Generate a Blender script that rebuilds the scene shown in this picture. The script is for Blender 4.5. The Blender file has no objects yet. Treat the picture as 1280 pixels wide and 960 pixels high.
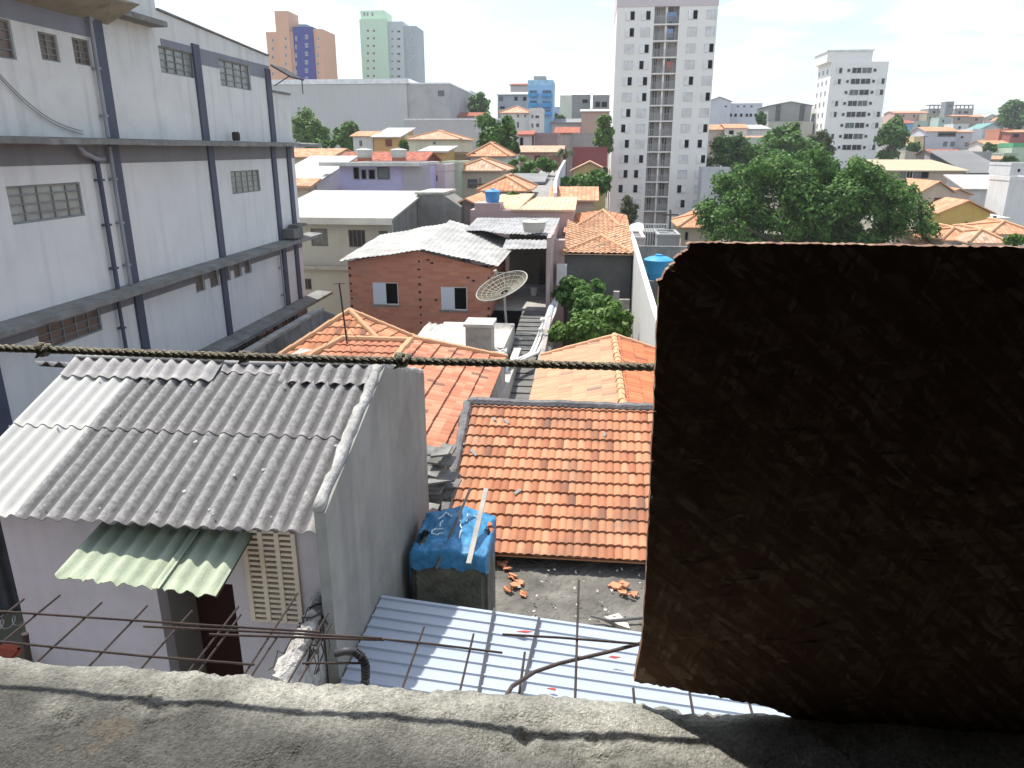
import bpy, bmesh, math, random
from mathutils import Vector, Matrix, noise
random.seed(7)
SC = bpy.context.scene
COL = SC.collection
R = math.radians

# ------------------------------------------------------------ camera, sky, sun, exposure
F = 921.0                                   # focal length in photo pixels (photo 1280 x 960)
PITCH = math.atan(293/921.0)
YAW = math.atan(100/966.5)
cp, sp, ct, st = math.cos(PITCH), math.sin(PITCH), math.cos(YAW), math.sin(YAW)
cam_d = bpy.data.cameras.new('camera')
cam = bpy.data.objects.new('camera', cam_d); COL.objects.link(cam)
cam_d.sensor_width = 36; cam_d.lens = 36*F/1280.0
cam_d.clip_start = 0.05; cam_d.clip_end = 9000
cam.location = (0, 0, 0)
cam.rotation_euler = (math.pi/2-PITCH, 0, YAW)
SC.camera = cam

SUN_A, SUN_B = 0.35, 0.27                   # ground shift of a shadow per metre of height: +X and -Y
sun_dir = Vector((-SUN_A, SUN_B, 1)).normalized()      # towards the sun
SUN_EL = math.asin(sun_dir.z); SUN_AZ = math.atan2(sun_dir.x, sun_dir.y)   # from +Y, clockwise
w = bpy.data.worlds.new('World'); SC.world = w; w.use_nodes = True
nt = w.node_tree; nt.nodes.clear()
N, L = nt.nodes, nt.links
out = N.new('ShaderNodeOutputWorld'); bg = N.new('ShaderNodeBackground'); L.new(bg.outputs[0], out.inputs[0])
sky = N.new('ShaderNodeTexSky'); sky.sky_type = 'NISHITA'; sky.sun_disc = False
sky.sun_elevation = SUN_EL; sky.sun_rotation = SUN_AZ; sky.air_density = 1.0; sky.dust_density = 1.6
tc = N.new('ShaderNodeTexCoord'); sep = N.new('ShaderNodeSeparateXYZ'); L.new(tc.outputs['Generated'], sep.inputs[0])
zc = N.new('ShaderNodeMath'); zc.operation = 'MAXIMUM'; L.new(sep.outputs[2], zc.inputs[0]); zc.inputs[1].default_value = 0.0
za = N.new('ShaderNodeMath'); za.operation = 'ADD'; L.new(zc.outputs[0], za.inputs[0]); za.inputs[1].default_value = 0.16
dv = N.new('ShaderNodeVectorMath'); dv.operation = 'DIVIDE'; L.new(tc.outputs['Generated'], dv.inputs[0])
cmb = N.new('ShaderNodeCombineXYZ')
for k in range(3): L.new(za.outputs[0], cmb.inputs[k])
L.new(cmb.outputs[0], dv.inputs[1])
nz = N.new('ShaderNodeTexNoise'); nz.inputs['Scale'].default_value = 1.15; nz.inputs['Detail'].default_value = 9; nz.inputs['Roughness'].default_value = .55
L.new(dv.outputs[0], nz.inputs['Vector'])
cr = N.new('ShaderNodeValToRGB'); cr.color_ramp.elements[0].position = .485; cr.color_ramp.elements[0].color = (.10,.10,.10,1)
cr.color_ramp.elements[1].position = .61; cr.color_ramp.elements[1].color = (1,1,1,1)
L.new(nz.outputs[0], cr.inputs[0])
nz2 = N.new('ShaderNodeTexNoise'); nz2.inputs['Scale'].default_value = 2.6; nz2.inputs['Detail'].default_value = 6
L.new(dv.outputs[0], nz2.inputs['Vector'])
cc = N.new('ShaderNodeValToRGB'); cc.color_ramp.elements[0].position = .35; cc.color_ramp.elements[0].color = (3.7,4.2,4.75,1)
cc.color_ramp.elements[1].position = .6; cc.color_ramp.elements[1].color = (7.6,7.7,7.8,1)
L.new(nz2.outputs[0], cc.inputs[0])
mx = N.new('ShaderNodeMix'); mx.data_type = 'RGBA'
L.new(cr.outputs[0], mx.inputs[0]); L.new(sky.outputs[0], mx.inputs[6]); L.new(cc.outputs[0], mx.inputs[7])
L.new(mx.outputs[2], bg.inputs[0]); bg.inputs[1].default_value = 0.13
sun_l = bpy.data.lights.new('sun', 'SUN'); sun_l.energy = 3.7; sun_l.angle = R(.6); sun_l.color = (1, .955, .88)
sun = bpy.data.objects.new('sun', sun_l); COL.objects.link(sun)
sun.rotation_euler = sun_dir.to_track_quat('Z', 'Y').to_euler()
SC.view_settings.view_transform = 'Standard'; SC.view_settings.look = 'None'
SC.view_settings.gamma = 1; SC.view_settings.use_curve_mapping = False
SC.view_settings.exposure = 0.88
SC.cycles.use_denoising = True
SC.cycles.max_bounces = 6; SC.cycles.diffuse_bounces = 3; SC.cycles.volume_bounces = 0
SC.cycles.transparent_max_bounces = 8

# ------------------------------------------------------------ reading the photograph: pixel -> point
def ray(px, py):
    cx, cy = (px-640)/F, (480-py)/F
    f, u = cp+cy*sp, cy*cp-sp
    return Vector((cx*ct-f*st, cx*st+f*ct, u))
def aY(px, py, Y): r = ray(px, py); return r*(Y/r.y)
def aX(px, py, X): r = ray(px, py); return r*(X/r.x)
def aZ(px, py, Z): r = ray(px, py); return r*(Z/r.z)

def interp(x, xs, ys):
    if x <= xs[0]: return ys[0]
    for i in range(1, len(xs)):
        if x <= xs[i]:
            t = (x-xs[i-1])/(xs[i]-xs[i-1]); return ys[i-1]+t*(ys[i]-ys[i-1])
    return ys[-1]
GY = [0, 30, 60, 95, 140, 180, 250, 350, 450, 800, 3000]
GL = [-9.5, -9.5, -8, -5.5, -3, -2, 0, 2, 2, 2, 2]
GM = [-9.5, -9.6, -10.5, -11.2, -9, -7, -3, 0, 2, 3, 3]
GR = [-9.5, -9.6, -10, -9, -6, -3, 3, 11, 18, 19, 10]
def ground(X, Y):
    q = X/max(Y, 8.)
    l, m, r = interp(Y, GY, GL), interp(Y, GY, GM), interp(Y, GY, GR)
    return interp(q, [-.15, .06, .12, .36], [l, m, m, r])

# ------------------------------------------------------------ materials
MATS = {}
def srgb(h):
    h = h.lstrip('#'); v = [int(h[i:i+2], 16)/255 for i in (0, 2, 4)]
    return tuple(c/12.92 if c <= .04045 else ((c+.055)/1.055)**2.4 for c in v)
def mat(name, col, rough=.85, var=.18, vs=1.2, bump=.15, bs=25, stain=0, scol=(.05,.05,.045), streak=0, metal=0, coord='Object', spec=.3):
    """plain surface with cloudy colour variation, optional stains, vertical grime streaks and fine bump"""
    if name in MATS: return MATS[name]
    if isinstance(col, str): col = srgb(col)
    m = bpy.data.materials.new(name); m.use_nodes = True
    nt = m.node_tree; N, L = nt.nodes, nt.links
    b = N['Principled BSDF']; b.inputs['Roughness'].default_value = rough; b.inputs['Metallic'].default_value = metal
    b.inputs['Specular IOR Level'].default_value = spec
    tc = N.new('ShaderNodeTexCoord')
    n1 = N.new('ShaderNodeTexNoise'); n1.inputs['Scale'].default_value = vs; n1.inputs['Detail'].default_value = 6
    L.new(tc.outputs[coord], n1.inputs['Vector'])
    r1 = N.new('ShaderNodeMapRange'); r1.inputs[1].default_value = .25; r1.inputs[2].default_value = .75
    r1.inputs[3].default_value = 1-var; r1.inputs[4].default_value = 1+var
    L.new(n1.outputs[0], r1.inputs[0])
    vm = N.new('ShaderNodeVectorMath'); vm.operation = 'SCALE'; vm.inputs[0].default_value = col; L.new(r1.outputs[0], vm.inputs['Scale'])
    cur = vm.outputs[0]
    def over(cur, fac, c):
        mx = N.new('ShaderNodeMix'); mx.data_type = 'RGBA'; L.new(fac, mx.inputs[0]); L.new(cur, mx.inputs[6])
        mx.inputs[7].default_value = (*c, 1); return mx.outputs[2]
    if stain:
        n2 = N.new('ShaderNodeTexNoise'); n2.inputs['Scale'].default_value = vs*2.3; n2.inputs['Detail'].default_value = 8; n2.inputs['Roughness'].default_value = .65
        L.new(tc.outputs[coord], n2.inputs['Vector'])
        r2 = N.new('ShaderNodeMapRange'); r2.inputs[1].default_value = .48; r2.inputs[2].default_value = .72; r2.inputs[4].default_value = stain
        L.new(n2.outputs[0], r2.inputs[0]); cur = over(cur, r2.outputs[0], scol)
    if streak:
        mp = N.new('ShaderNodeMapping'); mp.inputs['Scale'].default_value = (2.2, 2.2, .16); L.new(tc.outputs[coord], mp.inputs[0])
        n3 = N.new('ShaderNodeTexNoise'); n3.inputs['Scale'].default_value = 1.6; n3.inputs['Detail'].default_value = 7; L.new(mp.outputs[0], n3.inputs['Vector'])
        r3 = N.new('ShaderNodeMapRange'); r3.inputs[1].default_value = .5; r3.inputs[2].default_value = .75; r3.inputs[4].default_value = streak
        L.new(n3.outputs[0], r3.inputs[0]); cur = over(cur, r3.outputs[0], scol)
    L.new(cur, b.inputs['Base Color'])
    if bump:
        n4 = N.new('ShaderNodeTexNoise'); n4.inputs['Scale'].default_value = bs; n4.inputs['Detail'].default_value = 5
        L.new(tc.outputs[coord], n4.inputs['Vector'])
        bp = N.new('ShaderNodeBump'); bp.inputs['Strength'].default_value = bump; bp.inputs['Distance'].default_value = .03
        L.new(n4.outputs[0], bp.inputs['Height']); L.new(bp.outputs[0], b.inputs['Normal'])
    MATS[name] = m; return m

def tile_mat(name, c1, c2, c3, tw=.2, tl=.34, waves=True, old=.25, rough=.85):
    """clay tiles: UV in metres (u across, v down the slope); one colour per tile, rows and ridges in the bump"""
    if name in MATS: return MATS[name]
    m = bpy.data.materials.new(name); m.use_nodes = True
    nt = m.node_tree; N, L = nt.nodes, nt.links
    b = N['Principled BSDF']; b.inputs['Roughness'].default_value = rough; b.inputs['Specular IOR Level'].default_value = .2
    uv = N.new('ShaderNodeTexCoord')
    dv = N.new('ShaderNodeVectorMath'); dv.operation = 'DIVIDE'; dv.inputs[1].default_value = (tw, tl, 1); L.new(uv.outputs['UV'], dv.inputs[0])
    fl = N.new('ShaderNodeVectorMath'); fl.operation = 'FLOOR'; L.new(dv.outputs[0], fl.inputs[0])
    wn = N.new('ShaderNodeTexWhiteNoise'); wn.noise_dimensions = '2D'; L.new(fl.outputs[0], wn.inputs['Vector'])
    cr = N.new('ShaderNodeValToRGB'); e = cr.color_ramp.elements
    e[0].position = 0; e[0].color = (*c1, 1); e[1].position = 1; e[1].color = (*c3, 1)
    k = e.new(.62); k.color = (*c2, 1); e[0].color = (c1[0]*.55, c1[1]*.7, c1[2]*.9, 1); k = e.new(.05); k.color = (*c1, 1)
    L.new(wn.outputs[0], cr.inputs[0])
    tcn = N.new('ShaderNodeTexNoise'); tcn.inputs['Scale'].default_value = .9; tcn.inputs['Detail'].default_value = 7; tcn.inputs['Roughness'].default_value = .65
    L.new(uv.outputs['UV'], tcn.inputs['Vector'])
    mr = N.new('ShaderNodeMapRange'); mr.inputs[1].default_value = .5; mr.inputs[2].default_value = .70; mr.inputs[4].default_value = old; L.new(tcn.outputs[0], mr.inputs[0])
    mx = N.new('ShaderNodeMix'); mx.data_type = 'RGBA'; L.new(mr.outputs[0], mx.inputs[0]); L.new(cr.outputs[0], mx.inputs[6]); mx.inputs[7].default_value = (.19, .125, .09, 1)
    L.new(mx.outputs[2], b.inputs['Base Color'])
    if waves:
        sp_ = N.new('ShaderNodeSeparateXYZ'); L.new(dv.outputs[0], sp_.inputs[0])
        fr = N.new('ShaderNodeMath'); fr.operation = 'FRACT'; L.new(sp_.outputs[1], fr.inputs[0])
        mu = N.new('ShaderNodeMath'); mu.operation = 'MULTIPLY'; mu.inputs[1].default_value = 2*math.pi; L.new(sp_.outputs[0], mu.inputs[0])
        si = N.new('ShaderNodeMath'); si.operation = 'SINE'; L.new(mu.outputs[0], si.inputs[0])
        ad = N.new('ShaderNodeMath'); ad.operation = 'MULTIPLY_ADD'; L.new(si.outputs[0], ad.inputs[0]); ad.inputs[1].default_value = .5; L.new(fr.outputs[0], ad.inputs[2])
        bp = N.new('ShaderNodeBump'); bp.inputs['Strength'].default_value = .9; bp.inputs['Distance'].default_value = .05
        L.new(ad.outputs[0], bp.inputs['Height']); L.new(bp.outputs[0], b.inputs['Normal'])
    MATS[name] = m; return m

def brick_mat(name, c1, c2, mortar, bw=.20, bh=.20, plane='XZ', smear=.3):
    if name in MATS: return MATS[name]
    m = bpy.data.materials.new(name); m.use_nodes = True
    nt = m.node_tree; N, L = nt.nodes, nt.links
    b = N['Principled BSDF']; b.inputs['Roughness'].default_value = .9; b.inputs['Specular IOR Level'].default_value = .2
    tc = N.new('ShaderNodeTexCoord'); se = N.new('ShaderNodeSeparateXYZ'); L.new(tc.outputs['Object'], se.inputs[0])
    ad = N.new('ShaderNodeMath'); ad.operation = 'ADD'; L.new(se.outputs[0], ad.inputs[0]); L.new(se.outputs[1], ad.inputs[1])
    cb = N.new('ShaderNodeCombineXYZ'); L.new(ad.outputs[0], cb.inputs[0]); L.new(se.outputs[2], cb.inputs[1])
    br = N.new('ShaderNodeTexBrick'); br.inputs['Scale'].default_value = 1; br.inputs['Brick Width'].default_value = bw; br.inputs['Row Height'].default_value = bh
    br.inputs['Mortar Size'].default_value = .012; br.inputs['Color1'].default_value = (*c1, 1); br.inputs['Color2'].default_value = (*c2, 1); br.inputs['Mortar'].default_value = (*mortar, 1)
    L.new(cb.outputs[0], br.inputs['Vector'])
    n1 = N.new('ShaderNodeTexNoise'); n1.inputs['Scale'].default_value = .9; n1.inputs['Detail'].default_value = 8; n1.inputs['Roughness'].default_value = .65; L.new(tc.outputs['Object'], n1.inputs['Vector'])
    mr = N.new('ShaderNodeMapRange'); mr.inputs[1].default_value = .52; mr.inputs[2].default_value = .7; mr.inputs[4].default_value = smear; L.new(n1.outputs[0], mr.inputs[0])
    mx = N.new('ShaderNodeMix'); mx.data_type = 'RGBA'; L.new(mr.outputs[0], mx.inputs[0]); L.new(br.outputs[0], mx.inputs[6]); mx.inputs[7].default_value = (*mortar, 1)
    L.new(mx.outputs[2], b.inputs['Base Color'])
    bp = N.new('ShaderNodeBump'); bp.inputs['Strength'].default_value = .5; bp.inputs['Distance'].default_value = .02; bp.invert = True
    L.new(br.outputs['Fac'], bp.inputs['Height']); L.new(bp.outputs[0], b.inputs['Normal'])
    MATS[name] = m; return m

# ------------------------------------------------------------ mesh builder
class MB:
    def __init__(s): s.v = []; s.f = []; s.uv = []; s.has_uv = False
    def face(s, pts, uv=None):
        i = len(s.v); s.v += [Vector(p) for p in pts]; s.f.append(tuple(range(i, i+len(pts))))
        s.uv.append(uv); s.has_uv |= uv is not None
        return s
    def mesh(s, vs, fs, uvs=None):
        i = len(s.v); s.v += [Vector(p) for p in vs]
        for f in fs: s.f.append(tuple(i+k for k in f)); s.uv.append([uvs[k] for k in f] if uvs else None)
        if uvs: s.has_uv = True
        return s
    def obox(s, O, a, b, n, a0, a1, b0, b1, n0, n1):
        P = [O+a*x+b*y+n*z for z in (n0, n1) for y in (b0, b1) for x in (a0, a1)]
        fs = [(0,2,3,1),(4,5,7,6),(0,1,5,4),(2,6,7,3),(0,4,6,2),(1,3,7,5)]
        if a.cross(b).dot(n)*(a1-a0)*(b1-b0)*(n1-n0) < 0: fs = [f[::-1] for f in fs]
        return s.mesh(P, fs)
    def box(s, x0, x1, y0, y1, z0, z1):
        return s.obox(Vector(), Vector((1,0,0)), Vector((0,1,0)), Vector((0,0,1)), min(x0,x1), max(x0,x1), min(y0,y1), max(y0,y1), min(z0,z1), max(z0,z1))
    def prism(s, pts, d):
        """polygon pts extruded by vector d"""
        n = len(pts); P = [Vector(p) for p in pts]; Q = [p+d for p in P]
        nm = poly_n(P)
        fs = [tuple(range(n)), tuple(range(2*n-1, n-1, -1))]
        for i in range(n): j = (i+1) % n; fs.append((i, i+n, j+n, j))
        if nm.dot(d) > 0: fs = [f[::-1] for f in fs]
        return s.mesh(P+Q, fs)
    def tube(s, pts, r, n=8, cap=True):
        pts = [Vector(p) for p in pts]; rr = r if isinstance(r, (list, tuple)) else [r]*len(pts)
        rings = []; up = None
        for i, p in enumerate(pts):
            t = (pts[min(i+1, len(pts)-1)]-pts[max(i-1, 0)]).normalized()
            if up is None:
                up = Vector((0,0,1)) if abs(t.z) < .9 else Vector((1,0,0))
            a = t.cross(up).normalized(); up = a.cross(t).normalized()
            rings.append([p+(a*math.cos(2*math.pi*k/n)+up*math.sin(2*math.pi*k/n))*rr[i] for k in range(n)])
        V = [q for g in rings for q in g]; fs = []
        for i in range(len(pts)-1):
            for k in range(n): fs.append((i*n+k, i*n+(k+1) % n, (i+1)*n+(k+1) % n, (i+1)*n+k))
        if cap: fs += [tuple(range(n-1, -1, -1)), tuple(range((len(pts)-1)*n, len(pts)*n))]
        return s.mesh(V, fs)
    def lathe(s, c, prof, n=24, ax=Vector((0,0,1))):
        """profile of (radius, height) pairs turned about an axis"""
        c = Vector(c); u = ax.orthogonal().normalized(); w_ = ax.cross(u)
        V = []; fs = []
        for r, h in prof:
            V += [c+ax*h+(u*math.cos(2*math.pi*k/n)+w_*math.sin(2*math.pi*k/n))*r for k in range(n)]
        for i in range(len(prof)-1):
            for k in range(n): fs.append((i*n+k, i*n+(k+1) % n, (i+1)*n+(k+1) % n, (i+1)*n+k))
        fs += [tuple(range(n-1, -1, -1)), tuple(range((len(prof)-1)*n, len(prof)*n))]
        return s.mesh(V, fs)
    def build(s, name, m, parent=None, smooth=False):
        if parent is not None: org = ORG[parent.name]
        else:
            xs = [p.x for p in s.v]; ys = [p.y for p in s.v]; zs = [p.z for p in s.v]
            org = Vector(((min(xs)+max(xs))/2, (min(ys)+max(ys))/2, min(zs)))
        me = bpy.data.meshes.new(name); me.from_pydata([p-org for p in s.v], [], s.f)
        if s.has_uv:
            ul = me.uv_layers.new(name='UVMap'); k = 0
            for f, u in zip(s.f, s.uv):
                for i in range(len(f)):
                    ul.data[k].uv = u[i] if u else (0, 0)
                    k += 1
        me.materials.append(m)
        if smooth: me.polygons.foreach_set('use_smooth', [True]*len(me.polygons))
        me.update()
        o = bpy.data.objects.new(name, me); COL.objects.link(o)
        if parent is not None: o.parent = parent; ORG[o.name] = org
        else: o.location = org; ORG[o.name] = org
        return o
ORG = {}
def poly_n(P):
    n = Vector()
    for i in range(len(P)): a, b = P[i], P[(i+1) % len(P)]; n += Vector(a).cross(Vector(b))
    return n.normalized()
def tag(o, label=None, cat=None, group=None, kind=None):
    if label: o['label'] = label
    if cat: o['category'] = cat
    if group: o['group'] = group
    if kind: o['kind'] = kind
    return o
def thing(name, label, cat, loc, group=None):
    o = bpy.data.objects.new(name, None); COL.objects.link(o); o.empty_display_size = .2
    o.location = loc; ORG[o.name] = Vector(loc); return tag(o, label, cat, group)
X_, Y_, Z_ = Vector((1,0,0)), Vector((0,1,0)), Vector((0,0,1))

def holed(mb, O, a, b, n, A0, A1, B0, B1, holes, t):
    """wall panel with openings: outer face at n=0, inner face at -t, reveals round every hole"""
    xs = sorted({A0, A1, *[h[0] for h in holes], *[h[1] for h in holes]}); ys = sorted({B0, B1, *[h[2] for h in holes], *[h[3] for h in holes]})
    xs = [x for x in xs if A0 <= x <= A1]; ys = [y for y in ys if B0 <= y <= B1]
    solid = lambda x, y: A0 < x < A1 and B0 < y < B1 and not any(h[0] < x < h[1] and h[2] < y < h[3] for h in holes)
    P = lambda x, y, z: O+a*x+b*y+n*z
    flip = a.cross(b).dot(n) < 0
    def q(*p): mb.face(p[::-1] if flip else p)
    for i in range(len(xs)-1):
        for j in range(len(ys)-1):
            x0, x1, y0, y1 = xs[i], xs[i+1], ys[j], ys[j+1]; cx, cy = (x0+x1)/2, (y0+y1)/2
            if not solid(cx, cy): continue
            q(P(x0,y0,0), P(x1,y0,0), P(x1,y1,0), P(x0,y1,0)); q(P(x0,y0,-t), P(x0,y1,-t), P(x1,y1,-t), P(x1,y0,-t))
            e = 1e-4
            if not solid(x0-e, cy): q(P(x0,y0,-t), P(x0,y0,0), P(x0,y1,0), P(x0,y1,-t))
            if not solid(x1+e, cy): q(P(x1,y0,0), P(x1,y0,-t), P(x1,y1,-t), P(x1,y1,0))
            if not solid(cx, y0-e): q(P(x0,y0,-t), P(x1,y0,-t), P(x1,y0,0), P(x0,y0,0))
            if not solid(cx, y1+e): q(P(x0,y1,0), P(x1,y1,0), P(x1,y1,-t), P(x0,y1,-t))

def window(parent, O, a, b, n, x0, x1, y0, y1, fm, pm, depth=-.06, fw=.05, nv=1, nh=0, half=None, hm=None, name='window'):
    """frame (with bars) + pane as sub-part; half: a closed shutter leaf over one half"""
    mb = MB(); d0, d1 = depth, depth+.05
    mb.obox(O, a, b, n, x0, x1, y0, y0+fw, d0, d1); mb.obox(O, a, b, n, x0, x1, y1-fw, y1, d0, d1)
    mb.obox(O, a, b, n, x0, x0+fw, y0+fw, y1-fw, d0, d1); mb.obox(O, a, b, n, x1-fw, x1, y0+fw, y1-fw, d0, d1)
    for k in range(1, nv+1):
        x = x0+(x1-x0)*k/(nv+1); mb.obox(O, a, b, n, x-fw*.4, x+fw*.4, y0+fw, y1-fw, d0+.005, d1-.005)
    for k in range(1, nh+1):
        y = y0+(y1-y0)*k/(nh+1); mb.obox(O, a, b, n, x0+fw, x1-fw, y-fw*.3, y+fw*.3, d0+.008, d1-.008)
    w_ = mb.build(name, fm, parent)
    MB().obox(O, a, b, n, x0+.004, x1-.004, y0+.004, y1-.004, d0-.02, d0+.01).build('pane', pm, w_)
    if half:
        xm = (x0+x1)/2; s0, s1 = (x0+fw*.5, xm) if half == 'l' else (xm, x1-fw*.5)
        mb = MB(); mb.obox(O, a, b, n, s0, s1, y0+fw*.5, y1-fw*.5, d1, d1+.03)
        k = 0; y = y0+fw
        while y < y1-fw and (y1-y0) < 2 and hm is not None and len(mb.f) < 90:
            mb.obox(O, a, b, n, s0+.03, s1-.03, y, y+.03, d1+.03, d1+.04); y += .07
        mb.build('shutter', hm or fm, w_)
    return w_

def plane_frame(poly):
    n = poly_n(poly)
    if n.z < 0: n = -n
    d = Vector((0,0,-1)) - n*(-n.z)
    d = d.normalized() if d.length > 1e-4 else Vector((0,-1,0))
    return n, d, d.cross(n).normalized()
def roof_slab(mb, poly, t=.1):
    poly = [Vector(p) for p in poly]
    n, d, a = plane_frame(poly)
    if poly_n(poly).dot(n) < 0: poly = poly[::-1]
    mb.face(poly, [(p.dot(a), p.dot(d)) for p in poly])
    lo = [p-Z_*t for p in poly]; mb.face(lo[::-1])
    for i in range(len(poly)):
        j = (i+1) % len(poly); mb.face([poly[i], lo[i], lo[j], poly[j]])
def tiled(mb, poly, tw=.2, tl=.34, amp=.018, step=.03, sub=6, ddir=None, t=.05):
    """clay tile surface with real waves and row steps, cut to a convex polygon"""
    poly = [Vector(p) for p in poly]
    n, d, a = plane_frame(poly)
    if ddir is not None:
        d = (Vector(ddir)-n*n.dot(Vector(ddir))).normalized(); a = d.cross(n).normalized()
    if poly_n(poly).dot(n) < 0: poly = poly[::-1]
    us = [p.dot(a) for p in poly]; vs = [p.dot(d) for p in poly]; h0 = sum(p.dot(n) for p in poly)/len(poly)
    ph = us[0]; u0, u1 = min(us), max(us); v0, v1 = min(vs), max(vs)
    bm = bmesh.new(); uvl = bm.loops.layers.uv.new('UVMap')
    nu = int(math.ceil((u1-u0)/(tw/sub)))+1; rows = int(math.ceil((v1-v0)/tl))+1
    rnd = random.Random(3)
    for r in range(rows):
        va = v1-(r+1)*tl; vb = v1-r*tl
        lowtop = []; sl = [rnd.uniform(-.006, .006) for _ in range(nu//sub+2)]
        jit = [rnd.uniform(-.004, .004) for _ in range(nu//sub+2)]
        top, bot, lip = [], [], []
        for k in range(nu+1):
            u = u0+k*tw/sub; ti = k//sub; x = (k % sub)/sub
            wv = amp*(abs(math.sin(math.pi*x*1.0))*1.0 if sub > 3 else (1 if k % 2 else 0))
            hz = wv+jit[ti]; s_ = sl[ti]
            top.append(a*u+d*va+n*(h0+hz)); bot.append(a*u+d*(vb+s_)+n*(h0+hz+step)); lip.append(a*u+d*(vb+s_+.002)+n*(h0+hz-.01))
        T = [bm.verts.new(p) for p in top]; B = [bm.verts.new(p) for p in bot]; Lp = [bm.verts.new(p) for p in lip]
        for k in range(nu):
            for q, (q0, q1) in ((((T[k], B[k], B[k+1], T[k+1])), (va, vb)), ((B[k], Lp[k], Lp[k+1], B[k+1]), (vb-.01, vb-.002))):
                f = bm.faces.new(q); uu = u0+k*tw/sub
                for lp_, c in zip(f.loops, ((uu, q0), (uu, q1), (uu+tw/sub*.96, q1), (uu+tw/sub*.96, q0))): lp_[uvl].uv = (c[0]-u0+50*tw, c[1]-v1+200*tl+.001)
    for i in range(len(poly)):
        p, q = poly[i], poly[(i+1) % len(poly)]; en = (q-p).cross(n)
        bmesh.ops.bisect_plane(bm, geom=bm.verts[:]+bm.edges[:]+bm.faces[:], plane_co=p, plane_no=en, clear_outer=True)
    bm.verts.ensure_lookup_table(); ix = {v: i for i, v in enumerate(bm.verts)}
    i0 = len(mb.v); mb.v += [v.co.copy() for v in bm.verts]
    for f in bm.faces:
        mb.f.append(tuple(i0+ix[v] for v in f.verts)); mb.uv.append([tuple(lp_[uvl].uv) for lp_ in f.loops])
    mb.has_uv = True; bm.free()
    lo = [p-n*.012 for p in poly]; lo2 = [p-n*t for p in poly]
    mb.face(lo2[::-1])
    for i in range(len(poly)):
        j = (i+1) % len(poly); mb.face([lo[i], lo2[i], lo2[j], lo[j]])
def ridge_caps(mb, p, q, r=.09, l=.34):
    """overlapping half-round ridge tiles from p to q"""
    p, q = Vector(p), Vector(q); D = q-p; k = max(1, int(D.length/l)); rnd = random.Random(5)
    for i in range(k):
        a, b = p+D*(i/k), p+D*((i+1.12)/k)
        j = Vector((rnd.uniform(-.01, .01), rnd.uniform(-.01, .01), rnd.uniform(0, .01)))
        mb.tube([a+j, b+j], [r*1.08, r*.88], 8)
def corrugated(mb, c00, c10, c01, c11, pitch=.160, amp=.027, sub=6, t=.008, rows=12, jag=0, wob=0, seed=1):
    """sheet: c00->c10 runs across the waves, c00->c01 along them"""
    c00, c10, c01, c11 = map(Vector, (c00, c10, c01, c11))
    n = (c10-c00).cross(c01-c00).normalized()
    if n.z < 0: n = -n
    W = (c10-c00).length; nu = max(2, int(W/pitch*sub)); V = []; UV = []; rnd = random.Random(seed)
    for j in range(rows+1):
        for i in range(nu+1):
            s_, t_ = i/nu, j/rows
            p = (c00*(1-s_)+c10*s_)*(1-t_)+(c01*(1-s_)+c11*s_)*t_
            if jag and j == 0: p = p+(c00-c01).normalized()*rnd.uniform(-jag, jag)
            if wob: p = p+n*wob*noise.noise(p*1.1)
            V.append(p+n*amp*math.cos(2*math.pi*s_*W/pitch)); UV.append((s_*W/pitch+20, t_*((c01-c00).length)))
    m = len(V); UV += UV; V += [p-n*t for p in V]; fs = []; g = nu+1
    up = (V[1]-V[0]).cross(V[g]-V[0]).dot(n) > 0
    for j in range(rows):
        for i in range(nu):
            k = j*g+i; f = (k, k+1, k+g+1, k+g)
            fs.append(f if up else f[::-1]); fs.append(tuple(m+x for x in (f[::-1] if up else f)))
    def edge(idx):
        for k in range(len(idx)-1): fs.append((idx[k], idx[k+1], m+idx[k+1], m+idx[k]))
    edge(list(range(g))); edge([rows*g+i for i in range(g)]); edge([j*g for j in range(rows+1)]); edge([j*g+nu for j in range(rows+1)])
    mb.mesh(V, fs, UV)

def trough(m, amt, col, sharp=(-.7, .5)):
    """wave shading painted as a darker colour in the valleys of a corrugated sheet (UV.x counts waves)"""
    nt = m.node_tree; N, L = nt.nodes, nt.links; b = N['Principled BSDF']
    if m.get('trough'): return m
    m['trough'] = 1; src = b.inputs['Base Color'].links[0].from_socket
    tc = N.new('ShaderNodeTexCoord'); s = N.new('ShaderNodeSeparateXYZ'); L.new(tc.outputs['UV'], s.inputs[0])
    mu = N.new('ShaderNodeMath'); mu.operation = 'MULTIPLY'; mu.inputs[1].default_value = 2*math.pi; L.new(s.outputs[0], mu.inputs[0])
    co = N.new('ShaderNodeMath'); co.operation = 'COSINE'; L.new(mu.outputs[0], co.inputs[0])
    nz = N.new('ShaderNodeTexNoise'); nz.inputs['Scale'].default_value = 14; nz.inputs['Detail'].default_value = 6; L.new(tc.outputs['Object'], nz.inputs['Vector'])
    ad = N.new('ShaderNodeMath'); ad.operation = 'MULTIPLY_ADD'; L.new(nz.outputs[0], ad.inputs[0]); ad.inputs[1].default_value = 1.6; L.new(co.outputs[0], ad.inputs[2])
    mr = N.new('ShaderNodeMapRange'); mr.inputs[1].default_value = sharp[1]+.8; mr.inputs[2].default_value = sharp[0]+.8; mr.inputs[4].default_value = amt; L.new(ad.outputs[0], mr.inputs[0])
    mx = N.new('ShaderNodeMix'); mx.data_type = 'RGBA'; L.new(mr.outputs[0], mx.inputs[0]); L.new(src, mx.inputs[6]); mx.inputs[7].default_value = (*col, 1); L.new(mx.outputs[2], b.inputs['Base Color'])
    return m

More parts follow.
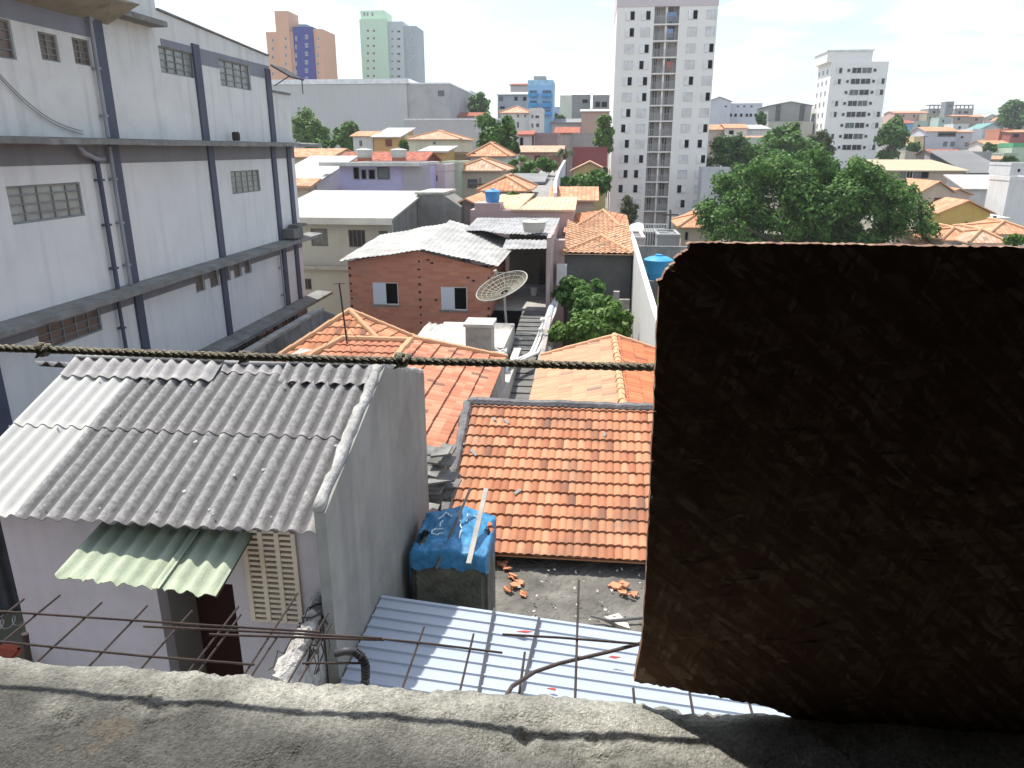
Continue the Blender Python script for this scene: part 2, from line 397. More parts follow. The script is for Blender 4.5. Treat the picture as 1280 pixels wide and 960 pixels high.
# palette
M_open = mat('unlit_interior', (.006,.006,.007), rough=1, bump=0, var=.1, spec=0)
M_dark = mat('dark_pane', (.012,.014,.018), rough=.25, var=.2, bump=0, spec=.5)
M_pane = mat('grey_pane', (.10,.12,.13), rough=.25, var=.3, vs=2, bump=0, spec=.5)
M_alu = mat('painted_frame', (.45,.46,.47), rough=.5, bump=0)
M_white = mat('white_paint', (.74,.74,.72), rough=.6, bump=.05)
M_conc = mat('concrete', (.27,.265,.25), var=.25, stain=.6, bump=.4, bs=30)
M_concd = mat('dark_concrete', (.13,.13,.125), var=.3, stain=.6, bump=.4, bs=30)
M_rust = mat('rusty_steel', (.045,.032,.028), rough=.8, var=.4, vs=12, bump=.2, bs=120)
# ============================================================ SETTING: terrain
def terrain():
    ys = [-60, -20, 0, 10, 20, 30, 40, 50, 60, 75, 90, 110, 130, 150, 180, 215, 250, 300, 350, 400, 450, 600, 800, 1200, 2000, 4500, 8000]
    qs = [-4, -2, -1.2, -.8, -.6, -.45, -.3, -.2, -.15, -.1, -.05, 0, .05, .1, .15, .2, .25, .3, .35, .45, .6, .8, 1.2, 2, 4]
    mb = MB(); V = []
    for y in ys:
        for q in qs:
            x = q*max(abs(y), 40); V.append((x, y, ground(q*max(y, 8), max(y, 8))))
    g = len(qs); fs = [(j*g+i, j*g+i+1, (j+1)*g+i+1, (j+1)*g+i) for j in range(len(ys)-1) for i in range(g-1)]
    mb.mesh(V, fs)
    o = mb.build('ground', mat('ground_earth', (.17,.155,.125), var=.35, vs=.15, stain=.6, scol=(.07,.085,.04), bump=.5, bs=4), smooth=True)
    tag(o, kind='structure')
terrain()

# ============================================================ THE ROOM THE PHOTO IS TAKEN FROM
M_room = mat('room_render', (.12,.108,.09), rough=.95, var=.2, bump=.3)
def sill():
    # rough, hand-trowelled concrete sill with real lumps
    x0, x1, y0, y1, zt = -2.6, 2.6, .62, 1.055, -.895
    nx, ny = 620, 64; V = []; mb = MB()
    for j in range(ny+1):
        for i in range(nx+1):
            x = x0+(x1-x0)*i/nx; y = y0+(y1-y0)*j/ny; p = Vector((x, y, 0))
            mk = min(1, max(0, .5+1.8*noise.noise(p*4.3+Vector((5,5,1))))); mk = mk**1.5; z = .006*noise.noise(p*5)+.004*noise.noise(p*13+Vector((3,1,0)))+(.0030*mk+.0003)*noise.noise(Vector((x*22+y*30, y*60-x*26, 7)))+(.0052*mk+.0003)*max(0, noise.noise(p*48))+(.0022*mk+.0007)*noise.noise(p*120)-.004*max(0, noise.noise(p*75)-.35)
            ch = max(0, noise.noise(p*8+Vector((9,4,2)))-.12); z -= ch*.030*(.3+abs(noise.noise(p*34))*2)
            e = (y1-y)
            edge = .006*noise.noise(Vector((x*7, 0, 2)))+.005*noise.noise(Vector((x*43, 0, 5)))+.002*noise.noise(Vector((x*160, 0, 5)))
            if j == ny: y += edge
            if e < .05: z -= .012*(1-e/.05)**2
            V.append((x, y, zt+z))
    g = nx+1
    fs = [(j*g+i, j*g+i+1, (j+1)*g+i+1, (j+1)*g+i) for j in range(ny) for i in range(nx)]
    k = len(V)
    V += [(v[0], y0, -4) for v in V[:g]]; fs += [(i+1, i, k+i, k+i+1) for i in range(nx)]
    top = ny*g; k2 = len(V); V += [(V[top+i][0], 1.035, -4) for i in range(g)]; fs += [(top+i, top+i+1, k2+i+1, k2+i) for i in range(nx)]
    mb.mesh(V, fs)
    m = mat('sill_concrete', (.33,.325,.285), rough=.95, var=.42, vs=9, stain=.75, scol=(.15,.148,.13), bump=.55, bs=230)
    nt = m.node_tree; N_, L_ = nt.nodes, nt.links          # a rusty patch and a darker grey inner strip, with ragged outlines
    b = N_['Principled BSDF']; src = b.inputs['Base Color'].links[0].from_socket
    tc = N_.new('ShaderNodeTexCoord'); sx = N_.new('ShaderNodeSeparateXYZ'); L_.new(tc.outputs['Object'], sx.inputs[0])
    nn = N_.new('ShaderNodeTexNoise'); nn.inputs['Scale'].default_value = 6; nn.inputs['Detail'].default_value = 8; L_.new(tc.outputs['Object'], nn.inputs['Vector'])
    ma = N_.new('ShaderNodeMath'); ma.operation = 'MULTIPLY_ADD'; L_.new(nn.outputs[0], ma.inputs[0]); ma.inputs[1].default_value = -.22; L_.new(sx.outputs[1], ma.inputs[2])
    ma2 = N_.new('ShaderNodeMath'); ma2.operation = 'MULTIPLY_ADD'; L_.new(sx.outputs[0], ma2.inputs[0]); ma2.inputs[1].default_value = .05; L_.new(ma.outputs[0], ma2.inputs[2])
    mr = N_.new('ShaderNodeMapRange'); mr.inputs[1].default_value = .05; mr.inputs[2].default_value = -.07; mr.inputs[4].default_value = .88; L_.new(ma2.outputs[0], mr.inputs[0])
    mx = N_.new('ShaderNodeMix'); mx.data_type = 'RGBA'; L_.new(mr.outputs[0], mx.inputs[0]); L_.new(src, mx.inputs[6]); mx.inputs[7].default_value = (.06,.06,.056,1)
    n3 = N_.new('ShaderNodeTexNoise'); n3.inputs['Scale'].default_value = 3.3; n3.inputs['Detail'].default_value = 6; n3.inputs['Roughness'].default_value = .7; L_.new(tc.outputs['Object'], n3.inputs['Vector'])
    r3 = N_.new('ShaderNodeMapRange'); r3.inputs[1].default_value = .62; r3.inputs[2].default_value = .75; r3.inputs[4].default_value = .45; L_.new(n3.outputs[0], r3.inputs[0])
    m2 = N_.new('ShaderNodeMix'); m2.data_type = 'RGBA'; L_.new(r3.outputs[0], m2.inputs[0]); L_.new(mx.outputs[2], m2.inputs[6]); m2.inputs[7].default_value = (.22,.15,.07,1)
    n4 = N_.new('ShaderNodeTexNoise'); n4.inputs['Scale'].default_value = 140; n4.inputs['Detail'].default_value = 4; n4.inputs['Roughness'].default_value = .7; L_.new(tc.outputs['Object'], n4.inputs['Vector'])   # sand grains
    r4 = N_.new('ShaderNodeMapRange'); r4.inputs[1].default_value = .3; r4.inputs[2].default_value = .7; r4.inputs[3].default_value = .55; r4.inputs[4].default_value = 1.4; L_.new(n4.outputs[0], r4.inputs[0])
    vs_ = N_.new('ShaderNodeVectorMath'); vs_.operation = 'SCALE'; L_.new(m2.outputs[2], vs_.inputs[0]); L_.new(r4.outputs[0], vs_.inputs['Scale'])
    L_.new(vs_.outputs[0], b.inputs['Base Color'])
    tag(mb.build('concrete_sill', m, smooth=True), 'rough hand-trowelled concrete window sill running along the bottom of the view', 'sill')
sill()
def room():
    t = thing('unfinished_room', 'dark unfinished masonry room whose window opening frames the view', 'room', (0, -1, -2.6))
    mb = MB(); mb.box(-2.85, -2.6, -3.2, 1.04, -2.6, 1.2); mb.box(2.6, 2.85, -3.2, 1.04, -2.6, 1.2); mb.box(-2.6, 2.6, -3.45, -3.2, -2.6, 1.2)
    mb.build('wall', M_room, t)
    MB().box(-3, 3, -3.5, 1.25, 1.2, 1.4).build('ceiling', M_room, t)
    MB().box(-2.6, 2.6, -3.2, .62, -2.75, -2.6).build('floor', M_room, t)
    MB().box(-2.6, 2.6, .8, 1.04, .55, 1.2).build('lintel', M_conc, t)
room()

# ---- OSB board standing on the sill
def board():
    m = bpy.data.materials.new('strand_board'); m.use_nodes = True; nt = m.node_tree; N_, L_ = nt.nodes, nt.links
    b = N_['Principled BSDF']; b.inputs['Roughness'].default_value = .8
    tc = N_.new('ShaderNodeTexCoord'); prev = None
    for k, (ang, s) in enumerate(((.2, 1), (1.3, 1.2), (-.7, .9))):
        vr = N_.new('ShaderNodeVectorRotate'); vr.rotation_type = 'Y_AXIS'; vr.inputs['Angle'].default_value = ang; L_.new(tc.outputs['Object'], vr.inputs[0]); mp = N_.new('ShaderNodeMapping'); mp.inputs['Scale'].default_value = (24*s, 24, 125*s); L_.new(vr.outputs[0], mp.inputs[0])
        vo = N_.new('ShaderNodeTexVoronoi'); vo.inputs['Scale'].default_value = 1.0; L_.new(mp.outputs[0], vo.inputs['Vector'])
        bw = N_.new('ShaderNodeRGBToBW'); L_.new(vo.outputs['Color'], bw.inputs[0])
        if prev is None: prev = bw.outputs[0]
        else:
            mm = N_.new('ShaderNodeMath'); mm.operation = 'MAXIMUM' if k == 1 else 'MULTIPLY'; L_.new(prev, mm.inputs[0]); L_.new(bw.outputs[0], mm.inputs[1]); prev = mm.outputs[0]
    cr = N_.new('ShaderNodeValToRGB'); e = cr.color_ramp.elements; e[0].position = .1; e[0].color = (.17,.085,.05,1); e[1].position = .85; e[1].color = (.45,.33,.23,1)
    k = e.new(.4); k.color = (.25,.145,.09,1)
    L_.new(prev, cr.inputs[0]); L_.new(cr.outputs[0], b.inputs['Base Color'])
    bp = N_.new('ShaderNodeBump'); bp.inputs['Strength'].default_value = .9; bp.inputs['Distance'].default_value = .006; L_.new(prev, bp.inputs['Height']); L_.new(bp.outputs[0], b.inputs['Normal'])
    Y = 1.045
    out = []
    def seg(p, q, n, j):
        A, B = aY(*p, Y), aY(*q, Y)
        for i in range(n):
            t = i/n; r = A.lerp(B, t); out.append((r.x+random.uniform(-j, j), r.z+random.uniform(-j, j)))
    seg((864, 303), (1280, 309), 90, .0011)
    out_right = aY(1280, 309, Y)
    out.append((2.35, out_right.z-.01)); out.append((2.35, -.93))
    bl = [(1280, 922), (1130, 916), (1060, 908), (1000, 901), (960, 884), (905, 873), (850, 862), (793, 852)]
    for p, q in zip(bl, bl[1:]): seg(p, q, 12, .002)
    seg((793, 852), (803, 800), 8, .0008); seg((803, 800), (811, 660), 20, .0008); seg((811, 660), (820, 440), 28, .0009); seg((820, 440), (824, 350), 12, .001)
    seg((824, 350), (846, 322), 10, .004); seg((846, 322), (864, 303), 8, .004)
    bm = bmesh.new(); f = bm.faces.new([bm.verts.new((x, Y, z)) for x, z in out])
    r = bmesh.ops.extrude_face_region(bm, geom=[f])
    bmesh.ops.translate(bm, verts=[v for v in r['geom'] if isinstance(v, bmesh.types.BMVert)], vec=(0, .018, 0))
    bmesh.ops.triangulate(bm, faces=bm.faces[:]); bmesh.ops.recalc_face_normals(bm, faces=bm.faces[:])
    t = thing('strand_board', 'large dark strand board panel with a chipped corner standing on the sill', 'board', (1.2, Y, -.915))
    o = thing_mesh(bm, 'panel', m, t)
    # loose splinters along the sawn edge and raised strands on the face
    sm = mat('pale_strand', (.30,.24,.16), rough=.7, bump=0)
    rnd = random.Random(11)
    for (px, py, L, a) in ((846,341,.016,-.35),(838,334,.010,.6),(817,577,.013,-.05),(824,681,.015,-.1),(848,692,.012,-.2),(815,622,.006,1.2),(822,352,.008,1.1),(831,668,.004,.9),(818,515,.006,.1)):
        p = aY(px, py, Y-.003); d = Vector((math.cos(a), 0, math.sin(a)))
        MB().prism([p-d*L/2, p+Vector((0,0,.0013)), p+d*L/2, p-Vector((0,0,.0012))], Vector((0, .0012, 0))).build('splinter', sm, t)
    mb = MB()
    for _ in range(420):
        x = rnd.uniform(.16, 1.0); z = rnd.uniform(-.86, -.16); a = rnd.choice((0, 0, .3, -.3, 1.2, -1.1, .6))+rnd.uniform(-.3, .3); L = rnd.uniform(.015, .06); wd = rnd.uniform(.002, .006)
        d = Vector((math.cos(a), 0, math.sin(a))); u = Vector((-math.sin(a), 0, math.cos(a))); p = Vector((x, Y-.0004, z)); tl = Vector((0, -rnd.uniform(.0003, .003), 0))
        mb.face([p-d*L/2+u*wd/2, p-d*L/2-u*wd/2, p+d*L/2-u*wd*.3+tl, p+d*L/2+u*wd*.4+tl])
    tag(mb.build('raised_strands', m, t), kind='stuff')
def thing_mesh(bm, name, m, parent):
    me = bpy.data.meshes.new(name); org = ORG[parent.name]
    for v in bm.verts: v.co -= org
    bm.to_mesh(me); bm.free(); me.materials.append(m)
    o = bpy.data.objects.new(name, me); COL.objects.link(o); o.parent = parent; ORG[o.name] = org; return o
board()

# ---- rope with knots
def rope():
    A = aY(-430, 424, 1.12); pts = [A, aY(0, 435, 1.12), aY(200, 442, 1.12), aY(420, 449, 1.12), aY(640, 454, 1.12), aY(880, 461, 1.12)]
    mr = mat('hemp_rope', (.27,.25,.19), rough=.95, var=.3, vs=30, bump=.7, bs=260)
    t = thing('hemp_rope', 'twisted hemp rope with knots stretched across the opening to the board', 'rope', (pts[0]+pts[-1])/2)
    P = []
    for i in range(len(pts)-1):
        n = int((pts[i+1]-pts[i]).length/.004)
        P += [pts[i].lerp(pts[i+1], k/n)+Vector((0, 0, .0008*noise.noise(Vector((i*9+k*.02, 0, 0))))) for k in range(n)]
    mb = MB()
    for s in range(3):
        q = []
        for i, p in enumerate(P):
            a = i*.004/.040*2*math.pi+s*2*math.pi/3
            q.append(p+Vector((0, math.cos(a), math.sin(a)))*.0034)
        mb.tube(q, .0038, 6)
    mb.build('strands', mr, t, smooth=True)
    for (px, py, s) in ((54, 437, 1.0), (306, 446, .8), (503, 450, 1.0)):
        c = aY(px, py, 1.12); mb = MB()
        for k, (tx, tz, rr) in enumerate(((.5, .2, .009), (-.4, .5, .0085), (.2, -.6, .0075))):
            ax = Vector((1, tx, tz)).normalized(); u = ax.orthogonal().normalized(); v = ax.cross(u)
            o = Vector(((k-1)*.006*s, 0, 0))
            mb.tube([c+o+(u*math.cos(2*math.pi*i/16)+v*math.sin(2*math.pi*i/16))*rr*s*.95 for i in range(17)], .0052*s, 6, False)
        mb.tube([c, c+Vector((-.008, -.006, -.01))*s, c+Vector((-.014, -.004, -.014))*s], [.0035, .003, .001], 6)
        mb.build('knot', mr, t, smooth=True)
rope()

# ---- reinforcing mesh sticking out beyond the sill
def bars():
    zt = -1.0
    def mesh(lab, polys, r=.0026):
        c = sum((Vector(q) for p in polys for q in p), Vector())/sum(len(p) for p in polys)
        mb = MB()
        for p in polys: mb.tube(p, r, 6)
        tag(mb.build('rebar_mesh', M_rust), lab, 'rebar', 'steel reinforcement sticking out beyond the sill')
    Zp = lambda px, py, z=zt: aZ(px, py, z)
    def away(px, py, px2, z=zt, back=.12):
        a, b = Zp(px, py, z), None
        # second point on the line towards the vanishing point (bars run straight out from the wall)
        x2 = px2; y2 = py-(px-px2)*(py-187)/(px-740)
        b = aZ(x2, y2, z); return [a+(a-b).normalized()*back, a+Vector((0,0,.002*math.sin(px))), b]
    yy = lambda pl, dz=.006: [[Vector(q)+Vector((0,0,dz)) for q in p] for p in pl]
    left = [[Zp(-200, 752), Zp(0, 767), Zp(235, 783), Zp(400, 793)], [Zp(-200, 792), Zp(0, 805), Zp(180, 823), Zp(318, 834)],
            away(-70, 828, 30), away(2, 805, 75), away(57, 818, 127), away(117, 826, 184), away(184, 828, 240)]
    mesh('rusty steel mesh grid beyond the sill in front of the pink wall', yy(left[:2])+left[2:])
    mid = [[Zp(262, 796), Zp(480, 803)], [Zp(180, 786, zt+.03), Zp(330, 793, zt+.03), Zp(478, 801, zt+.03)],
           away(238, 836, 298), away(250, 836, 301), away(312, 832, 372), away(322, 834, 348), away(366, 844, 410), away(378, 845, 414)]
    mesh('tangled steel bars beyond the sill in front of the dark doorway', yy(mid[:2])+mid[2:])
    r2 = [[Zp(378, 832), Zp(450, 832)], [Zp(400, 798), Zp(470, 801), Zp(540, 808), Zp(628, 819)], away(505, 855, 530), away(576, 858, 592)]
    mesh('thin steel bars over the shaded end of the white metal roof', yy(r2[:2])+r2[2:], .0024)
    r3 = [[Zp(628, 796), Zp(700, 800), Zp(800, 808), Zp(900, 815)], away(649, 868, 656), away(719, 872, 723.5), away(793, 880, 791.5), away(866, 888, 862), away(941, 893, 930)]
    mesh('long steel bars over the sunlit middle of the white metal roof', yy(r3[:1])+r3[1:])
bars()
def cables():
    mb = MB(); P = [aZ(627, 880, -.93), aZ(640, 858, -.97), aZ(668, 840, -1), aZ(700, 829, -1.01), aZ(760, 815, -1.01), aZ(802, 804, -1.0), aZ(860, 790, -1.0)]
    mb.tube(P, .0042, 8)
    tag(mb.build('brown_conduit', mat('brown_pipe', (.07,.05,.045), rough=.5, bump=.1), smooth=True), 'thin brown conduit arching over the metal roof into the board edge', 'conduit')
    t = thing('black_hose', 'black corrugated hose end bent over behind the sill', 'hose', aZ(450, 850, -1.02))
    mk = mat('black_plastic', (.022,.022,.026), rough=.45, bump=0)
    c = [aZ(419, 817, -.98), aZ(432, 814, -.975), aZ(446, 815, -.975)]
    MB().tube(c, .0085, 12).build('smooth_end', mat('grey_tape', (.06,.06,.07), rough=.5, bump=.1), t, smooth=True)
    d = [aZ(444, 815, -.975), aZ(452, 821, -.98), aZ(457, 832, -1.0), aZ(457, 846, -1.04), aZ(455, 870, -1.12)]
    pts, rad = [], []
    for i in range(len(d)-1):
        for k in range(14): pts.append(d[i].lerp(d[i+1], k/14)); rad.append(.0095 if (len(pts)//2) % 2 else .0072)
    MB().tube(pts, rad, 12).build('ribbed_pipe', mk, t)
cables()

# ============================================================ FOREGROUND HOUSE (corrugated roof)
def front_house():
    XR, YF = -2.15, 5.75
    t = thing('corrugated_roof_house', 'small pinkish rendered house with a grey and white corrugated cement roof', 'house', (-4, 6.6, -9))
    pink = mat('faded_pink_render', (.50,.46,.49), var=.1, vs=1.5, stain=.25, scol=(.3,.28,.27), streak=.35, bump=.2)
    XL = aY(12, 700, YF).x
    G = lambda px, py: aY(px, py, YF)
    d0, d1 = G(203, 780).x, G(297, 780).x; dz = G(250, 728).z
    lx0, lx1 = G(312, 720).x, G(372, 720).x; lz0, lz1 = G(340, 775).z, G(340, 664).z
    O = Vector((0, YF, 0)); mb = MB()
    holed(mb, O, X_, Z_, -Y_, XL, XR-.10, -9.3, -3.12, [(d0, d1, -9, dz), (lx0, lx1, lz0, lz1)], .15)
    mb.build('front_wall', pink, t)
    MB().box(XL+.001, XL+.15, YF+.152, 9.2, -9.3, -3.0).build('side_wall', pink, t)
    # cement gable wall on the right, following the roof and ending past the ridge
    top = [(5.42, -2.93), (7.45, -2.235), (9.3, -2.86)]
    cem = mat('grey_cement_render', (.26,.255,.235), var=.22, vs=.9, stain=.45, scol=(.13,.125,.115), streak=.5, bump=.35, bs=14)
    pts = [Vector((XR, 5.42, -9.3))]+[Vector((XR, y, z)) for y, z in top]+[Vector((XR, 9.3, -9.3))]
    MB().prism(pts, Vector((-.1, 0, 0))).build('gable_wall', cem, t)
    mb = MB(); lime = mat('lime_mortar', (.36,.355,.335), var=.3, vs=6, stain=.5, bump=.6, bs=30)
    for (y0, z0), (y1, z1), n in ((top[0], top[1], 22), (top[1], top[2], 18)):
        P = [Vector((XR-.07+random.uniform(-.012, .012), y0+(y1-y0)*k/n, z0+(z1-z0)*k/n+.01+random.uniform(-.01, .012))) for k in range(n+1)]
        if y0 < 6: mb.tube(P, [random.uniform(.042, .062) for _ in P], 8)
        else: mb.tube([p+Vector((.03,0,0)) for p in P], [random.uniform(.04, .055) for _ in P], 8)
    mb.build('verge_mortar', lime, t, smooth=True)
    # recess behind the door
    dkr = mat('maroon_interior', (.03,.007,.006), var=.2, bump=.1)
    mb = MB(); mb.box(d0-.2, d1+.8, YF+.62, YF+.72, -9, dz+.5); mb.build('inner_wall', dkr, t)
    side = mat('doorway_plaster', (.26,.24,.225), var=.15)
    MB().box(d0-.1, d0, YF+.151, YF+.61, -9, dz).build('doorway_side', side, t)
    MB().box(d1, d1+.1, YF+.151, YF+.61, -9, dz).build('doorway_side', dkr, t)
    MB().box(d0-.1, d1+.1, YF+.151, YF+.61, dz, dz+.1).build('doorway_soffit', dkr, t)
    # cast lattice vent: grid of slots
    mb = MB(); cream = mat('cream_cast_blocks', (.62,.53,.42), var=.15, stain=.3, scol=(.4,.33,.27), bump=.2)
    cols, rows = 3, 17; W = lx1-lx0; H = lz1-lz0
    for c in range(cols+1):
        x = lx0+W*c/cols; mb.obox(O, X_, Z_, -Y_, x-.022, x+.022, lz0, lz1, -.09, .03)
    for r in range(rows+1):
        z = lz0+H*r/rows
        for c in range(cols): mb.obox(O, X_, Z_, -Y_, lx0+W*c/cols+.0225, lx0+W*(c+1)/cols-.0225, z-.014, z+.014, -.088, .022)
    v = mb.build('lattice_vent', cream, t)
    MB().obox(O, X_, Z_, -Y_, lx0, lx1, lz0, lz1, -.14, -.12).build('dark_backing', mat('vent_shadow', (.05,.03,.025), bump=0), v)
    # roof: eave Y 5.42 -> ridge Y 7.6
    EY, EZ, RY, RZ = 5.42, -3.125, 7.62, -2.36
    P = lambda x, k: Vector((x, EY+(RY-EY)*k, EZ+(RZ-EZ)*k))
    grey = trough(mat('weathered_fibre_cement', (.27,.265,.26), rough=.95, var=.4, vs=22, stain=.5, scol=(.13,.125,.125), bump=.6, bs=90), .85, (.085,.082,.082))
    grey2 = trough(mat('mid_fibre_cement', (.33,.32,.315), rough=.95, var=.25, vs=9, stain=.4, scol=(.2,.19,.19), bump=.5, bs=90), .6, (.17,.165,.16))
    white = mat('new_fibre_cement', (.43,.43,.41), rough=.85, var=.06, vs=3, stain=.12, scol=(.28,.275,.26), bump=.1, bs=60); trough(white, .65, (.30,.30,.285))
    xs = aZ(28, 643, EZ).x
    def sheet(name, m, x0, x1, k0, k1, lift, seed, jag=.004):
        mb = MB(); o = Vector((0, 0, lift))
        corrugated(mb, P(x0, k0)+o, P(x1, k0)+o, P(x0, k1)+o, P(x1, k1)+o, jag=jag, wob=.012, seed=seed, rows=10)
        return mb.build(name, m, t, smooth=True)
    def col(m, x0, x1, seed, lf=0):
        sheet('roof_sheet', m, x0, x1, 0, .56, lf, seed); sheet('roof_sheet', m, x0, x1, .52, 1.0, lf+.012, seed+50)
    XE = XR-.09; p = .160
    x1 = xs+.02; col(white, x1-5.5*p, x1, 1, .010); 
    x2 = x1-.05+12*p; col(grey, x1-.05, x2, 2)
    col(grey, x2-p, XE, 4, .003)
    # the back slope and the angled ridge pieces
    mb = MB(); corrugated(mb, Vector((-6.4, RY+.02, RZ-.01)), Vector((XE, RY+.02, RZ-.01)), Vector((-6.4, 9.4, RZ-.62)), Vector((XE, 9.4, RZ-.62)), rows=4); mb.build('roof_sheet', grey, t, smooth=True)
    rr = random.Random(4); x = aZ(96, 455, RZ).x
    xr = [x, x+.98, x+1.75, x+2.5, XE]; ls = (.05, .052, .025, .056)
    for i in range(4):
        a0, a1 = xr[i]+(.03 if i else 0), xr[i+1]+(.03 if i < 3 else 0); lf = ls[i]+.0
        s_ = .87 if i != 2 else .955
        mb = MB(); o = Vector((0, 0, lf)); top = Vector((0, .015, .03))
        corrugated(mb, P(a0, s_)+o, P(a1, s_)+o, P(a0, 1)+o+top, P(a1, 1)+o+top, rows=3, amp=.022, jag=.006, seed=20+i)
        mb.build('ridge_piece', grey2 if i != 3 else grey, t, smooth=True)
        mb = MB(); corrugated(mb, P(a0, 1)+o+top+Vector((0,.003,.004)), P(a1, 1)+o+top+Vector((0,.003,.004)), P(a0, 1)+o+Vector((0, .28, -.09)), P(a1, 1)+o+Vector((0, .28, -.09)), rows=2, amp=.014)
        mb.build('ridge_piece', grey2, t, smooth=True)
        mb = MB(); mb.tube([P(a0, 1)+o+top+Vector((0, .0, .015)), P(a1, 1)+o+top+Vector((0, .0, .015))], .022, 8); mb.build('ridge_roll', white if i in (0, 3) else grey2, t, smooth=True)
    # bolts
    mb = MB()
    for k in (.05, .5, .84):
        for i in range(0, 22, 3):
            xx = x1-.9+i*.177*1.0
            if xx < XE-.1: mb.lathe(P(xx, k)+Vector((0, 0, .03)), [(.010, 0), (.010, .005), (.004, .006), (.004, .012)], 8); mb.build('bolt', mat('lime_specks', (.4,.39,.37), bump=0), t); mb = MB()
    # mortar splashes on the sheets
    mb = MB(); rs = random.Random(8)
    for (px, py) in ((293,597),(190,562),(245,555),(277,548),(231,617),(383,620),(150,520),(330,590),(366,480),(262,640),(420,560)):
        c = aZ(px, py, EZ+.4); 
        k = (c.y-EY)/(RY-EY)
        r0 = ray(px, py); 
        # intersect with the roof plane
        s_ = (RZ-EZ)/(RY-EY); tt = (EZ-s_*EY)/(r0.z-s_*r0.y); c = r0*tt
        rad = rs.uniform(.010, .028); n = 7
        pp = [c+Vector((math.cos(2*math.pi*i/n)*rad*rs.uniform(.5, 1.3), math.sin(2*math.pi*i/n)*rad*rs.uniform(.6, 1.6), .028+s_*math.sin(2*math.pi*i/n)*rad)) for i in range(n)]
        MB().prism(pp, Vector((0, 0, -.02))).build('mortar_splash', mat('pale_splash', (.36,.35,.33), bump=.3), t)
    # green awning
    ga = mat('faded_green_sheet', (.35,.395,.29), var=.2, vs=3, stain=.3, scol=(.2,.24,.17), bump=.25, bs=40); trough(ga, .4, (.20,.25,.18))
    a0, a1 = aY(68, 722, 5.02), aY(268, 746, 5.02); b0, b1 = aY(132, 655, YF), aY(326, 668, YF)
    b0.x = a0.x-.03; b1.x = a1.x+.03; b0.z = b1.z = -3.33; z = (a0.z+a1.z)/2; 
    q = thing('green_awning', 'faded green corrugated awning over the doorway of the pinkish house', 'awning', (b0+b1)/2)
    xm = a0.x+(a1.x-a0.x)*.62
    for (u0, u1, lf, sd) in ((a0.x, xm+.06, 0, 1), (xm, a1.x, .012, 2)):
        k = lambda x: (x-a0.x)/(a1.x-a0.x)
        f = lambda x: a0.lerp(a1, k(x))+Vector((0,0,lf)); g = lambda x: b0.lerp(b1, k(x))+Vector((0,0,lf))
        mb = MB(); corrugated(mb, f(u0), f(u1), g(u0), g(u1), pitch=.155, amp=.02, jag=.02, wob=.02, seed=sd, rows=6); mb.build('sheet', ga, q, smooth=True)
    mb = MB(); mb.tube([b0+Vector((.1, 0, -.04)), b1+Vector((-.03, 0, -.04))], .02, 6); mb.tube([a1+Vector((-.02, .05, -.035)), b1+Vector((-.02, 0, -.04))], .018, 6); mb.tube([a0+Vector((.05, .05, -.035)), b0+Vector((.05, 0, -.04))], .018, 6)
    mb.build('support_rail', mat('dark_timber', (.07,.05,.035)), q)
    # broken cement stub where the wall used to go on, and a clump of rubble at the wall's foot
    P2 = lambda px, py, y: aY(px, py, y)
    pts = [P2(335, 850, 4.6), P2(372, 782, 5.3), P2(392, 742, 5.7), P2(412, 762, 5.7), P2(405, 800, 5.3), P2(376, 860, 4.6)]
    mb = MB(); rs = random.Random(2)
    V = []
    for i in range(15):
        k = i/14; c = pts[0].lerp(pts[2], k); wdt = .13; h = .0
        for j in range(5):
            a = j/4; V.append(c+Vector((a*wdt*1.3, 0, .05*math.sin(a*math.pi)-.02))+Vector((rs.uniform(-.02, .02), rs.uniform(-.03, .03), rs.uniform(-.035, .035))))
    n0 = len(V); V += [v+Vector((0, 0, -1.2)) for v in V]
    fs = [(i*5+j, i*5+j+1, (i+1)*5+j+1, (i+1)*5+j) for i in range(14) for j in range(4)]
    for i in range(14): fs += [(i*5, (i+1)*5, n0+(i+1)*5, n0+i*5), ((i+1)*5+4, i*5+4, n0+i*5+4, n0+(i+1)*5+4)]
    fs += [(j+1, j, n0+j, n0+j+1) for j in range(4)]
    mb.mesh(V, fs)
    tag(mb.build('broken_wall_stub', mat('rubble_cement', (.42,.40,.37), var=.4, vs=9, stain=.6, bump=.9, bs=50)), 'broken pale cement wall stub leaning against the grey gable wall', 'wall')
    # tangle of old wires on the stub
    mb = MB(); c = P2(398, 770, 5.45)
    for k in range(26):
        p = c+Vector((rs.uniform(-.1, .08), rs.uniform(-.3, .1), rs.uniform(-.05, .1))); q_ = [p]
        for s in range(7): p = p+Vector((rs.uniform(-.06, .05), rs.uniform(-.14, .02), rs.uniform(-.10, .03))); q_.append(p)
        mb.tube(q_, rs.uniform(.004, .012), 5)
    tag(mb.build('wire_tangle', mat('dark_wires', (.035,.033,.032), var=.6, vs=8, rough=.6)), 'dark tangle of old wires hanging from the broken wall stub', 'wires')
front_house()

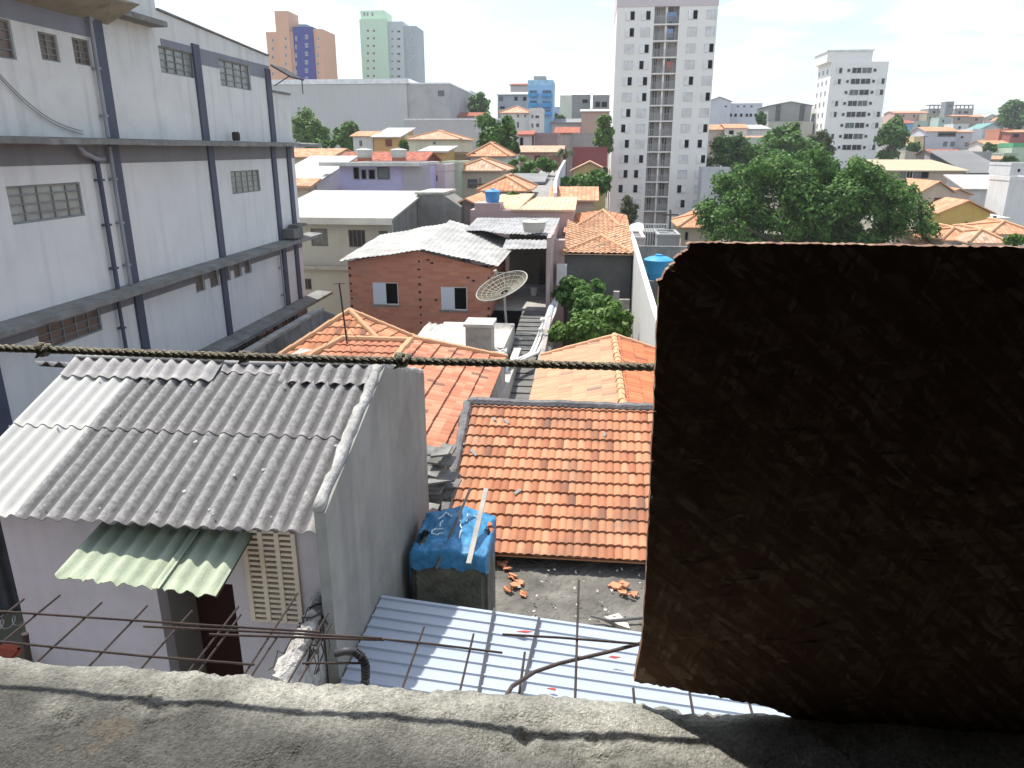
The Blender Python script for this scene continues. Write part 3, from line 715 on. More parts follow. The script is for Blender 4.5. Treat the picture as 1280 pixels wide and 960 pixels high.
def left_strip():
    # dark sheet fence with coiled wire and the small red roof below, left edge of the view
    mb = MB(); a, b = aY(-60, 700, 6.2), aY(20, 740, 6.0)
    X = aY(12, 700, 5.75).x-.02
    p0, p1 = Vector((X-1.6, 5.0, -3.6)), Vector((X-.01, 6.3, -3.6))
    corrugated(mb, p0+Vector((0,0,-1.0)), p1+Vector((0,0,-1.0)), p0+Vector((0,.0,.3)), p1+Vector((0,0,.3)), pitch=.1, amp=.015, rows=4)
    tag(mb.build('sheet_fence', mat('blackened_sheet', (.05,.055,.06), var=.5, vs=3), smooth=True), 'dark ribbed sheet fence beside the pinkish house at the left edge', 'fence')
    t = thing('razor_wire', 'coiled wire along the foot of the dark sheet fence', 'wire', p0)
    mb = MB(); q = []
    for i in range(300):
        k = i/300; c = p0.lerp(p1, k)+Vector((.05, -.12, -1.03)); a = i*.42; q.append(c+Vector((0, math.cos(a)*.055, math.sin(a)*.055)))
    mb.tube(q, .006, 5); mb.build('coil', mat('galvanised_wire', (.45,.45,.43), rough=.5, bump=0), t)
    mb = MB(); z0, z1 = -4.95, -5.25
    A, B = aY(-140, 800, 5.2), aY(38, 830, 4.6)
    poly = [Vector((X-2, 4.0, -5.15)), Vector((X-.03, 4.0, -5.15)), Vector((X-.03, 5.7, -4.75)), Vector((X-2, 5.7, -4.75))]
    tiled(mb, poly, tw=.2, tl=.34, amp=.02)
    r = thing('red_tile_lean_to', 'small red tiled lean-to roof below the dark fence at the left edge', 'shed', (X-1, 5, -9))
    mb.build('roof', tile_mat('red_tiles', (.30,.075,.045), (.36,.10,.06), (.42,.13,.08), old=.2, waves=False), r, smooth=False)
    MB().box(X-2, X-.05, 4.3, 5.6, -9.3, -5.2).build('wall', M_conc, r)
    p = aY(32, 770, 4.7)
    mb = MB(); mb.tube([aY(31, 792, 4.4), aY(38, 850, 4.4)], .025, 8)
    tag(mb.build('steel_post', M_rust), 'rusty steel post at the corner of the red tiled lean-to', 'post')
left_strip()

# ============================================================ WHITE METAL ROOF, RUBBLE SLAB, TARP TANK
def metal_roof():
    XL, XR_ = -2.13, 3.6; zl, s = -4.64, -.093; z = lambda x: zl+s*(x-XL)
    t = thing('white_metal_roof', 'white ribbed metal lean-to roof just beyond the sill', 'roof', (0, 4, -9.2))
    mb = MB(); y0, y1 = 1.5, 6.80; pitch = .165
    prof = [(0, 0), (.112, 0), (.118, .021), (.142, .021), (.165, 0)]
    ys = []; y = y0
    while y < y1-.01:
        for a, h in prof[:-1]:
            if y+a <= y1: ys.append((y+a, h))
        y += pitch
    ys.append((y1, 0))
    V = []
    for yy, h in ys:
        for x in (XL, XR_): V.append(Vector((x, yy, z(x)+h+.01*math.sin(yy*3+x))))
    n = len(V); V += [v-Z_*.006 for v in V]; fs = []
    for i in range(len(ys)-1): fs += [(2*i, 2*i+1, 2*i+3, 2*i+2), (n+2*i+2, n+2*i+3, n+2*i+1, n+2*i)]
    k = 2*(len(ys)-1); fs += [(k, k+1, n+k+1, n+k), (1, 0, n, n+1)]
    for i in range(len(ys)-1): fs += [(2*i, 2*i+2, n+2*i+2, n+2*i), (2*i+3, 2*i+1, n+2*i+1, n+2*i+3)]
    mb.mesh(V, fs)
    mb.build('ribbed_sheet', mat('white_sheet_metal', (.33,.37,.43), rough=.5, var=.06, vs=1.2, stain=.10, scol=(.4,.38,.36), bump=0, spec=.5), t)
    mb = MB()
    for (px, py, px2, py2) in ((618, 765, 600, 862), (674, 773, 652, 868)):
        a = aZ(px, py, z(-.7)); b = aZ(px2, py2, z(-.7))
        for p in (a, b): p.z = z(p.x)+.03
        d = (b-a); e = Vector((.013, 0, 0)); mb.prism([a-e, a+e, b+d*.6+e, b+d*.6-e], Vector((0, 0, .008)))
    mb.build('lap_strip', mat('grey_flashing', (.045,.046,.05), rough=.7), t)
    mb = MB(); mb.box(XR_-.12, XR_, 1.6, 6.7, -9.3, z(XR_)-.03); mb.box(-2.1, XR_, 6.62, 6.72, -9.3, z(XR_)-.04)
    mb.build('wall', M_conc, t)
    # rusty bits and red tape on it
    mb = MB(); rs = random.Random(5)
    for (px, py) in ((650,795),(765,822),(655,790),(690,862)):
        c = aZ(px, py, z(-.5)+.03); mb.prism([c+Vector((rs.uniform(-.08,-.03), rs.uniform(-.02,.01), 0)), c+Vector((.03, -.015, 0)), c+Vector((rs.uniform(.03,.09), .01, 0)), c+Vector((0,.02,0))], Vector((0,0,.006)))
    tag(mb.build('red_scraps', mat('red_scrap', (.35,.05,.04), bump=0)), 'small red scraps lying on the white metal roof', 'scraps', kind='stuff')
metal_roof()

def slab():
    mb = MB(); x0, x1, y0, y1, z = -1.35, 3.4, 6.85, 10.3, -5.93; nx, ny = 90, 60; V = []
    for j in range(ny+1):
        for i in range(nx+1):
            x = x0+(x1-x0)*i/nx; y = y0+(y1-y0)*j/ny; p = Vector((x, y, 0))
            V.append((x, y, z+.03*noise.noise(p*2)+.02*noise.noise(p*7)+.012*noise.noise(p*19)))
    g = nx+1; fs = [(j*g+i, j*g+i+1, (j+1)*g+i+1, (j+1)*g+i) for j in range(ny) for i in range(nx)]
    k = len(V); V += [(x0, y0, -9.4), (x1, y0, -9.4), (x1, y1, -9.4), (x0, y1, -9.4)]
    fs += [tuple([*range(nx, -1, -1)]+[k, k+1])]; fs.append(tuple([j*g for j in range(ny+1)][::-1][::-1]+[k+3, k]))
    mb.mesh(V, fs)
    tag(mb.build('concrete_slab_roof', mat('rubble_slab', (.15,.142,.125), var=.45, vs=2.2, stain=.7, scol=(.09,.085,.075), bump=.9, bs=22)), 'flat dirty concrete slab strewn with rubble below the tiled roof', 'roof slab')
    rs = random.Random(9); orange = tile_mat('broken_tile', (.42,.15,.08), (.5,.2,.1), (.55,.26,.15), waves=False)
    def debris(lab, cat, name, m, spots, size, n=1, kind=None, group=None, flat=.35):
        mb = MB()
        for (px, py) in spots:
            for _ in range(n):
                c = aZ(px+rs.uniform(-4, 4)*(n > 1), py+rs.uniform(-3, 3)*(n > 1), z+.05); r = size*rs.uniform(.5, 1.2); k = rs.randint(4, 6)
                pp = [c+Vector((math.cos(2*math.pi*i/k+rs.random())*r, math.sin(2*math.pi*i/k)*r*rs.uniform(.4, 1), rs.uniform(-.02, .05)*flat*2)) for i in range(k)]
                mb.prism(pp, Vector((rs.uniform(-.01, .01), 0, -r*flat)))
        return tag(mb.build(name, m), lab, cat, group, kind)
    debris('heap of broken orange tiles beside the tarp-covered tank', 'tiles', 'broken_tiles', orange, ((632,712),(640,722),(648,728),(655,740),(636,735),(628,705)), .07, 3, kind='stuff')
    debris('broken orange tiles lying near the board edge on the slab', 'tiles', 'broken_tiles', orange, ((770,733),(782,731),(788,741),(776,740)), .09, 2, kind='stuff')
    debris('white rubble crumbs scattered over the concrete slab', 'rubble', 'rubble', mat('white_rubble', (.55,.53,.49), var=.3, vs=9), [(rs.uniform(640, 800), rs.uniform(708, 775)) for _ in range(46)]+[(768, 772)]*2, .022, 1, kind='stuff')
    debris('pale broken chunk of cement near the metal roof edge', 'rubble', 'cement_chunk', mat('pale_chunk', (.5,.46,.40), var=.3, vs=9, bump=.6), ((772,777),), .16, 1)
    mb = MB(); a, b = aZ(660, 700, z+.12), aZ(690, 709, z+.06); mb.tube([a, b], .012, 6); a, b = aZ(640, 700, z+.1), aZ(670, 706, z+.1); mb.tube([a, b], .01, 6)
    tag(mb.build('dark_rod', M_rust), 'two dark rods lying under the tiled roof eave', 'rods')
    mb = MB(); a, b, c = aZ(738, 770, z+.1), aZ(762, 776, z+.08), aZ(806, 772, z+.1); mb.tube([a, b, c], [.012, .02, .022], 6)
    tag(mb.build('grey_pipe', mat('old_pipe', (.12,.12,.12))), 'old grey pipe lying along the edge of the slab', 'pipe')
slab()

def tank():
    Yf, Yb = 7.7, 8.55
    a, b = aY(514, 735, Yf), aY(609, 748, Yf)
    x0, x1 = a.x, b.x; zb = -5.95; zt = aY(560, 698, Yf).z
    t = thing('tarp_covered_tank', 'mossy cement water tank under a torn blue tarpaulin held by two battens', 'water tank', ((x0+x1)/2, (Yf+Yb)/2, zb))
    bm = bmesh.new(); r = bmesh.ops.create_cube(bm, size=1)
    for v in bm.verts: v.co = Vector((x0+(v.co.x+.5)*(x1-x0), Yf+(v.co.y+.5)*(Yb-Yf), zb+(v.co.z+.5)*(zt-zb)))
    bmesh.ops.bevel(bm, geom=bm.edges[:], offset=.07, segments=3, affect='EDGES')
    thing_mesh(bm, 'tank_body', mat('mossy_cement', (.16,.157,.125), var=.4, vs=4, stain=.6, scol=(.03,.032,.022), bump=.6, bs=22, streak=.4), t)
    # tarpaulin: tented cloth over the top, hanging over the sides
    nx, ny = 46, 40; V = []; X0, X1, Y0, Y1 = x0-.10, x1+.10, Yf-.12, Yb+.1
    for j in range(ny+1):
        for i in range(nx+1):
            u, v = i/nx, j/ny; x = X0+(X1-X0)*u; y = Y0+(Y1-Y0)*v
            ridge = max(0, 1-abs(u-.52)/.5)
            z = zt+.05+.17*ridge*(.30+.75*v)
            dx = max(0, x0-x, x-x1)/.10; dy = max(0, Yf-y)/.12
            if dx > 0: z -= .30*dx**.8*(1+.5*noise.noise(Vector((x*3, y*5, 0)))); x += (.10 if x < x0 else -.10)*dx
            if dy > 0: z -= (.20+.10*noise.noise(Vector((x*6, 1, 0))))*dy; y += .08*dy
            cr_ = 1-ridge*.5
            z += .03*cr_*noise.noise(Vector((x*9, y*3.5, 1)))+.014*noise.noise(Vector((x*19, y*13, 5))); x += .02*noise.noise(Vector((x*8, y*8, 3)))
            V.append((x, y, z))
    g = nx+1; rs = random.Random(3)
    fs = []
    for j in range(ny):
        for i in range(nx):
            u, v = i/nx, j/ny
            if -1+(2 if ((u-.15)/.06)**2+((v-.42)/.17)**2 < 1+.6*noise.noise(Vector((u*30, v*22, 1))) else 0)+(2 if ((u-.86)/.03)**2+((v-.66)/.14)**2 < 1+.8*noise.noise(Vector((u*30, v*22, 4))) else 0) > .52: continue     # torn holes
            fs.append((j*g+i, j*g+i+1, (j+1)*g+i+1, (j+1)*g+i))
    mb = MB(); mb.mesh(V, fs)
    blue = mat('blue_tarpaulin', (.03,.19,.37), rough=.5, var=.45, vs=7, stain=.2, scol=(.02,.07,.28), bump=.3, bs=30, spec=.5)
    tp = mb.build('tarpaulin', blue, t, smooth=True)
    # white brush lettering on the sheet
    def surf(u, v):
        i = min(nx-1, max(0, int(u*nx))); j = min(ny-1, max(0, int(v*ny))); return Vector(V[j*g+i])+Vector((0, -.004, .026))
    wm = mat('white_lettering', (.62,.75,.78), rough=.6, bump=0)
    def stroke(mb, uv, r=.009):
        P = []
        for (u0, v0), (u1, v1) in zip(uv, uv[1:]): P += [surf(u0+(u1-u0)*k/5, v0+(v1-v0)*k/5) for k in range(5)]
        P.append(surf(*uv[-1])); MB().tube(P, r, 5).build('brush_stroke', wm, tp)
    mb = MB()
    # letters run up the slope: C I W A-like marks right of the middle, C I A at the left
    def letters(u, v, s, word, du, dv):
        shapes = {'C': [[(.8,.9),(.3,1),(0,.6),(.1,.15),(.6,0),(.9,.2)]], 'I': [[(.4,0),(.5,1)]], 'W': [[(0,1),(.2,0),(.5,.8),(.8,0),(1,1)]], 'F': [[(.1,0),(.1,1),(.8,1)],[(.1,.5),(.6,.5)]], 'A': [[(0,0),(.5,1),(1,0)],[(.25,.4),(.75,.4)]]}
        for k, ch in enumerate(word):
            for st_ in shapes[ch]:
                stroke(mb, [(u+k*du+x*.17*s, v+k*dv+y*.15*s) for x, y in st_])
    letters(.49, .15, 1.0, 'CIWF', .035, .18)
    letters(.27, .42, .8, 'CIA', .015, .17)
    wood = mat('grey_batten', (.36,.34,.31), var=.25, vs=6, bump=.3); dkm = mat('dark_batten', (.10,.09,.085), rough=.5)
    p, q = aY(544, 712, Yf-.13), aY(590, 622, Yb+.05); mb = MB()
    p = Vector((aY(545, 716, Yf-.16).x, Yf-.16, aY(545, 716, Yf-.16).z)); q = aY(588, 615, Yb+.1)
    mb.tube([p+Z_*.05, q+Z_*.05], .018, 4); mb.build('batten', dkm, t)
    p = aY(586, 706, Yf-.13); q = aY(608, 612, Yb+.12); mb = MB(); e = (q-p).normalized(); s_ = e.cross(Z_).normalized(); n = s_.cross(e)
    mb.obox(p, s_, e, n, -.03, .03, 0, (q-p).length, .01, .032); mb.build('batten', wood, t)
tank()

# ============================================================ FRONT TILED ROOF
def tile_house():
    C1 = tile_mat('orange_tiles_near', (.33,.135,.075), (.46,.21,.115), (.51,.27,.16), tw=.12, tl=.24, waves=False, old=.7)
    EY, EZ = 9.55, aY(700, 697, 9.55).z
    rise = math.tan(R(24)); 
    # ridge where the ray through (700,512) meets the slope
    r = ray(700, 512); k = (EZ-rise*EY)/(r.z-rise*r.y); RY, RZ = (r*k).y, (r*k).z
    XL_ = aY(555, 612, EY+.9).x; XLt = aY(590, 508, RY).x; XLb = aY(556, 690, EY).x; XL_ = XLt
    XR_ = 4.6
    t = thing('orange_tiled_house', 'near house with a sunlit orange clay tile slope and grey mortar verge', 'house', (1.2, 11, -9.4))
    mb = MB(); poly = [(XL_, EY, EZ), (XR_, EY, EZ), (XR_, RY, RZ), (XL_, RY, RZ)]
    tiled(mb, poly, tw=.12, tl=.24, amp=.028, step=.034, sub=6)
    mb.build('roof', C1, t)
    MB().box(XL_+.12, XR_-.1, EY+.35, RY+2.2, -9.5, EZ-.02).build('wall', M_conc, t)
    mb = MB(); n = 30; cap = mat('grey_mortar_cap', (.17,.165,.165), var=.3, vs=5, stain=.5, bump=.7, bs=25)
    mb.box(XL_-.16, XR_, RY+.0, RY+.16, RZ-.35, RZ+.07)
    P = [Vector((XL_-.08+(XR_-XL_+.1)*i/40, RY+.08, RZ+.06+random.uniform(-.012, .012))) for i in range(41)]; mb.tube(P, [random.uniform(.08, .095) for _ in P], 8)
    a, b = Vector((XL_-.08, EY-.02, EZ+.04)), Vector((XL_-.08, RY, RZ+.05))
    P = [a.lerp(b, i/30)+Vector((random.uniform(-.01, .01), 0, random.uniform(-.01, .01))) for i in range(31)]; mb.tube(P, [random.uniform(.075, .09) for _ in P], 8)
    mb.prism([a+Vector((-.06, 0, 0)), b+Vector((-.06, 0, 0)), b+Vector((-.06, 0, -1.4)), a+Vector((-.06, 0, -1.0))], Vector((.12, 0, 0)))
    mb.build('mortar_parapet', cap, t, smooth=False)
    mb = MB(); roof_slab(mb, [(XL_, RY+.165, RZ-.1), (XR_, RY+.165, RZ-.1), (XR_, RY+2.4, RZ-.9), (XL_, RY+2.4, RZ-.9)]); mb.build('back_slope', C1, t)
    mb = MB(); s = (RZ-EZ)/(RY-EY); rs = random.Random(6)
    for (px, py, L) in ((592,570,.16),(633,531,.12),(755,547,.10),(647,619,.12),(578,559,.07),(618,528,.07)):
        r = ray(px, py); k = (EZ-s*EY)/(r.z-s*r.y); c = r*k; a = rs.uniform(0, 3)
        d = Vector((math.cos(a), math.sin(a), s*math.sin(a)))*L/2; e = Vector((-math.sin(a), math.cos(a), s*math.cos(a)))*.025
        mb.prism([c-d-e+Z_*.07, c+d-e+Z_*.07, c+d+e+Z_*.07, c-d+e+Z_*.07], Vector((0,0,-.012)))
    tag(mb.build('tile_fragments', mat('pale_scrap', (.3,.28,.26), var=.3)), 'pale scraps and broken pieces lying on the orange tile slope', 'scraps', kind='stuff')
    # a broken pile of pale tiles and planks in the gap left of the roof
    mb = MB(); rs = random.Random(12)
    for _ in range(40):
        px, py = rs.uniform(534, 560), rs.uniform(560, 625); c = aY(px, py, rs.uniform(9.4, 10.2)); a = rs.uniform(-.6, .6); L = rs.uniform(.08, .22)
        d = Vector((math.cos(a)*L, rs.uniform(-.05, .05), math.sin(a)*L*.5)); e = Vector((.02, .09, .03)); mb.prism([c-d-e, c+d-e, c+d+e, c-d+e], Vector((0, 0, -.03)))
    tag(mb.build('rubble_heap', mat('grey_debris', (.20,.195,.185), var=.5, vs=3, stain=.5)), 'heap of grey broken sheets between the cement gable and the tiled roof', 'rubble', kind='stuff')
    mb = MB(); a = aY(545, 640, 9.6); mb.box(a.x-.9, XL_-.2, 9.4, 10.6, -9.4, a.z-.25); tag(mb.build('low_block', M_conc), 'low cement block under the grey broken sheets', 'wall')
    # drainage pipe across the gap
    mb = MB(); mb.tube([aY(528, 592, 9.8), aY(552, 577, 9.8), aY(566, 560, 10.2)], .06, 8)
    tag(mb.build('drain_pipe', M_conc, smooth=True), 'short cement drain pipe in the gap beside the tiled roof', 'pipe')
tile_house()

def right_roof():
    t = thing('salmon_tiled_house', 'low house with a tiled slope coloured pale as if sunlit meeting a deeper orange slope behind the mortar ridge', 'house', (1.5, 17, -9.5))
    RX = aY(770, 421, 19.8).x; zr = aY(770, 421, 19.8).z; zf = aY(767, 508, 13.6).z
    zr = -4.86; Yb = 19.7; Yf = 13.4
    a = aY(768, 421, Yb); RX = a.x; zr = a.z
    le = aY(676, 437, Yb); lf = aY(645, 510, Yf-.2); dz = zr-le.z
    XLb = le.x; XRb = RX+2.4
    A = tile_mat('sunlit_salmon_tiles', (.45,.25,.155), (.49,.28,.175), (.52,.31,.195), tw=.2, tl=.34, waves=False, old=.12)  # left slope coloured paler than the right to stand for sunlight
    B = tile_mat('deep_orange_tiles', (.40,.13,.065), (.47,.17,.08), (.52,.21,.10), tw=.2, tl=.34, waves=False, old=.1)
    mb = MB(); tiled(mb, [(RX, Yf, zr), (RX, Yb, zr), (XLb, Yb, zr-.62), (XLb, Yf, zr-.62)], tw=.2, tl=.34, amp=.03, step=.03, sub=4); mb.build('left_slope', A, t)
    mb = MB(); tiled(mb, [(RX, Yf, zr), (RX, Yb, zr), (XRb, Yb, zr-.75), (XRb, Yf, zr-.75)], tw=.2, tl=.34, amp=.03, step=.03, sub=4); mb.build('right_slope', B, t)
    mb = MB(); cap = tile_mat('ridge_clay', (.42,.2,.1), (.5,.27,.15), (.55,.34,.2), waves=False)
    for a, b, r in (((XLb, Yb, zr-.60), (RX, Yb, zr+.03), .07), ((RX, Yb, zr+.03), (XRb, Yb, zr-.72), .07)): mb = MB(); ridge_caps(mb, a, b, r); mb.build('verge_tiles', cap, t)
    mb = MB(); ridge_caps(mb, (RX, Yf, zr+.03), (RX, Yb, zr+.03)); mb.build('ridge_tiles', tile_mat('ridge_clay', (.42,.2,.1), (.5,.27,.15), (.55,.34,.2), waves=False), t)
    MB().box(XLb+.15, XRb-.1, Yf+.1, Yb-.1, -9.6, zr-.74).build('wall', mat('pale_wall', (.5,.47,.42), stain=.4), t)
right_roof()

def hip_house():
    t = thing('hipped_tile_house', 'house with many-hipped orange clay tile roof behind the corrugated roof', 'house', (-4.5, 17, -9.5))
    A = tile_mat('mixed_orange_tiles', (.33,.14,.08), (.47,.21,.11), (.56,.32,.19), tw=.2, tl=.36, waves=False, old=.3)
    B = tile_mat('reddish_tiles', (.37,.15,.09), (.45,.20,.12), (.50,.26,.165), tw=.2, tl=.42, waves=False, old=.18)
    YA = 22.0; P0 = aY(437, 390, YA)               # apex of the rear hip
    zE = -6.1
    def hit(px, py, z): return aZ(px, py, z)
    # rear hip: front plane and right plane
    L1 = hit(318, 462, P0.z-1.25); R1 = aY(540, 414, 21.2)
    V1 = aY(470, 424, 19.6)
    fr = 18.35
    F0, F1 = aY(428, 424, fr), aY(513, 429, fr)    # front hip ridge
    F1.z = F0.z = (F0.z+F1.z)/2
    mb = MB(); zl = P0.z-1.45
    s1 = (P0.z-F0.z)/(YA-fr)
    # front plane of the rear hip, running down to the eave on the left
    tiled(mb, [P0, hit(300, 478, zl), Vector((P0.x, hit(300, 478, zl).y, zl))], tw=.2, tl=.36, amp=.035, step=.035, sub=4)
    mb2 = MB(); q = Vector((P0.x+3.0, hit(300, 478, zl).y, zl)); tiled(mb, [P0, Vector((P0.x, q.y, zl)), q], tw=.2, tl=.36, amp=.035, step=.035, sub=4)
    mb.build('rear_front_slope', A, t)
    mb = MB(); rr = aY(560, 418, 20.8); tiled(mb, [P0, q, Vector((q.x+.2, YA+.1, zl+.15)), ], tw=.2, tl=.36, amp=.035, step=.035, sub=4)
    mb.build('rear_right_slope', A, t)
    # front roof: ridge F0-F1 along X, front slope facing camera, a long right slope with its eave along Y
    ze = aY(565, 578, 12.3).z
    EL = Vector((aY(622, 462, 17.6).x, 12.0, ze)); ER = Vector((EL.x, 19.4, ze))
    lowY = 13.2; zf = F0.z-(fr-lowY)*.27
    FL, FR = Vector((F0.x-3.2, lowY, zf)), Vector((F1.x-.0, lowY, zf))
    mb = MB(); tiled(mb, [F0, F1, Vector((F1.x, lowY, zf)), FL], tw=.2, tl=.36, amp=.035, step=.035, sub=4); mb.build('front_slope', B, t)
    mb = MB(); RZf = F1.z
    tiled(mb, [Vector((F1.x+.02, 12.0, RZf)), Vector((F1.x+.02, fr+.2, RZf)), Vector((EL.x, 19.4, ze)), Vector((EL.x, 12.0, ze))], tw=.2, tl=.44, amp=.02, step=.05, sub=4)
    mb.build('right_slope', B, t)
    mb = MB(); RZ_ = F0.z
    tiled(mb, [F0, FL, Vector((FL.x-.4, fr+.8, zf-.1))], tw=.2, tl=.36, amp=.035, step=.035, sub=4); mb.build('left_slope', A, t)
    cap = tile_mat('ridge_clay', (.42,.2,.1), (.5,.27,.15), (.55,.34,.2), waves=False); mb = MB(); u = Z_*.05
    for a, b in ((P0, hit(300, 478, zl)), (P0, q), (P0+Vector((0,0,0)), Vector((q.x+.2, YA+.1, zl+.15))), (F0, F1), (F0, FL), (F1, Vector((F1.x, lowY, F1.z-.15))), (Vector((F1.x, fr+.2, RZf)), ER)): mb = MB(); ridge_caps(mb, a+u, b+u, .085); mb.build('ridge_tiles', cap, t)
    MB().box(FL.x+1.2, EL.x-.15, 13.4, 20.6, -9.6, ze-.12).build('wall', mat('streaked_wall', (.42,.40,.37), stain=.5, streak=.6), t)
    # antenna
    g = thing('roof_antenna', 'thin dark mast antenna rising from the hipped tile roof', 'antenna', aY(434, 425, 17.6))
    mb = MB(); a, b = aY(434, 430, 17.6), aY(424, 354, 17.6); mb.tube([a, b], .022, 6); mb.tube([b+Vector((-.14, 0, -.02)), b+Vector((.14, 0, .0))], .01, 5); mb.build('mast', M_rust, g)
    mb = MB()
    for px, py in ((465, 444), (402, 438), (442, 452)): mb.tube([a.lerp(b, .35), aY(px, py, 16.8)], .006, 4)
    mb.build('guy_wire', M_rust, g)
hip_house()

def patch_roof():
    t = thing('white_patched_roof', 'low white corrugated roof in front of the red brick house', 'roof', (-2.2, 24, -9.6))
    mb = MB(); a, b, c, d = aY(512, 430, 22.5), aY(632, 447, 21.5), aY(537, 403, 26.5), aY(637, 418, 26.5)
    b.z = a.z+.0; corrugated(mb, a, b, c, d, pitch=.25, amp=.03, sub=4, rows=8, wob=.06)
    mb.build('corrugated_sheet', mat('whitened_sheet', (.42,.415,.39), var=.25, vs=1.4, stain=.7, scol=(.22,.215,.2)), t, smooth=True)
    MB().box(a.x+.4, b.x-.2, 22.8, 26.3, -9.7, min(a.z, b.z)-.12).build('wall', mat('pale_wall', (.5,.47,.42), stain=.4), t)
    x0, x1 = aY(582, 430, 21.8).x, aY(614, 430, 21.8).x; zt, zb = aY(600, 409, 21.8).z, aY(600, 452, 21.8).z
    k = thing('rooftop_box', 'beige boxed rooftop tank housing with a pale lid on the white patched roof', 'tank box', ((x0+x1)/2, 22.2, zb))
    mb = MB(); mb.box(x0, x1, 21.8, 22.6, zb-1.0, zt); mb.build('housing', mat('beige_box', (.42,.38,.33), var=.15, stain=.4), k)
    MB().box(x0-.05, x1+.06, 21.72, 22.7, zt+.003, zt+.10).build('lid', mat('pale_lid', (.55,.53,.48), stain=.3), k)
patch_roof()
# ============================================================ LEAFY THINGS
def leaf_mat(name, c1, c2, trans=.35):
    if name in MATS: return MATS[name]
    m = bpy.data.materials.new(name); m.use_nodes = True; nt = m.node_tree; N_, L_ = nt.nodes, nt.links
    b = N_['Principled BSDF']; b.inputs['Roughness'].default_value = .55; b.inputs['Specular IOR Level'].default_value = .3
    g = N_.new('ShaderNodeNewGeometry'); cr = N_.new('ShaderNodeValToRGB'); cr.color_ramp.elements[0].color = (*c1, 1); cr.color_ramp.elements[1].color = (*c2, 1)
    L_.new(g.outputs['Random Per Island'], cr.inputs[0]); L_.new(cr.outputs[0], b.inputs['Base Color'])
    tr = N_.new('ShaderNodeBsdfTranslucent'); L_.new(cr.outputs[0], tr.inputs[0]); mx = N_.new('ShaderNodeMixShader'); mx.inputs[0].default_value = trans
    L_.new(b.outputs[0], mx.inputs[1]); L_.new(tr.outputs[0], mx.inputs[2]); L_.new(mx.outputs[0], N_['Material Output'].inputs[0])
    MATS[name] = m; return m
def foliage(mb, clumps, n, size, rnd, drop=.3):
    """clumps: (centre, radius). Leaves lie over each clump's shell, thinning inward"""
    tot = sum(r*r for c, r in clumps)
    for c, r in clumps:
        for _ in range(int(n*r*r/tot)+1):
            d = Vector((rnd.gauss(0, 1), rnd.gauss(0, 1), rnd.gauss(0, 1))).normalized()
            if d.z < -.3 and rnd.random() < .6: d.z = -d.z
            p = c+d*r*(.82+.55*noise.noise(d*1.7+c*.9)+.16-abs(rnd.gauss(0, drop)))
            nn = (d+Vector((rnd.uniform(-.8, .8), rnd.uniform(-.8, .8), rnd.uniform(-.3, .9)))).normalized()
            a = nn.orthogonal().normalized(); b = nn.cross(a); t = rnd.uniform(0, 6.28); u = a*math.cos(t)+b*math.sin(t); v = nn.cross(u); s = size*rnd.uniform(.6, 1.3)
            mb.face([p-u*s, p-v*s*.55, p+u*s, p+v*s*.55])
M_bark = mat('bark', (.10,.08,.06), var=.4, vs=5, bump=.6)
def tree(name, label, px, py, Y, wpx, hpx, leafm, n=5000, size=.2, group=None, seed=1, nc=26, trunk=True, cat='tree', cone=False, depth=.8, blobs=None):
    """px,py = centre of the crown in the photo; wpx,hpx = crown size in photo pixels at distance Y"""
    rnd = random.Random(seed); c = aY(px, py, Y); sc = (aY(px+1, py, Y)-c).length; rx, rz = wpx*sc/2, hpx*sc/2; ry = rx*depth
    gz = ground(c.x, Y)-.1
    t = thing(name, label, cat, (c.x, Y, min(gz, c.z-rz)), group); cl = []
    for _ in range(nc):
        while True:
            d = Vector((rnd.uniform(-1, 1), rnd.uniform(-1, 1), rnd.uniform(-1, 1)))
            if .35 < d.length < 1: break
        f = 1 if not cone else max(.25, (1-d.z)/2)
        rr = rnd.uniform(.2, .42)*min(rx, rz)*(1.15 if not cone else f*.9)
        cl.append((c+Vector((d.x*(rx-rr*.6)*f, d.y*(ry-rr*.6)*f, d.z*(rz-rr*.6))), rr))
    cl.append((c, min(rx, rz)*.5))
    if blobs:      # crown outline read off the photo, each lobe given its own depth
        cl = []
        for q, r in blobs:
            for k in range(5): yy = Y+rnd.uniform(-1, 1)*ry*.7; p = aY(q.x+rnd.uniform(-.45, .45)*r, q.y+rnd.uniform(-.45, .45)*r, Y); cl.append((Vector((p.x, yy, p.z)), r*sc*rnd.uniform(.45, .72)))
    mb = MB(); foliage(mb, cl, n, size, rnd); mb.build('crown', leafm, t)
    if trunk:
        mb = MB(); b = Vector((c.x, Y, gz)); f = c-Z_*rz*.5; w_ = max(.08, rx*.07)
        mb.tube([b, b.lerp(f, .5)+Vector((rx*.04, 0, 0)), f, c], [w_*1.3, w_, w_*.8, w_*.35], 7)
        for q, r in cl[:9]: mb.tube([f, f.lerp(q, .5)+Vector((0, 0, -.1*rx)), q], [w_*.5, w_*.3, w_*.1], 5)
        mb.build('trunk', M_bark, t)
    return t
LG = leaf_mat('dark_leaves', (.028,.08,.013), (.12,.25,.04))
LM = leaf_mat('mid_leaves', (.045,.115,.018), (.14,.27,.055))
LB = leaf_mat('bright_leaves', (.07,.15,.02), (.15,.26,.05))
LO = leaf_mat('olive_leaves', (.06,.08,.03), (.11,.13,.05))

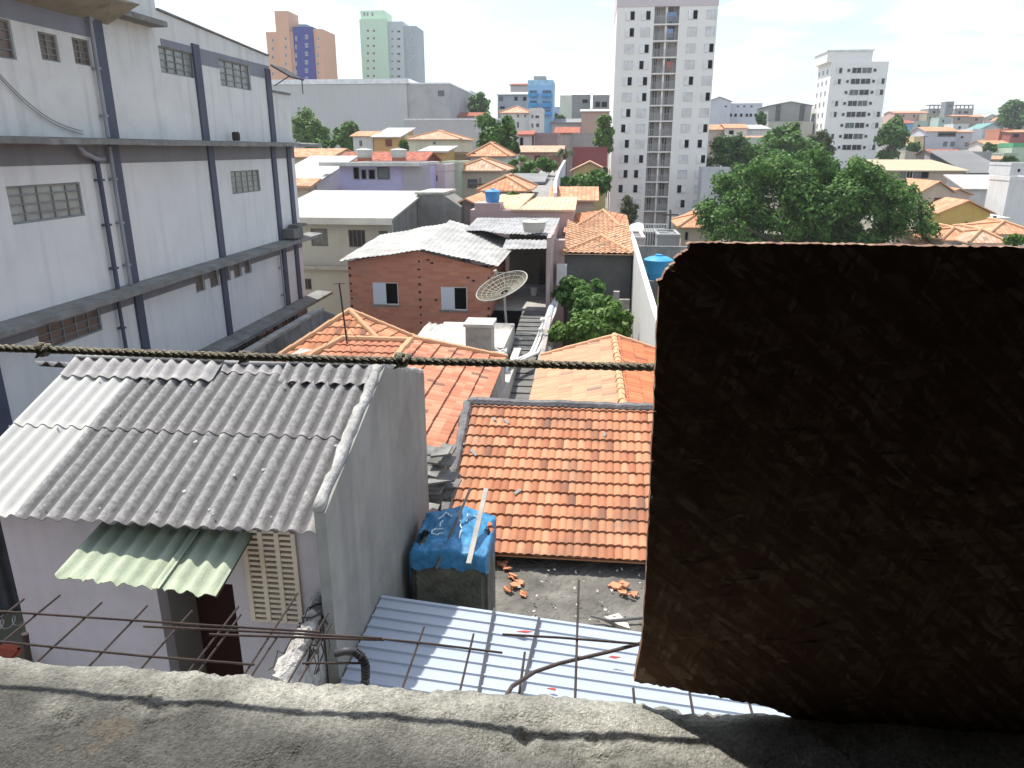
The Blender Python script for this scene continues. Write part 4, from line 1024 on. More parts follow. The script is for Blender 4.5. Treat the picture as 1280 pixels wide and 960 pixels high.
# ============================================================ LEFT FACTORY
XF = -12.32
def factory():
    t = thing('factory_building', 'long white factory wall with dark blue pilasters and projecting concrete ledges', 'factory', (XF-4, 19, -9.6))
    O = Vector((XF, 0, 0)); a, b, n = Y_, Z_, X_
    wl = mat('factory_white', (.60,.61,.605), rough=.8, var=.05, vs=.5, stain=.14, scol=(.30,.31,.32), streak=.28, bump=.1)
    wl2 = mat('factory_white_upper', (.58,.59,.575), rough=.8, var=.07, vs=.6, stain=.22, scol=(.28,.29,.29), streak=.38, bump=.1)
    blu = mat('slate_blue_paint', (.062,.07,.105), rough=.6, var=.15, streak=.2, scol=(.12,.13,.17), bump=.05)
    band = mat('grey_blue_band', (.19,.20,.235), rough=.7, var=.1, streak=.3, scol=(.13,.135,.16))
    bandd = mat('grey_band', (.17,.17,.185), rough=.7, var=.12, streak=.4, scol=(.10,.10,.10))
    led = mat('ledge_concrete', (.19,.19,.18), var=.3, vs=2, stain=.7, scol=(.09,.09,.085), bump=.6, bs=20)
    H = lambda x0, y0, x1, y1: (lambda p, q, r, s: (min(p.y, q.y), max(p.y, q.y), (min(r, s)), max(r, s)))(aX(x0, (y0+y1)/2, XF), aX(x1, (y0+y1)/2, XF), aX((x0+x1)/2, y1, XF).z, aX((x0+x1)/2, y0, XF).z)
    up = [H(-40, 20, 16, 70), H(50, 42, 73, 76), H(92, 49, 113, 81), H(200, 62, 242, 94), H(275, 78, 313, 110)]
    mid = [H(11, 230, 104, 276), H(289, 213, 325, 241)]
    low = [H(45, 388, 128, 428), H(244, 338, 256, 365), H(262, 334, 274, 359), H(283, 329, 288, 351), H(292, 325, 302, 347), H(305, 321, 314, 342)]
    bot = [H(298, 405, 322, 432), H(325, 396, 348, 420), H(351, 391, 372, 408)]
    z1, z2, z3 = .28, -3.46, -6.12
    e1 = 29.25; e2 = 31.0
    lows = []
    for (q0, q1, w0, w1) in low: lows.append((q0, q1, w0, min(w1, z2-.12)))
    mb = MB(); holed(mb, O, a, b, n, 6.0, e1, z1, 3.30, up, .2)
    mb.prism([O+a*21.77+b*3.301, O+a*e1+b*3.301, O+a*e1+b*3.36, O+a*21.77+b*3.74], Vector((-.2, 0, 0)))
    mb.box(XF-.2, XF, 6, 21.77, 3.301, 7.5)
    mb.build('upper_wall', wl2, t)
    mb = MB(); holed(mb, O+X_*.0, a, b, n, 6.0, e2, z2, z1-.12, mid, .2); mb.build('middle_wall', wl, t)
    mb = MB(); holed(mb, O, a, b, n, 6.0, e2, z3, z2-.12, lows, .2); mb.build('lower_wall', wl, t)
    mb = MB(); holed(mb, O, a, b, n, 6.0, e2, -9.8, z3-.12, bot, .2); mb.build('base_wall', mat('factory_base', (.17,.17,.165), var=.2, stain=.5), t)
    mb = MB(); mb.box(-30, XF-.201, 6.0, e1, -9.8, 3.2); mb.box(-30, XF-.201, 6.0, 21.7, 3.201, 7.4); mb.box(-30, XF-.202, e1+.001, e2, -9.8, 2.1); mb.build('far_walls', wl2, t)
    MB().box(XF-.2, XF, e1+.001, e2, z1, 2.1).build('end_wall', wl2, t)
    # parapet flashing
    mb = MB(); mb.prism([O+a*21.8+b*3.75+n*-.24, O+a*e1+b*3.37+n*-.24, O+a*e1+b*3.42+n*-.24, O+a*21.8+b*3.80+n*-.24], Vector((.30, 0, 0))); mb.build('parapet_cap', led, t)
    mb = MB(); mb.obox(O, a, b, n, e1+.05, e2+.05, 2.101, 2.18, -.25, .06); mb.build('parapet_cap', led, t)
    for nm, m, y0, y1, q0, q1 in (('band', band, 21.8, e1, 2.55, 3.02), ('band', bandd, 6, e2, z1-.62, z1-.13), ('band', band, 6, 18.9, 2.62, 3.4), ('band', bandd, 6, e2, z2-.55, z2-.13)):
        hs = [(h[0], h[1], h[2], h[3]) for h in up+mid+lows]
        mb = MB(); holed(mb, O+n*.012, a, b, n, y0, y1, q0, q1, hs, .011); mb.build(nm, m, t)
    # ledges
    for (z, w0, y1) in ((z1, .62, 32.7), (z2, .62, 31.9), (z3, .75, 32.3)):
        mb = MB(); N0 = 60; rs = random.Random(int(z*10)); y0 = 6.0
        V = []
        for i in range(N0+1):
            y = y0+(y1-y0)*i/N0; j = rs.uniform(-.015, .015); k = rs.uniform(-.012, .012)
            V += [Vector((XF+.002, y, z-.12)), Vector((XF+w0+j, y, z-.17+k)), Vector((XF+w0+j, y, z-.05+k)), Vector((XF+.002, y, z))]
        fs = [(i*4+m_, (i+1)*4+m_, (i+1)*4+(m_+1) % 4, i*4+(m_+1) % 4) for i in range(N0) for m_ in range(4)]; fs += [(3, 2, 1, 0), (N0*4, N0*4+1, N0*4+2, N0*4+3)]
        mb.mesh(V, [f[::-1] for f in fs]); mb.build('ledge', led, t)
    # pilasters
    def pil(px, py, z0, z1_, w=.42, m=blu, d=.07): 
        y = aX(px, py, XF).y; MB().obox(O, a, b, n, y-w/2, y+w/2, z0, z1_, .001, d).build('pilaster', m, t)
    for (px, py, zt) in ((123, 60, 3.25), (250, 120, 3.1), (337, 130, 2.9)): pil(px, py, z1+.001, zt, .40)
    for (px, py) in ((152, 260), (270, 260), (345, 240), (363, 230)): pil(px, py, z2+.001, z1-.125, .36)
    for (px, py) in ((177, 410), (281, 370), (356, 340), (371, 330)): pil(px, py, z3+.001, z2-.125, .34)
    for (px, py) in ((-4, 500), (290, 425)): pil(px, py, -9.8, z3-.125 if px > 0 else z2-.125, .4)
    grey = mat('grey_pipe_paint', (.24,.25,.28), rough=.5)
    def pipe(px, py, z0, z1_, r=.05, m=grey, off=.12):
        y = aX(px, py, XF).y; mb = MB(); mb.tube([Vector((XF+off, y, z0)), Vector((XF+off, y, z1_))], r, 8)
        z = z0+.5
        while z < z1_: mb.obox(O, a, b, n, y-r*1.4, y+r*1.4, z, z+.05, .01, off+r*1.2); z += 1.1
        mb.build('downpipe', m, t, smooth=False)
    pipe(112, 60, z1+.01, 3.2); pipe(143, 260, z2+.01, z1-.2); pipe(122, 240, z2+.01, z1-.45, .06, blu); pipe(148, 410, z3, z2-.2, .05, blu)
    pipe(345, 300, z3, z2-.2, .04)
    y = aX(122, 185, XF).y; mb = MB(); mb.tube([Vector((XF+.25, y-1.1, z1-.16)), Vector((XF+.25, y-.9, z1-.35)), Vector((XF+.2, y-.4, z1-.5)), Vector((XF+.12, y, z1-.5))], .06, 8); mb.build('drain_elbow', grey, t, smooth=True)
    # windows: barred steel frames
    fr = mat('window_steel', (.20,.21,.21), rough=.6, stain=.3); gl = mat('factory_glass', (.24,.26,.25), rough=.25, var=.35, vs=3, bump=0, spec=.5); rb = mat('brown_glass', (.15,.11,.09), rough=.3, var=.3, vs=3, bump=0)
    for k, h in enumerate(up): window(t, O, a, b, n, *h, fr, gl if k > 2 else rb, depth=-.10, fw=.04, nv=3 if k > 2 else 1, nh=3)
    for h in mid: window(t, O, a, b, n, *h, fr, mat('putty_glass', (.30,.31,.28), rough=.3, var=.25, vs=2, bump=0), depth=-.08, fw=.045, nv=4, nh=3)
    window(t, O, a, b, n, *lows[0], fr, rb, depth=-.08, fw=.045, nv=4, nh=3)
    for h in lows[1:]: window(t, O, a, b, n, *h, fr, rb, depth=-.12, fw=.035, nv=0, nh=2)
    for h in bot: window(t, O, a, b, n, *h, fr, M_dark, depth=-.12, fw=.05, nv=1, nh=0)
    # projecting concrete balcony overhead at the top left
    mb = MB(); zb = aX(120, 22, XF).z
    V = []; ys_ = [12.8, 14, 15.5, 17, 18.2, 19.4]
    for y, d in zip(ys_, (0, 0, -.02, -.08, -.2, -.3)): V += [Vector((XF+.003, y, zb+.35)), Vector((XF+.95, y, zb+.35)), Vector((XF+.95, y, zb+.05-d)), Vector((XF+.003, y, zb-.1))]
    fs = [(i*4+m_, (i+1)*4+m_, (i+1)*4+(m_+1) % 4, i*4+(m_+1) % 4) for i in range(5) for m_ in range(4)]+[(3, 2, 1, 0), (20, 21, 22, 23)]
    mb.mesh(V, fs); mb.build('balcony_slab', mat('yellowed_concrete', (.26,.245,.19), var=.2, stain=.6, scol=(.10,.10,.085)), t)
    mb = MB(); mb.obox(O, a, b, n, 19.2, 21.4, zb+.12, zb+.26, .003, .5); mb.build('beam_end', led, t)
    # small far canopy
    mb = MB(); p = Vector((XF+.02, e1+.1, 3.1)); mb.prism([p, p+Y_*1.4, p+Vector((.75, 1.4, -.42)), p+Vector((.75, 0, -.42))], Vector((0, 0, -.06))); mb.tube([p+Vector((.7, 1.3, -.4)), p+Vector((.7, 1.3, -.98))], .02, 6)
    mb.tube([p+Vector((.7, .1, -.4)), p+Vector((.05, .1, -.75))], .02, 6)
    mb.build('canopy', mat('dark_sheet', (.05,.05,.055)), t)
    # cable sagging across the upper wall
    A, B = aX(-30, 60, XF+.06), aX(104, 164, XF+.06)
    for d in (0, .07):
        mb = MB(); mb.tube([A.lerp(B, k/16)+Vector((0, 0, -.35*math.sin(math.pi*k/16)-d)) for k in range(17)], .012, 5); mb.build('cable', mat('grey_cable', (.26,.27,.26), bump=0), t)
    return t
factory()
def on_ledge():
    y = aX(295, 170, XF+.3).y; mb = MB(); c = Vector((XF+.3, y, .285)); mb.lathe(c, [(.11, 0), (.13, .05), (.13, .24), (.10, .28), (.06, .29)], 14)
    tag(mb.build('rusty_can', M_rust), 'small rusty can standing on the topmost factory ledge', 'can')
    p = aX(372, 290, XF+.35); mb = MB(); mb.box(XF+.05, XF+.55, p.y-.9, p.y+.1, -3.41, -3.05); mb.box(XF+.1, XF+.5, p.y-.3, p.y+.7, -3.04, -2.93)
    tag(mb.build('stacked_blocks', M_concd), 'dark blocks stacked at the far end of the middle factory ledge', 'blocks')
on_ledge()
def boundary():
    # grimy boundary wall along the factory foot
    pts = [(300, 452), (345, 425), (405, 383)]
    X = -9.6
    A, B = aX(300, 455, X), aX(404, 383, X)
    z = (A.z+B.z)/2
    mb = MB(); mb.box(X-.18, X, 12, B.y, -9.7, z); mb.prism([Vector((X-.18, B.y, -9.7)), Vector((X-.18, B.y, z)), Vector((X+1.2, B.y+.4, z-.6)), Vector((X+1.2, B.y+.4, -9.7))], Vector((0, .15, 0)))
    tag(mb.build('boundary_wall', mat('grimy_render', (.17,.165,.165), var=.35, vs=1.2, stain=.6, scol=(.07,.07,.075), streak=.85, bump=.3)), 'long grimy grey boundary wall between the factory and the hipped tile roof', 'wall')
    mb = MB(); mb.box(X-.22, X+.04, 12, B.y, z+.003, z+.09); o = tag(mb.build('wall_coping', M_conc), 'pale worn coping on top of the grimy boundary wall', 'coping')
boundary()

# ============================================================ BRICK HOUSE, PORCH, STAIRS
def brick_house():
    Y = 29.0; G = lambda px, py, y=Y: aY(px, py, y)
    t = thing('red_brick_house', 'unplastered red brick house with two white shuttered windows under a pale corrugated roof', 'house', (-3.5, 32, -9.6))
    bm_ = brick_mat('hollow_red_brick', (.50,.19,.125), (.60,.26,.17), (.46,.27,.20), bw=.42, bh=.155, smear=.5)
    xl, xr = G(438, 380).x, G(613, 380).x; zl, zr = G(437, 327).z, G(612, 336).z; zp = G(525, 313.5).z; xp = G(523, 317).x
    W = []
    for (a, b_, c, d) in ((466, 353, 498, 381), (551, 357, 584, 386)): W.append((G(a, 370).x, G(b_*0+c, 370).x, G(480, d).z, G(480, b_).z))
    zb = -9.7; zt0 = min(zl, zr)-.02
    mb = MB(); holed(mb, Vector((0, Y, 0)), X_, Z_, -Y_, xl, xr, zb, zt0, W, .14)
    mb.prism([Vector((xl, Y, zt0+.0005)), Vector((xr, Y, zt0+.0005)), Vector((xr, Y, zr)), Vector((xp, Y, zp)), Vector((xl, Y, zl))], Vector((0, .14, 0)))
    mb.build('front_wall', bm_, t)
    mb = MB(); mb.box(xr-.14, xr, Y+.141, 34.5, zb, zr-.05); mb.build('side_wall', bm_, t)
    MB().box(xl, xl+.14, Y+.141, 34.5, zb, zl-.05).build('side_wall', bm_, t)
    MB().box(xl+.2, xr-.2, Y+.9, Y+1.0, zb, zt0).build('inner_wall', M_open, t)
    wm = mat('white_steel_shutter', (.66,.68,.74), rough=.5, var=.05, bump=0)
    for h in W: window(t, Vector((0, Y, 0)), X_, Z_, -Y_, *h, M_white, M_open, depth=-.08, fw=.04, nv=1, nh=0, half='l', hm=wm)
    mb = MB(); rs = random.Random(3)          # toothed joints: dark put-log holes at corners and centre
    for cx, z0, z1 in ((xl+.07, zb+2.3, zl-.2), (xp-.0, zb+2.3, zp-.25), (xr-.08, zb+2.3, zr-.3)):
        z = z0
        while z < z1: mb.box(cx-.05+rs.uniform(-.03, .03), cx+.05, Y-.012, Y+.001, z, z+rs.uniform(.06, .1)); z += .31
    for (px, py) in ((535, 326), (540, 330), (585, 348), (592, 352), (545, 376)): p = G(px, py); mb.box(p.x-.06, p.x+.06, Y-.011, Y+.001, p.z, p.z+.07)
    mb.build('brick_sockets', mat('deep_red_shadow', (.07,.02,.014), bump=0), t)
    for h in W: MB().box(h[0]-.08, h[1]+.08, Y-.03, Y-.001, h[2]-.07, h[2]-.001).build('sill', M_conc, t)
    rm = mat('old_pale_sheet', (.37,.37,.35), rough=.9, var=.3, vs=1.3, stain=.7, scol=(.22,.21,.195), bump=.3)
    a, b_ = aY(424, 326, Y-.35), aY(623, 333, Y-.35); p = aY(527, 313, Y-.35)
    yb = 34.8; s = .0
    rp = Vector((p.x+.1, yb, p.z+.55)); ra = Vector((a.x, yb, a.z+.35)); rb = Vector((b_.x+.25, yb, b_.z+.25))
    mb = MB(); corrugated(mb, a, p+Z_*.01, ra, rp, pitch=.2, amp=.014, sub=4, rows=10, wob=.04, jag=.04, seed=3); mb.build('roof_sheet', rm, t, smooth=True)
    mb = MB(); corrugated(mb, p+Vector((-.1, 0, .07)), b_, rp+Vector((-.1, 0, .07)), rb, pitch=.2, amp=.014, sub=4, rows=10, wob=.04, jag=.04, seed=9); mb.build('roof_sheet', rm, t, smooth=True)
    # rear flat roof and porch with white tank
    q = thing('dark_porch', 'shadowy open porch with a pink side wall at the head of the stairs', 'porch', (1, 34, -9.6))
    x0, x1 = aY(628, 300, 32).x, aY(690, 350, 31).x
    zt = aY(690, 294, 31).z; zf = aY(660, 385, 30.2).z
    pk = mat('dusty_pink_plaster', (.45,.34,.32), var=.12, stain=.4, scol=(.22,.18,.17), streak=.4)
    xw = aY(683, 340, 30).x
    MB().box(xw, xw+.16, 29.9, 38, -9.7, zt+.02).build('side_wall', pk, q)
    MB().box(xr+.02, xw-.01, 30.1, 37.9, -9.7, zf).build('floor_block', mat('porch_floor', (.35,.34,.31), stain=.4), q)
    MB().box(xr+.02, xw-.005, 36.0, 36.15, zf+.002, zt-.25).build('back_wall', mat('cream_interior', (.22,.20,.16), stain=.4), q)
    mb = MB(); mb.box(xr+1.5, xr+1.9, 35.9, 35.99, zf+.01, zf+2.1); mb.build('inner_door', M_dark, q)
    sh = mat('weathered_sheet', (.30,.30,.30), var=.3, stain=.6)
    mb = MB(); u = aY(640, 308, 30.1); v = aY(689, 303, 30.1); z = zt-.32; corrugated(mb, Vector((xr+.4, 29.7, z-.12)), Vector((xw+.0, 29.7, z-.06)), Vector((xr+.4, 31.2, z+.1)), Vector((xw, 31.2, z+.12)), pitch=.2, amp=.014, rows=3); mb.build('front_canopy', sh, q, smooth=True)
    mb = MB(); corrugated(mb, Vector((-5.6, 33.6, zt-.1)), Vector((xw+.2, 31.0, zt-.05)), Vector((-5.6, 37.5, zt+.12)), Vector((xw+.2, 38, zt+.10)), pitch=.22, amp=.014, rows=5, wob=.05, jag=.08); mb.build('rear_roof', sh, q, smooth=True)
    # pale bucket in the porch
    c = aY(667, 366, 33); mb = MB(); mb.lathe((c.x, 33, zf+.003), [(.12, 0), (.17, .35), (.18, .36), (.02, .37)], 14); tag(mb.build('white_bucket', M_white, smooth=False), 'small pale bucket standing on the porch floor', 'bucket')
    # water tank on the roof
    c = aY(671, 290, 33.5); r = (aY(686, 280, 33.5).x-aY(656, 280, 33.5).x)/2; tk(c.x, 31.8, zt+.04, r*.95, aY(671, 272, 31.8).z-zt-.10, 'pale_tank_plastic', (.42,.41,.37), 'round off-white water tank standing on the porch roof behind the brick house', sq=True)
    return xr, xw, zf
def tk(x, y, z, r, h, mn, col, label, sq=False, group=None):
    """household water tank: ribbed tub with a domed screw lid"""
    t = thing('water_tank', label, 'water tank', (x, y, z), group); m = mat(mn, col, rough=.5, var=.06, bump=0)
    MB().lathe((x, y, z), [(r*.80, 0), (r*.86, h*.22), (r*.9, h*.24), (r*.92, h*.5), (r*.98, h*.68), (r, h*.70), (r, h*.76), (r*.3, h*.761)], 28).build('tub', m, t, smooth=False)
    MB().lathe((x, y, z+h*.762), [(r*1.03, 0), (r*1.03, h*.04), (r*.7, h*.14), (r*.28, h*.19), (r*.26, h*.25), (.02, h*.26)], 28).build('lid', m, t, smooth=False)
    return t
XR_B, XW_B, ZF_B = brick_house()

def stairs():
    t = thing('concrete_stairs', 'long grey concrete staircase climbing to the porch beside the brick house', 'stairs', (.6, 26, -9.6))
    m = mat('stair_concrete', (.15,.147,.14), var=.3, stain=.6)
    x0 = aY(645, 425, 27).x; x1 = aY(681, 425, 27).x; n = 17; yt, zt = 29.85, ZF_B
    yb, zb = 20.5, aY(660, 500, 20.5).z
    mb = MB()
    for k in range(n):
        y1 = yt-(yt-yb)*k/n; y0 = yt-(yt-yb)*(k+1)/n; z = zt-(zt-zb)*(k+1)/n
        mb.box(x0+.0, x1-.0, y0+.001, y1, -9.7, z)
    mb.build('steps', m, t)
    # white pipe bundle / handrail sweeping down on the right
    r = thing('white_pipe_bundle', 'bundle of white plastic pipes and cables running down along the stairs', 'pipes', (1.2, 26, -7))
    wp = mat('white_plastic_pipe', (.68,.68,.66), rough=.45, bump=0)
    for k, (dx, rr) in enumerate(((0, .055), (5, .05), (-4, .04))):
        mb = MB(); mb.tube([aY(696+dx*.5, 372, 30.2), aY(688+dx, 392, 28.6), aY(680+dx, 410, 26.8), aY(672+dx, 430, 24.6), aY(667+dx, 441, 23.3), aY(650+dx*.4, 448+k*2, 22.6), aY(634, 456+k*2, 21.8), aY(632, 476, 21.4)], rr, 8); mb.build('pipe', wp, r, smooth=True)
    mb = MB(); mb.tube([aY(690, 382, 29.4), aY(684, 400, 27.8), aY(682, 407, 27.1)], .13, 10); mb.build('wrapped_joint', mat('silver_wrap', (.55,.6,.72), rough=.35, var=.3, vs=9, bump=.5), r, smooth=True)
    mb = MB()
    for (px, py) in ((678, 400), (676, 412), (686, 436), (664, 447), (680, 447)): c = aY(px, py, 25.5); mb.lathe(c, [(.02, -.1), (.09, -.06), (.1, .02), (.04, .09)], 9)
    mb.build('bottle_caps', wp, r, smooth=True)
    # stair flank walls
    mb = MB(); mb.box(x1+.02, x1+.2, 21, 29.8, -9.7, -8.2)
    mb.prism([Vector((x1+.02, 21, -8.199)), Vector((x1+.02, 29.8, -8.199)), Vector((x1+.02, 29.8, zt+.3)), Vector((x1+.02, 21, zb+.5))], Vector((.18, 0, 0)))
    mb.build('flank_wall', mat('flank_render', (.36,.32,.30), stain=.5, streak=.4), t)
    mb = MB(); xa = aY(628, 480, 21).x; mb.box(xa, xa+.25, 17.5, 24.5, -9.7, aY(632, 462, 21.5).z-.1); mb.build('pale_side_wall', mat('pale_wall', (.5,.47,.42), stain=.4), t)
    # near-black blocks standing in for shade under the porch and in the open shaft
    MB().box(XR_B+.02, x0-.02, 28.6, 30.05, -9.7, ZF_B-.1).build('under_porch_shade', M_open, t); MB().box(XR_B-.3, x0-.02, 21.5, 28.55, -9.7, -9.2).build('shaft_shade', M_open, t)
stairs()

def dish():
    c = aY(627, 357, 26.5); sc = (aY(628, 357, 26.5)-c).length; Rr = 34*sc
    t = thing('satellite_dish', 'large wire mesh satellite dish tilted skyward in front of the brick house', 'satellite dish', c-Z_*1.6)
    ax = Vector((-.34, -.28, .90)).normalized(); u = ax.orthogonal().normalized(); v = ax.cross(u); dep = .24
    P = lambda r, a: c+(u*math.cos(a)+v*math.sin(a))*r*Rr+ax*(dep*Rr*(r*r-1)*1.2)
    m = mat('dish_wire', (.30,.28,.22), rough=.5, bump=0)
    mb = MB(); mb.tube([P(1, 2*math.pi*k/48) for k in range(49)], .022, 6, False); mb.build('rim', mat('dish_rim', (.36,.36,.33), rough=.5, bump=0), t, smooth=True)
    mb = MB()
    for k in range(24): mb.tube([P(r/6, 2*math.pi*k/24) for r in range(1, 7)], .012, 4, False)
    for r in (.17, .34, .5, .67, .84): mb.tube([P(r, 2*math.pi*k/36) for k in range(37)], .010, 4, False)
    mb.build('ribs', m, t)
    # expanded metal skin: a real net of thin strands
    mb = MB()
    for r in range(1, 20): mb.tube([P(.1+r*.045, 2*math.pi*k/30) for k in range(31)], .006, 3, False)
    for k in range(84): mb.tube([P(.3+r*.23, 2*math.pi*k/84) for r in range(0, 4)], .006, 3, False)
    mb.build('mesh_skin', m, t)
    mb = MB(); f = c+ax*Rr*.55
    for k in range(3): mb.tube([P(.95, 2.1*k+.3), f], .012, 5)
    mb.lathe(f, [(.05, -.08), (.07, 0), (.07, .1), (.02, .12)], 10, ax); mb.build('feed_horn', m, t)
    mb = MB(); mb.tube([P(0, 0), P(0, 0)-Z_*.3, c-Z_*3.2+Vector((.25, .3, 0))], .045, 8); mb.build('mast', mat('dish_mast', (.3,.3,.29), rough=.5), t)
dish()

# ============================================================ MIDDLE GROUND HOUSES
def cream_house():
    Y = 36.0; G = lambda px, py, y=Y: aY(px, py, y)
    t = thing('cream_house', 'two-storey cream house with a bright white sloping roof behind the brick house', 'house', (-8, 39, -9.8))
    cr = mat('cream_paint', (.47,.46,.39), rough=.8, var=.06, stain=.15, scol=(.36,.35,.30), streak=.2)
    xl, xr = G(338, 300).x, G(491, 300).x; ze = G(430, 279).z
    W = [(G(a, 300).x, G(c, 300).x, G(430, d).z, G(430, b_).z) for a, b_, c, d in ((389, 286, 410, 308), (436, 287, 457, 309), (474, 288, 485, 298), (374, 349, 385, 363))]
    mb = MB(); holed(mb, Vector((0, Y, 0)), X_, Z_, -Y_, xl, xr, -9.9, ze, W, .16); mb.build('front_wall', cr, t)
    wm = mat('curtained_glass', (.17,.17,.16), rough=.35, var=.3, vs=4, bump=0)
    for i, h in enumerate(W): window(t, Vector((0, Y, 0)), X_, Z_, -Y_, *h, mat('brown_frame', (.16,.14,.12), bump=0), M_dark if i in (1, 3) else wm, depth=-.08, fw=.05, nv=(0, 3, 1, 1)[i], nh=0)
    mb = MB(); mb.box(xl, xr+.2, Y-.35, Y-.003, G(430, 336).z, G(430, 332).z); mb.build('string_course', mat('dirty_ledge', (.42,.41,.35), stain=.5), t)
    a, b_ = G(338, 271), G(491, 273); z = a.z; yt = 43.5; zt = aY(450, 238, yt).z
    rf = mat('white_slab_roof', (.38,.38,.355), rough=.85, var=.12, vs=.8, stain=.35, scol=(.27,.26,.235))
    mb = MB(); mb.prism([Vector((xl-.3, Y-.5, z)), Vector((xr+.15, Y-.5, z)), Vector((xr+.15, yt, zt)), Vector((xl-.3, yt, zt))], Vector((0, 0, -.1))); mb.build('roof', rf, t)
    MB().box(xl-.3, xr+.15, Y-.6, Y-.501, z-.28, z+.04).build('gutter', mat('cream_gutter', (.6,.58,.5), bump=0), t)
    gw = mat('mossy_grey_render', (.24,.235,.215), var=.25, vs=.8, stain=.6, scol=(.12,.12,.10), streak=.7)
    # side wall in shade below the roof edge (trapezoid), rising with the slope
    mb = MB(); mb.prism([Vector((xr, Y+.161, -9.9)), Vector((xr, Y+.161, z-.12)), Vector((xr, yt-.1, zt-.12)), Vector((xr, yt-.1, -9.9))], Vector((-.15, 0, 0))); mb.build('side_wall', gw, t)
    t2 = thing('grey_block_extension', 'grey unpainted block extension with streaked walls right of the white sloping roof', 'building', (-4.5, 42, -9.8))
    Y2 = 41.5; x0, x1 = xr+.02, aY(554, 260, Y2).x; zt2 = aY(520, 243, Y2).z
    mb = MB(); mb.box(x0, x1, Y2, Y2+4, -9.9, zt2); mb.build('wall', gw, t2)
    mb = MB(); mb.prism([Vector((x1+.001, Y2+.01, -9.9)), Vector((x1+.001, Y2+.01, zt2)), Vector((x1+.9, Y2+.5, zt2-.7)), Vector((x1+.9, Y2+.5, -9.9))], Vector((0, 3, 0))); mb.build('side_wall', gw, t2)
    MB().box(x0-.1, x1+.05, Y2-.08, Y2+4, zt2+.002, zt2+.12).build('coping', mat('dirty_ledge', (.42,.41,.35), stain=.5), t2)
cream_house()

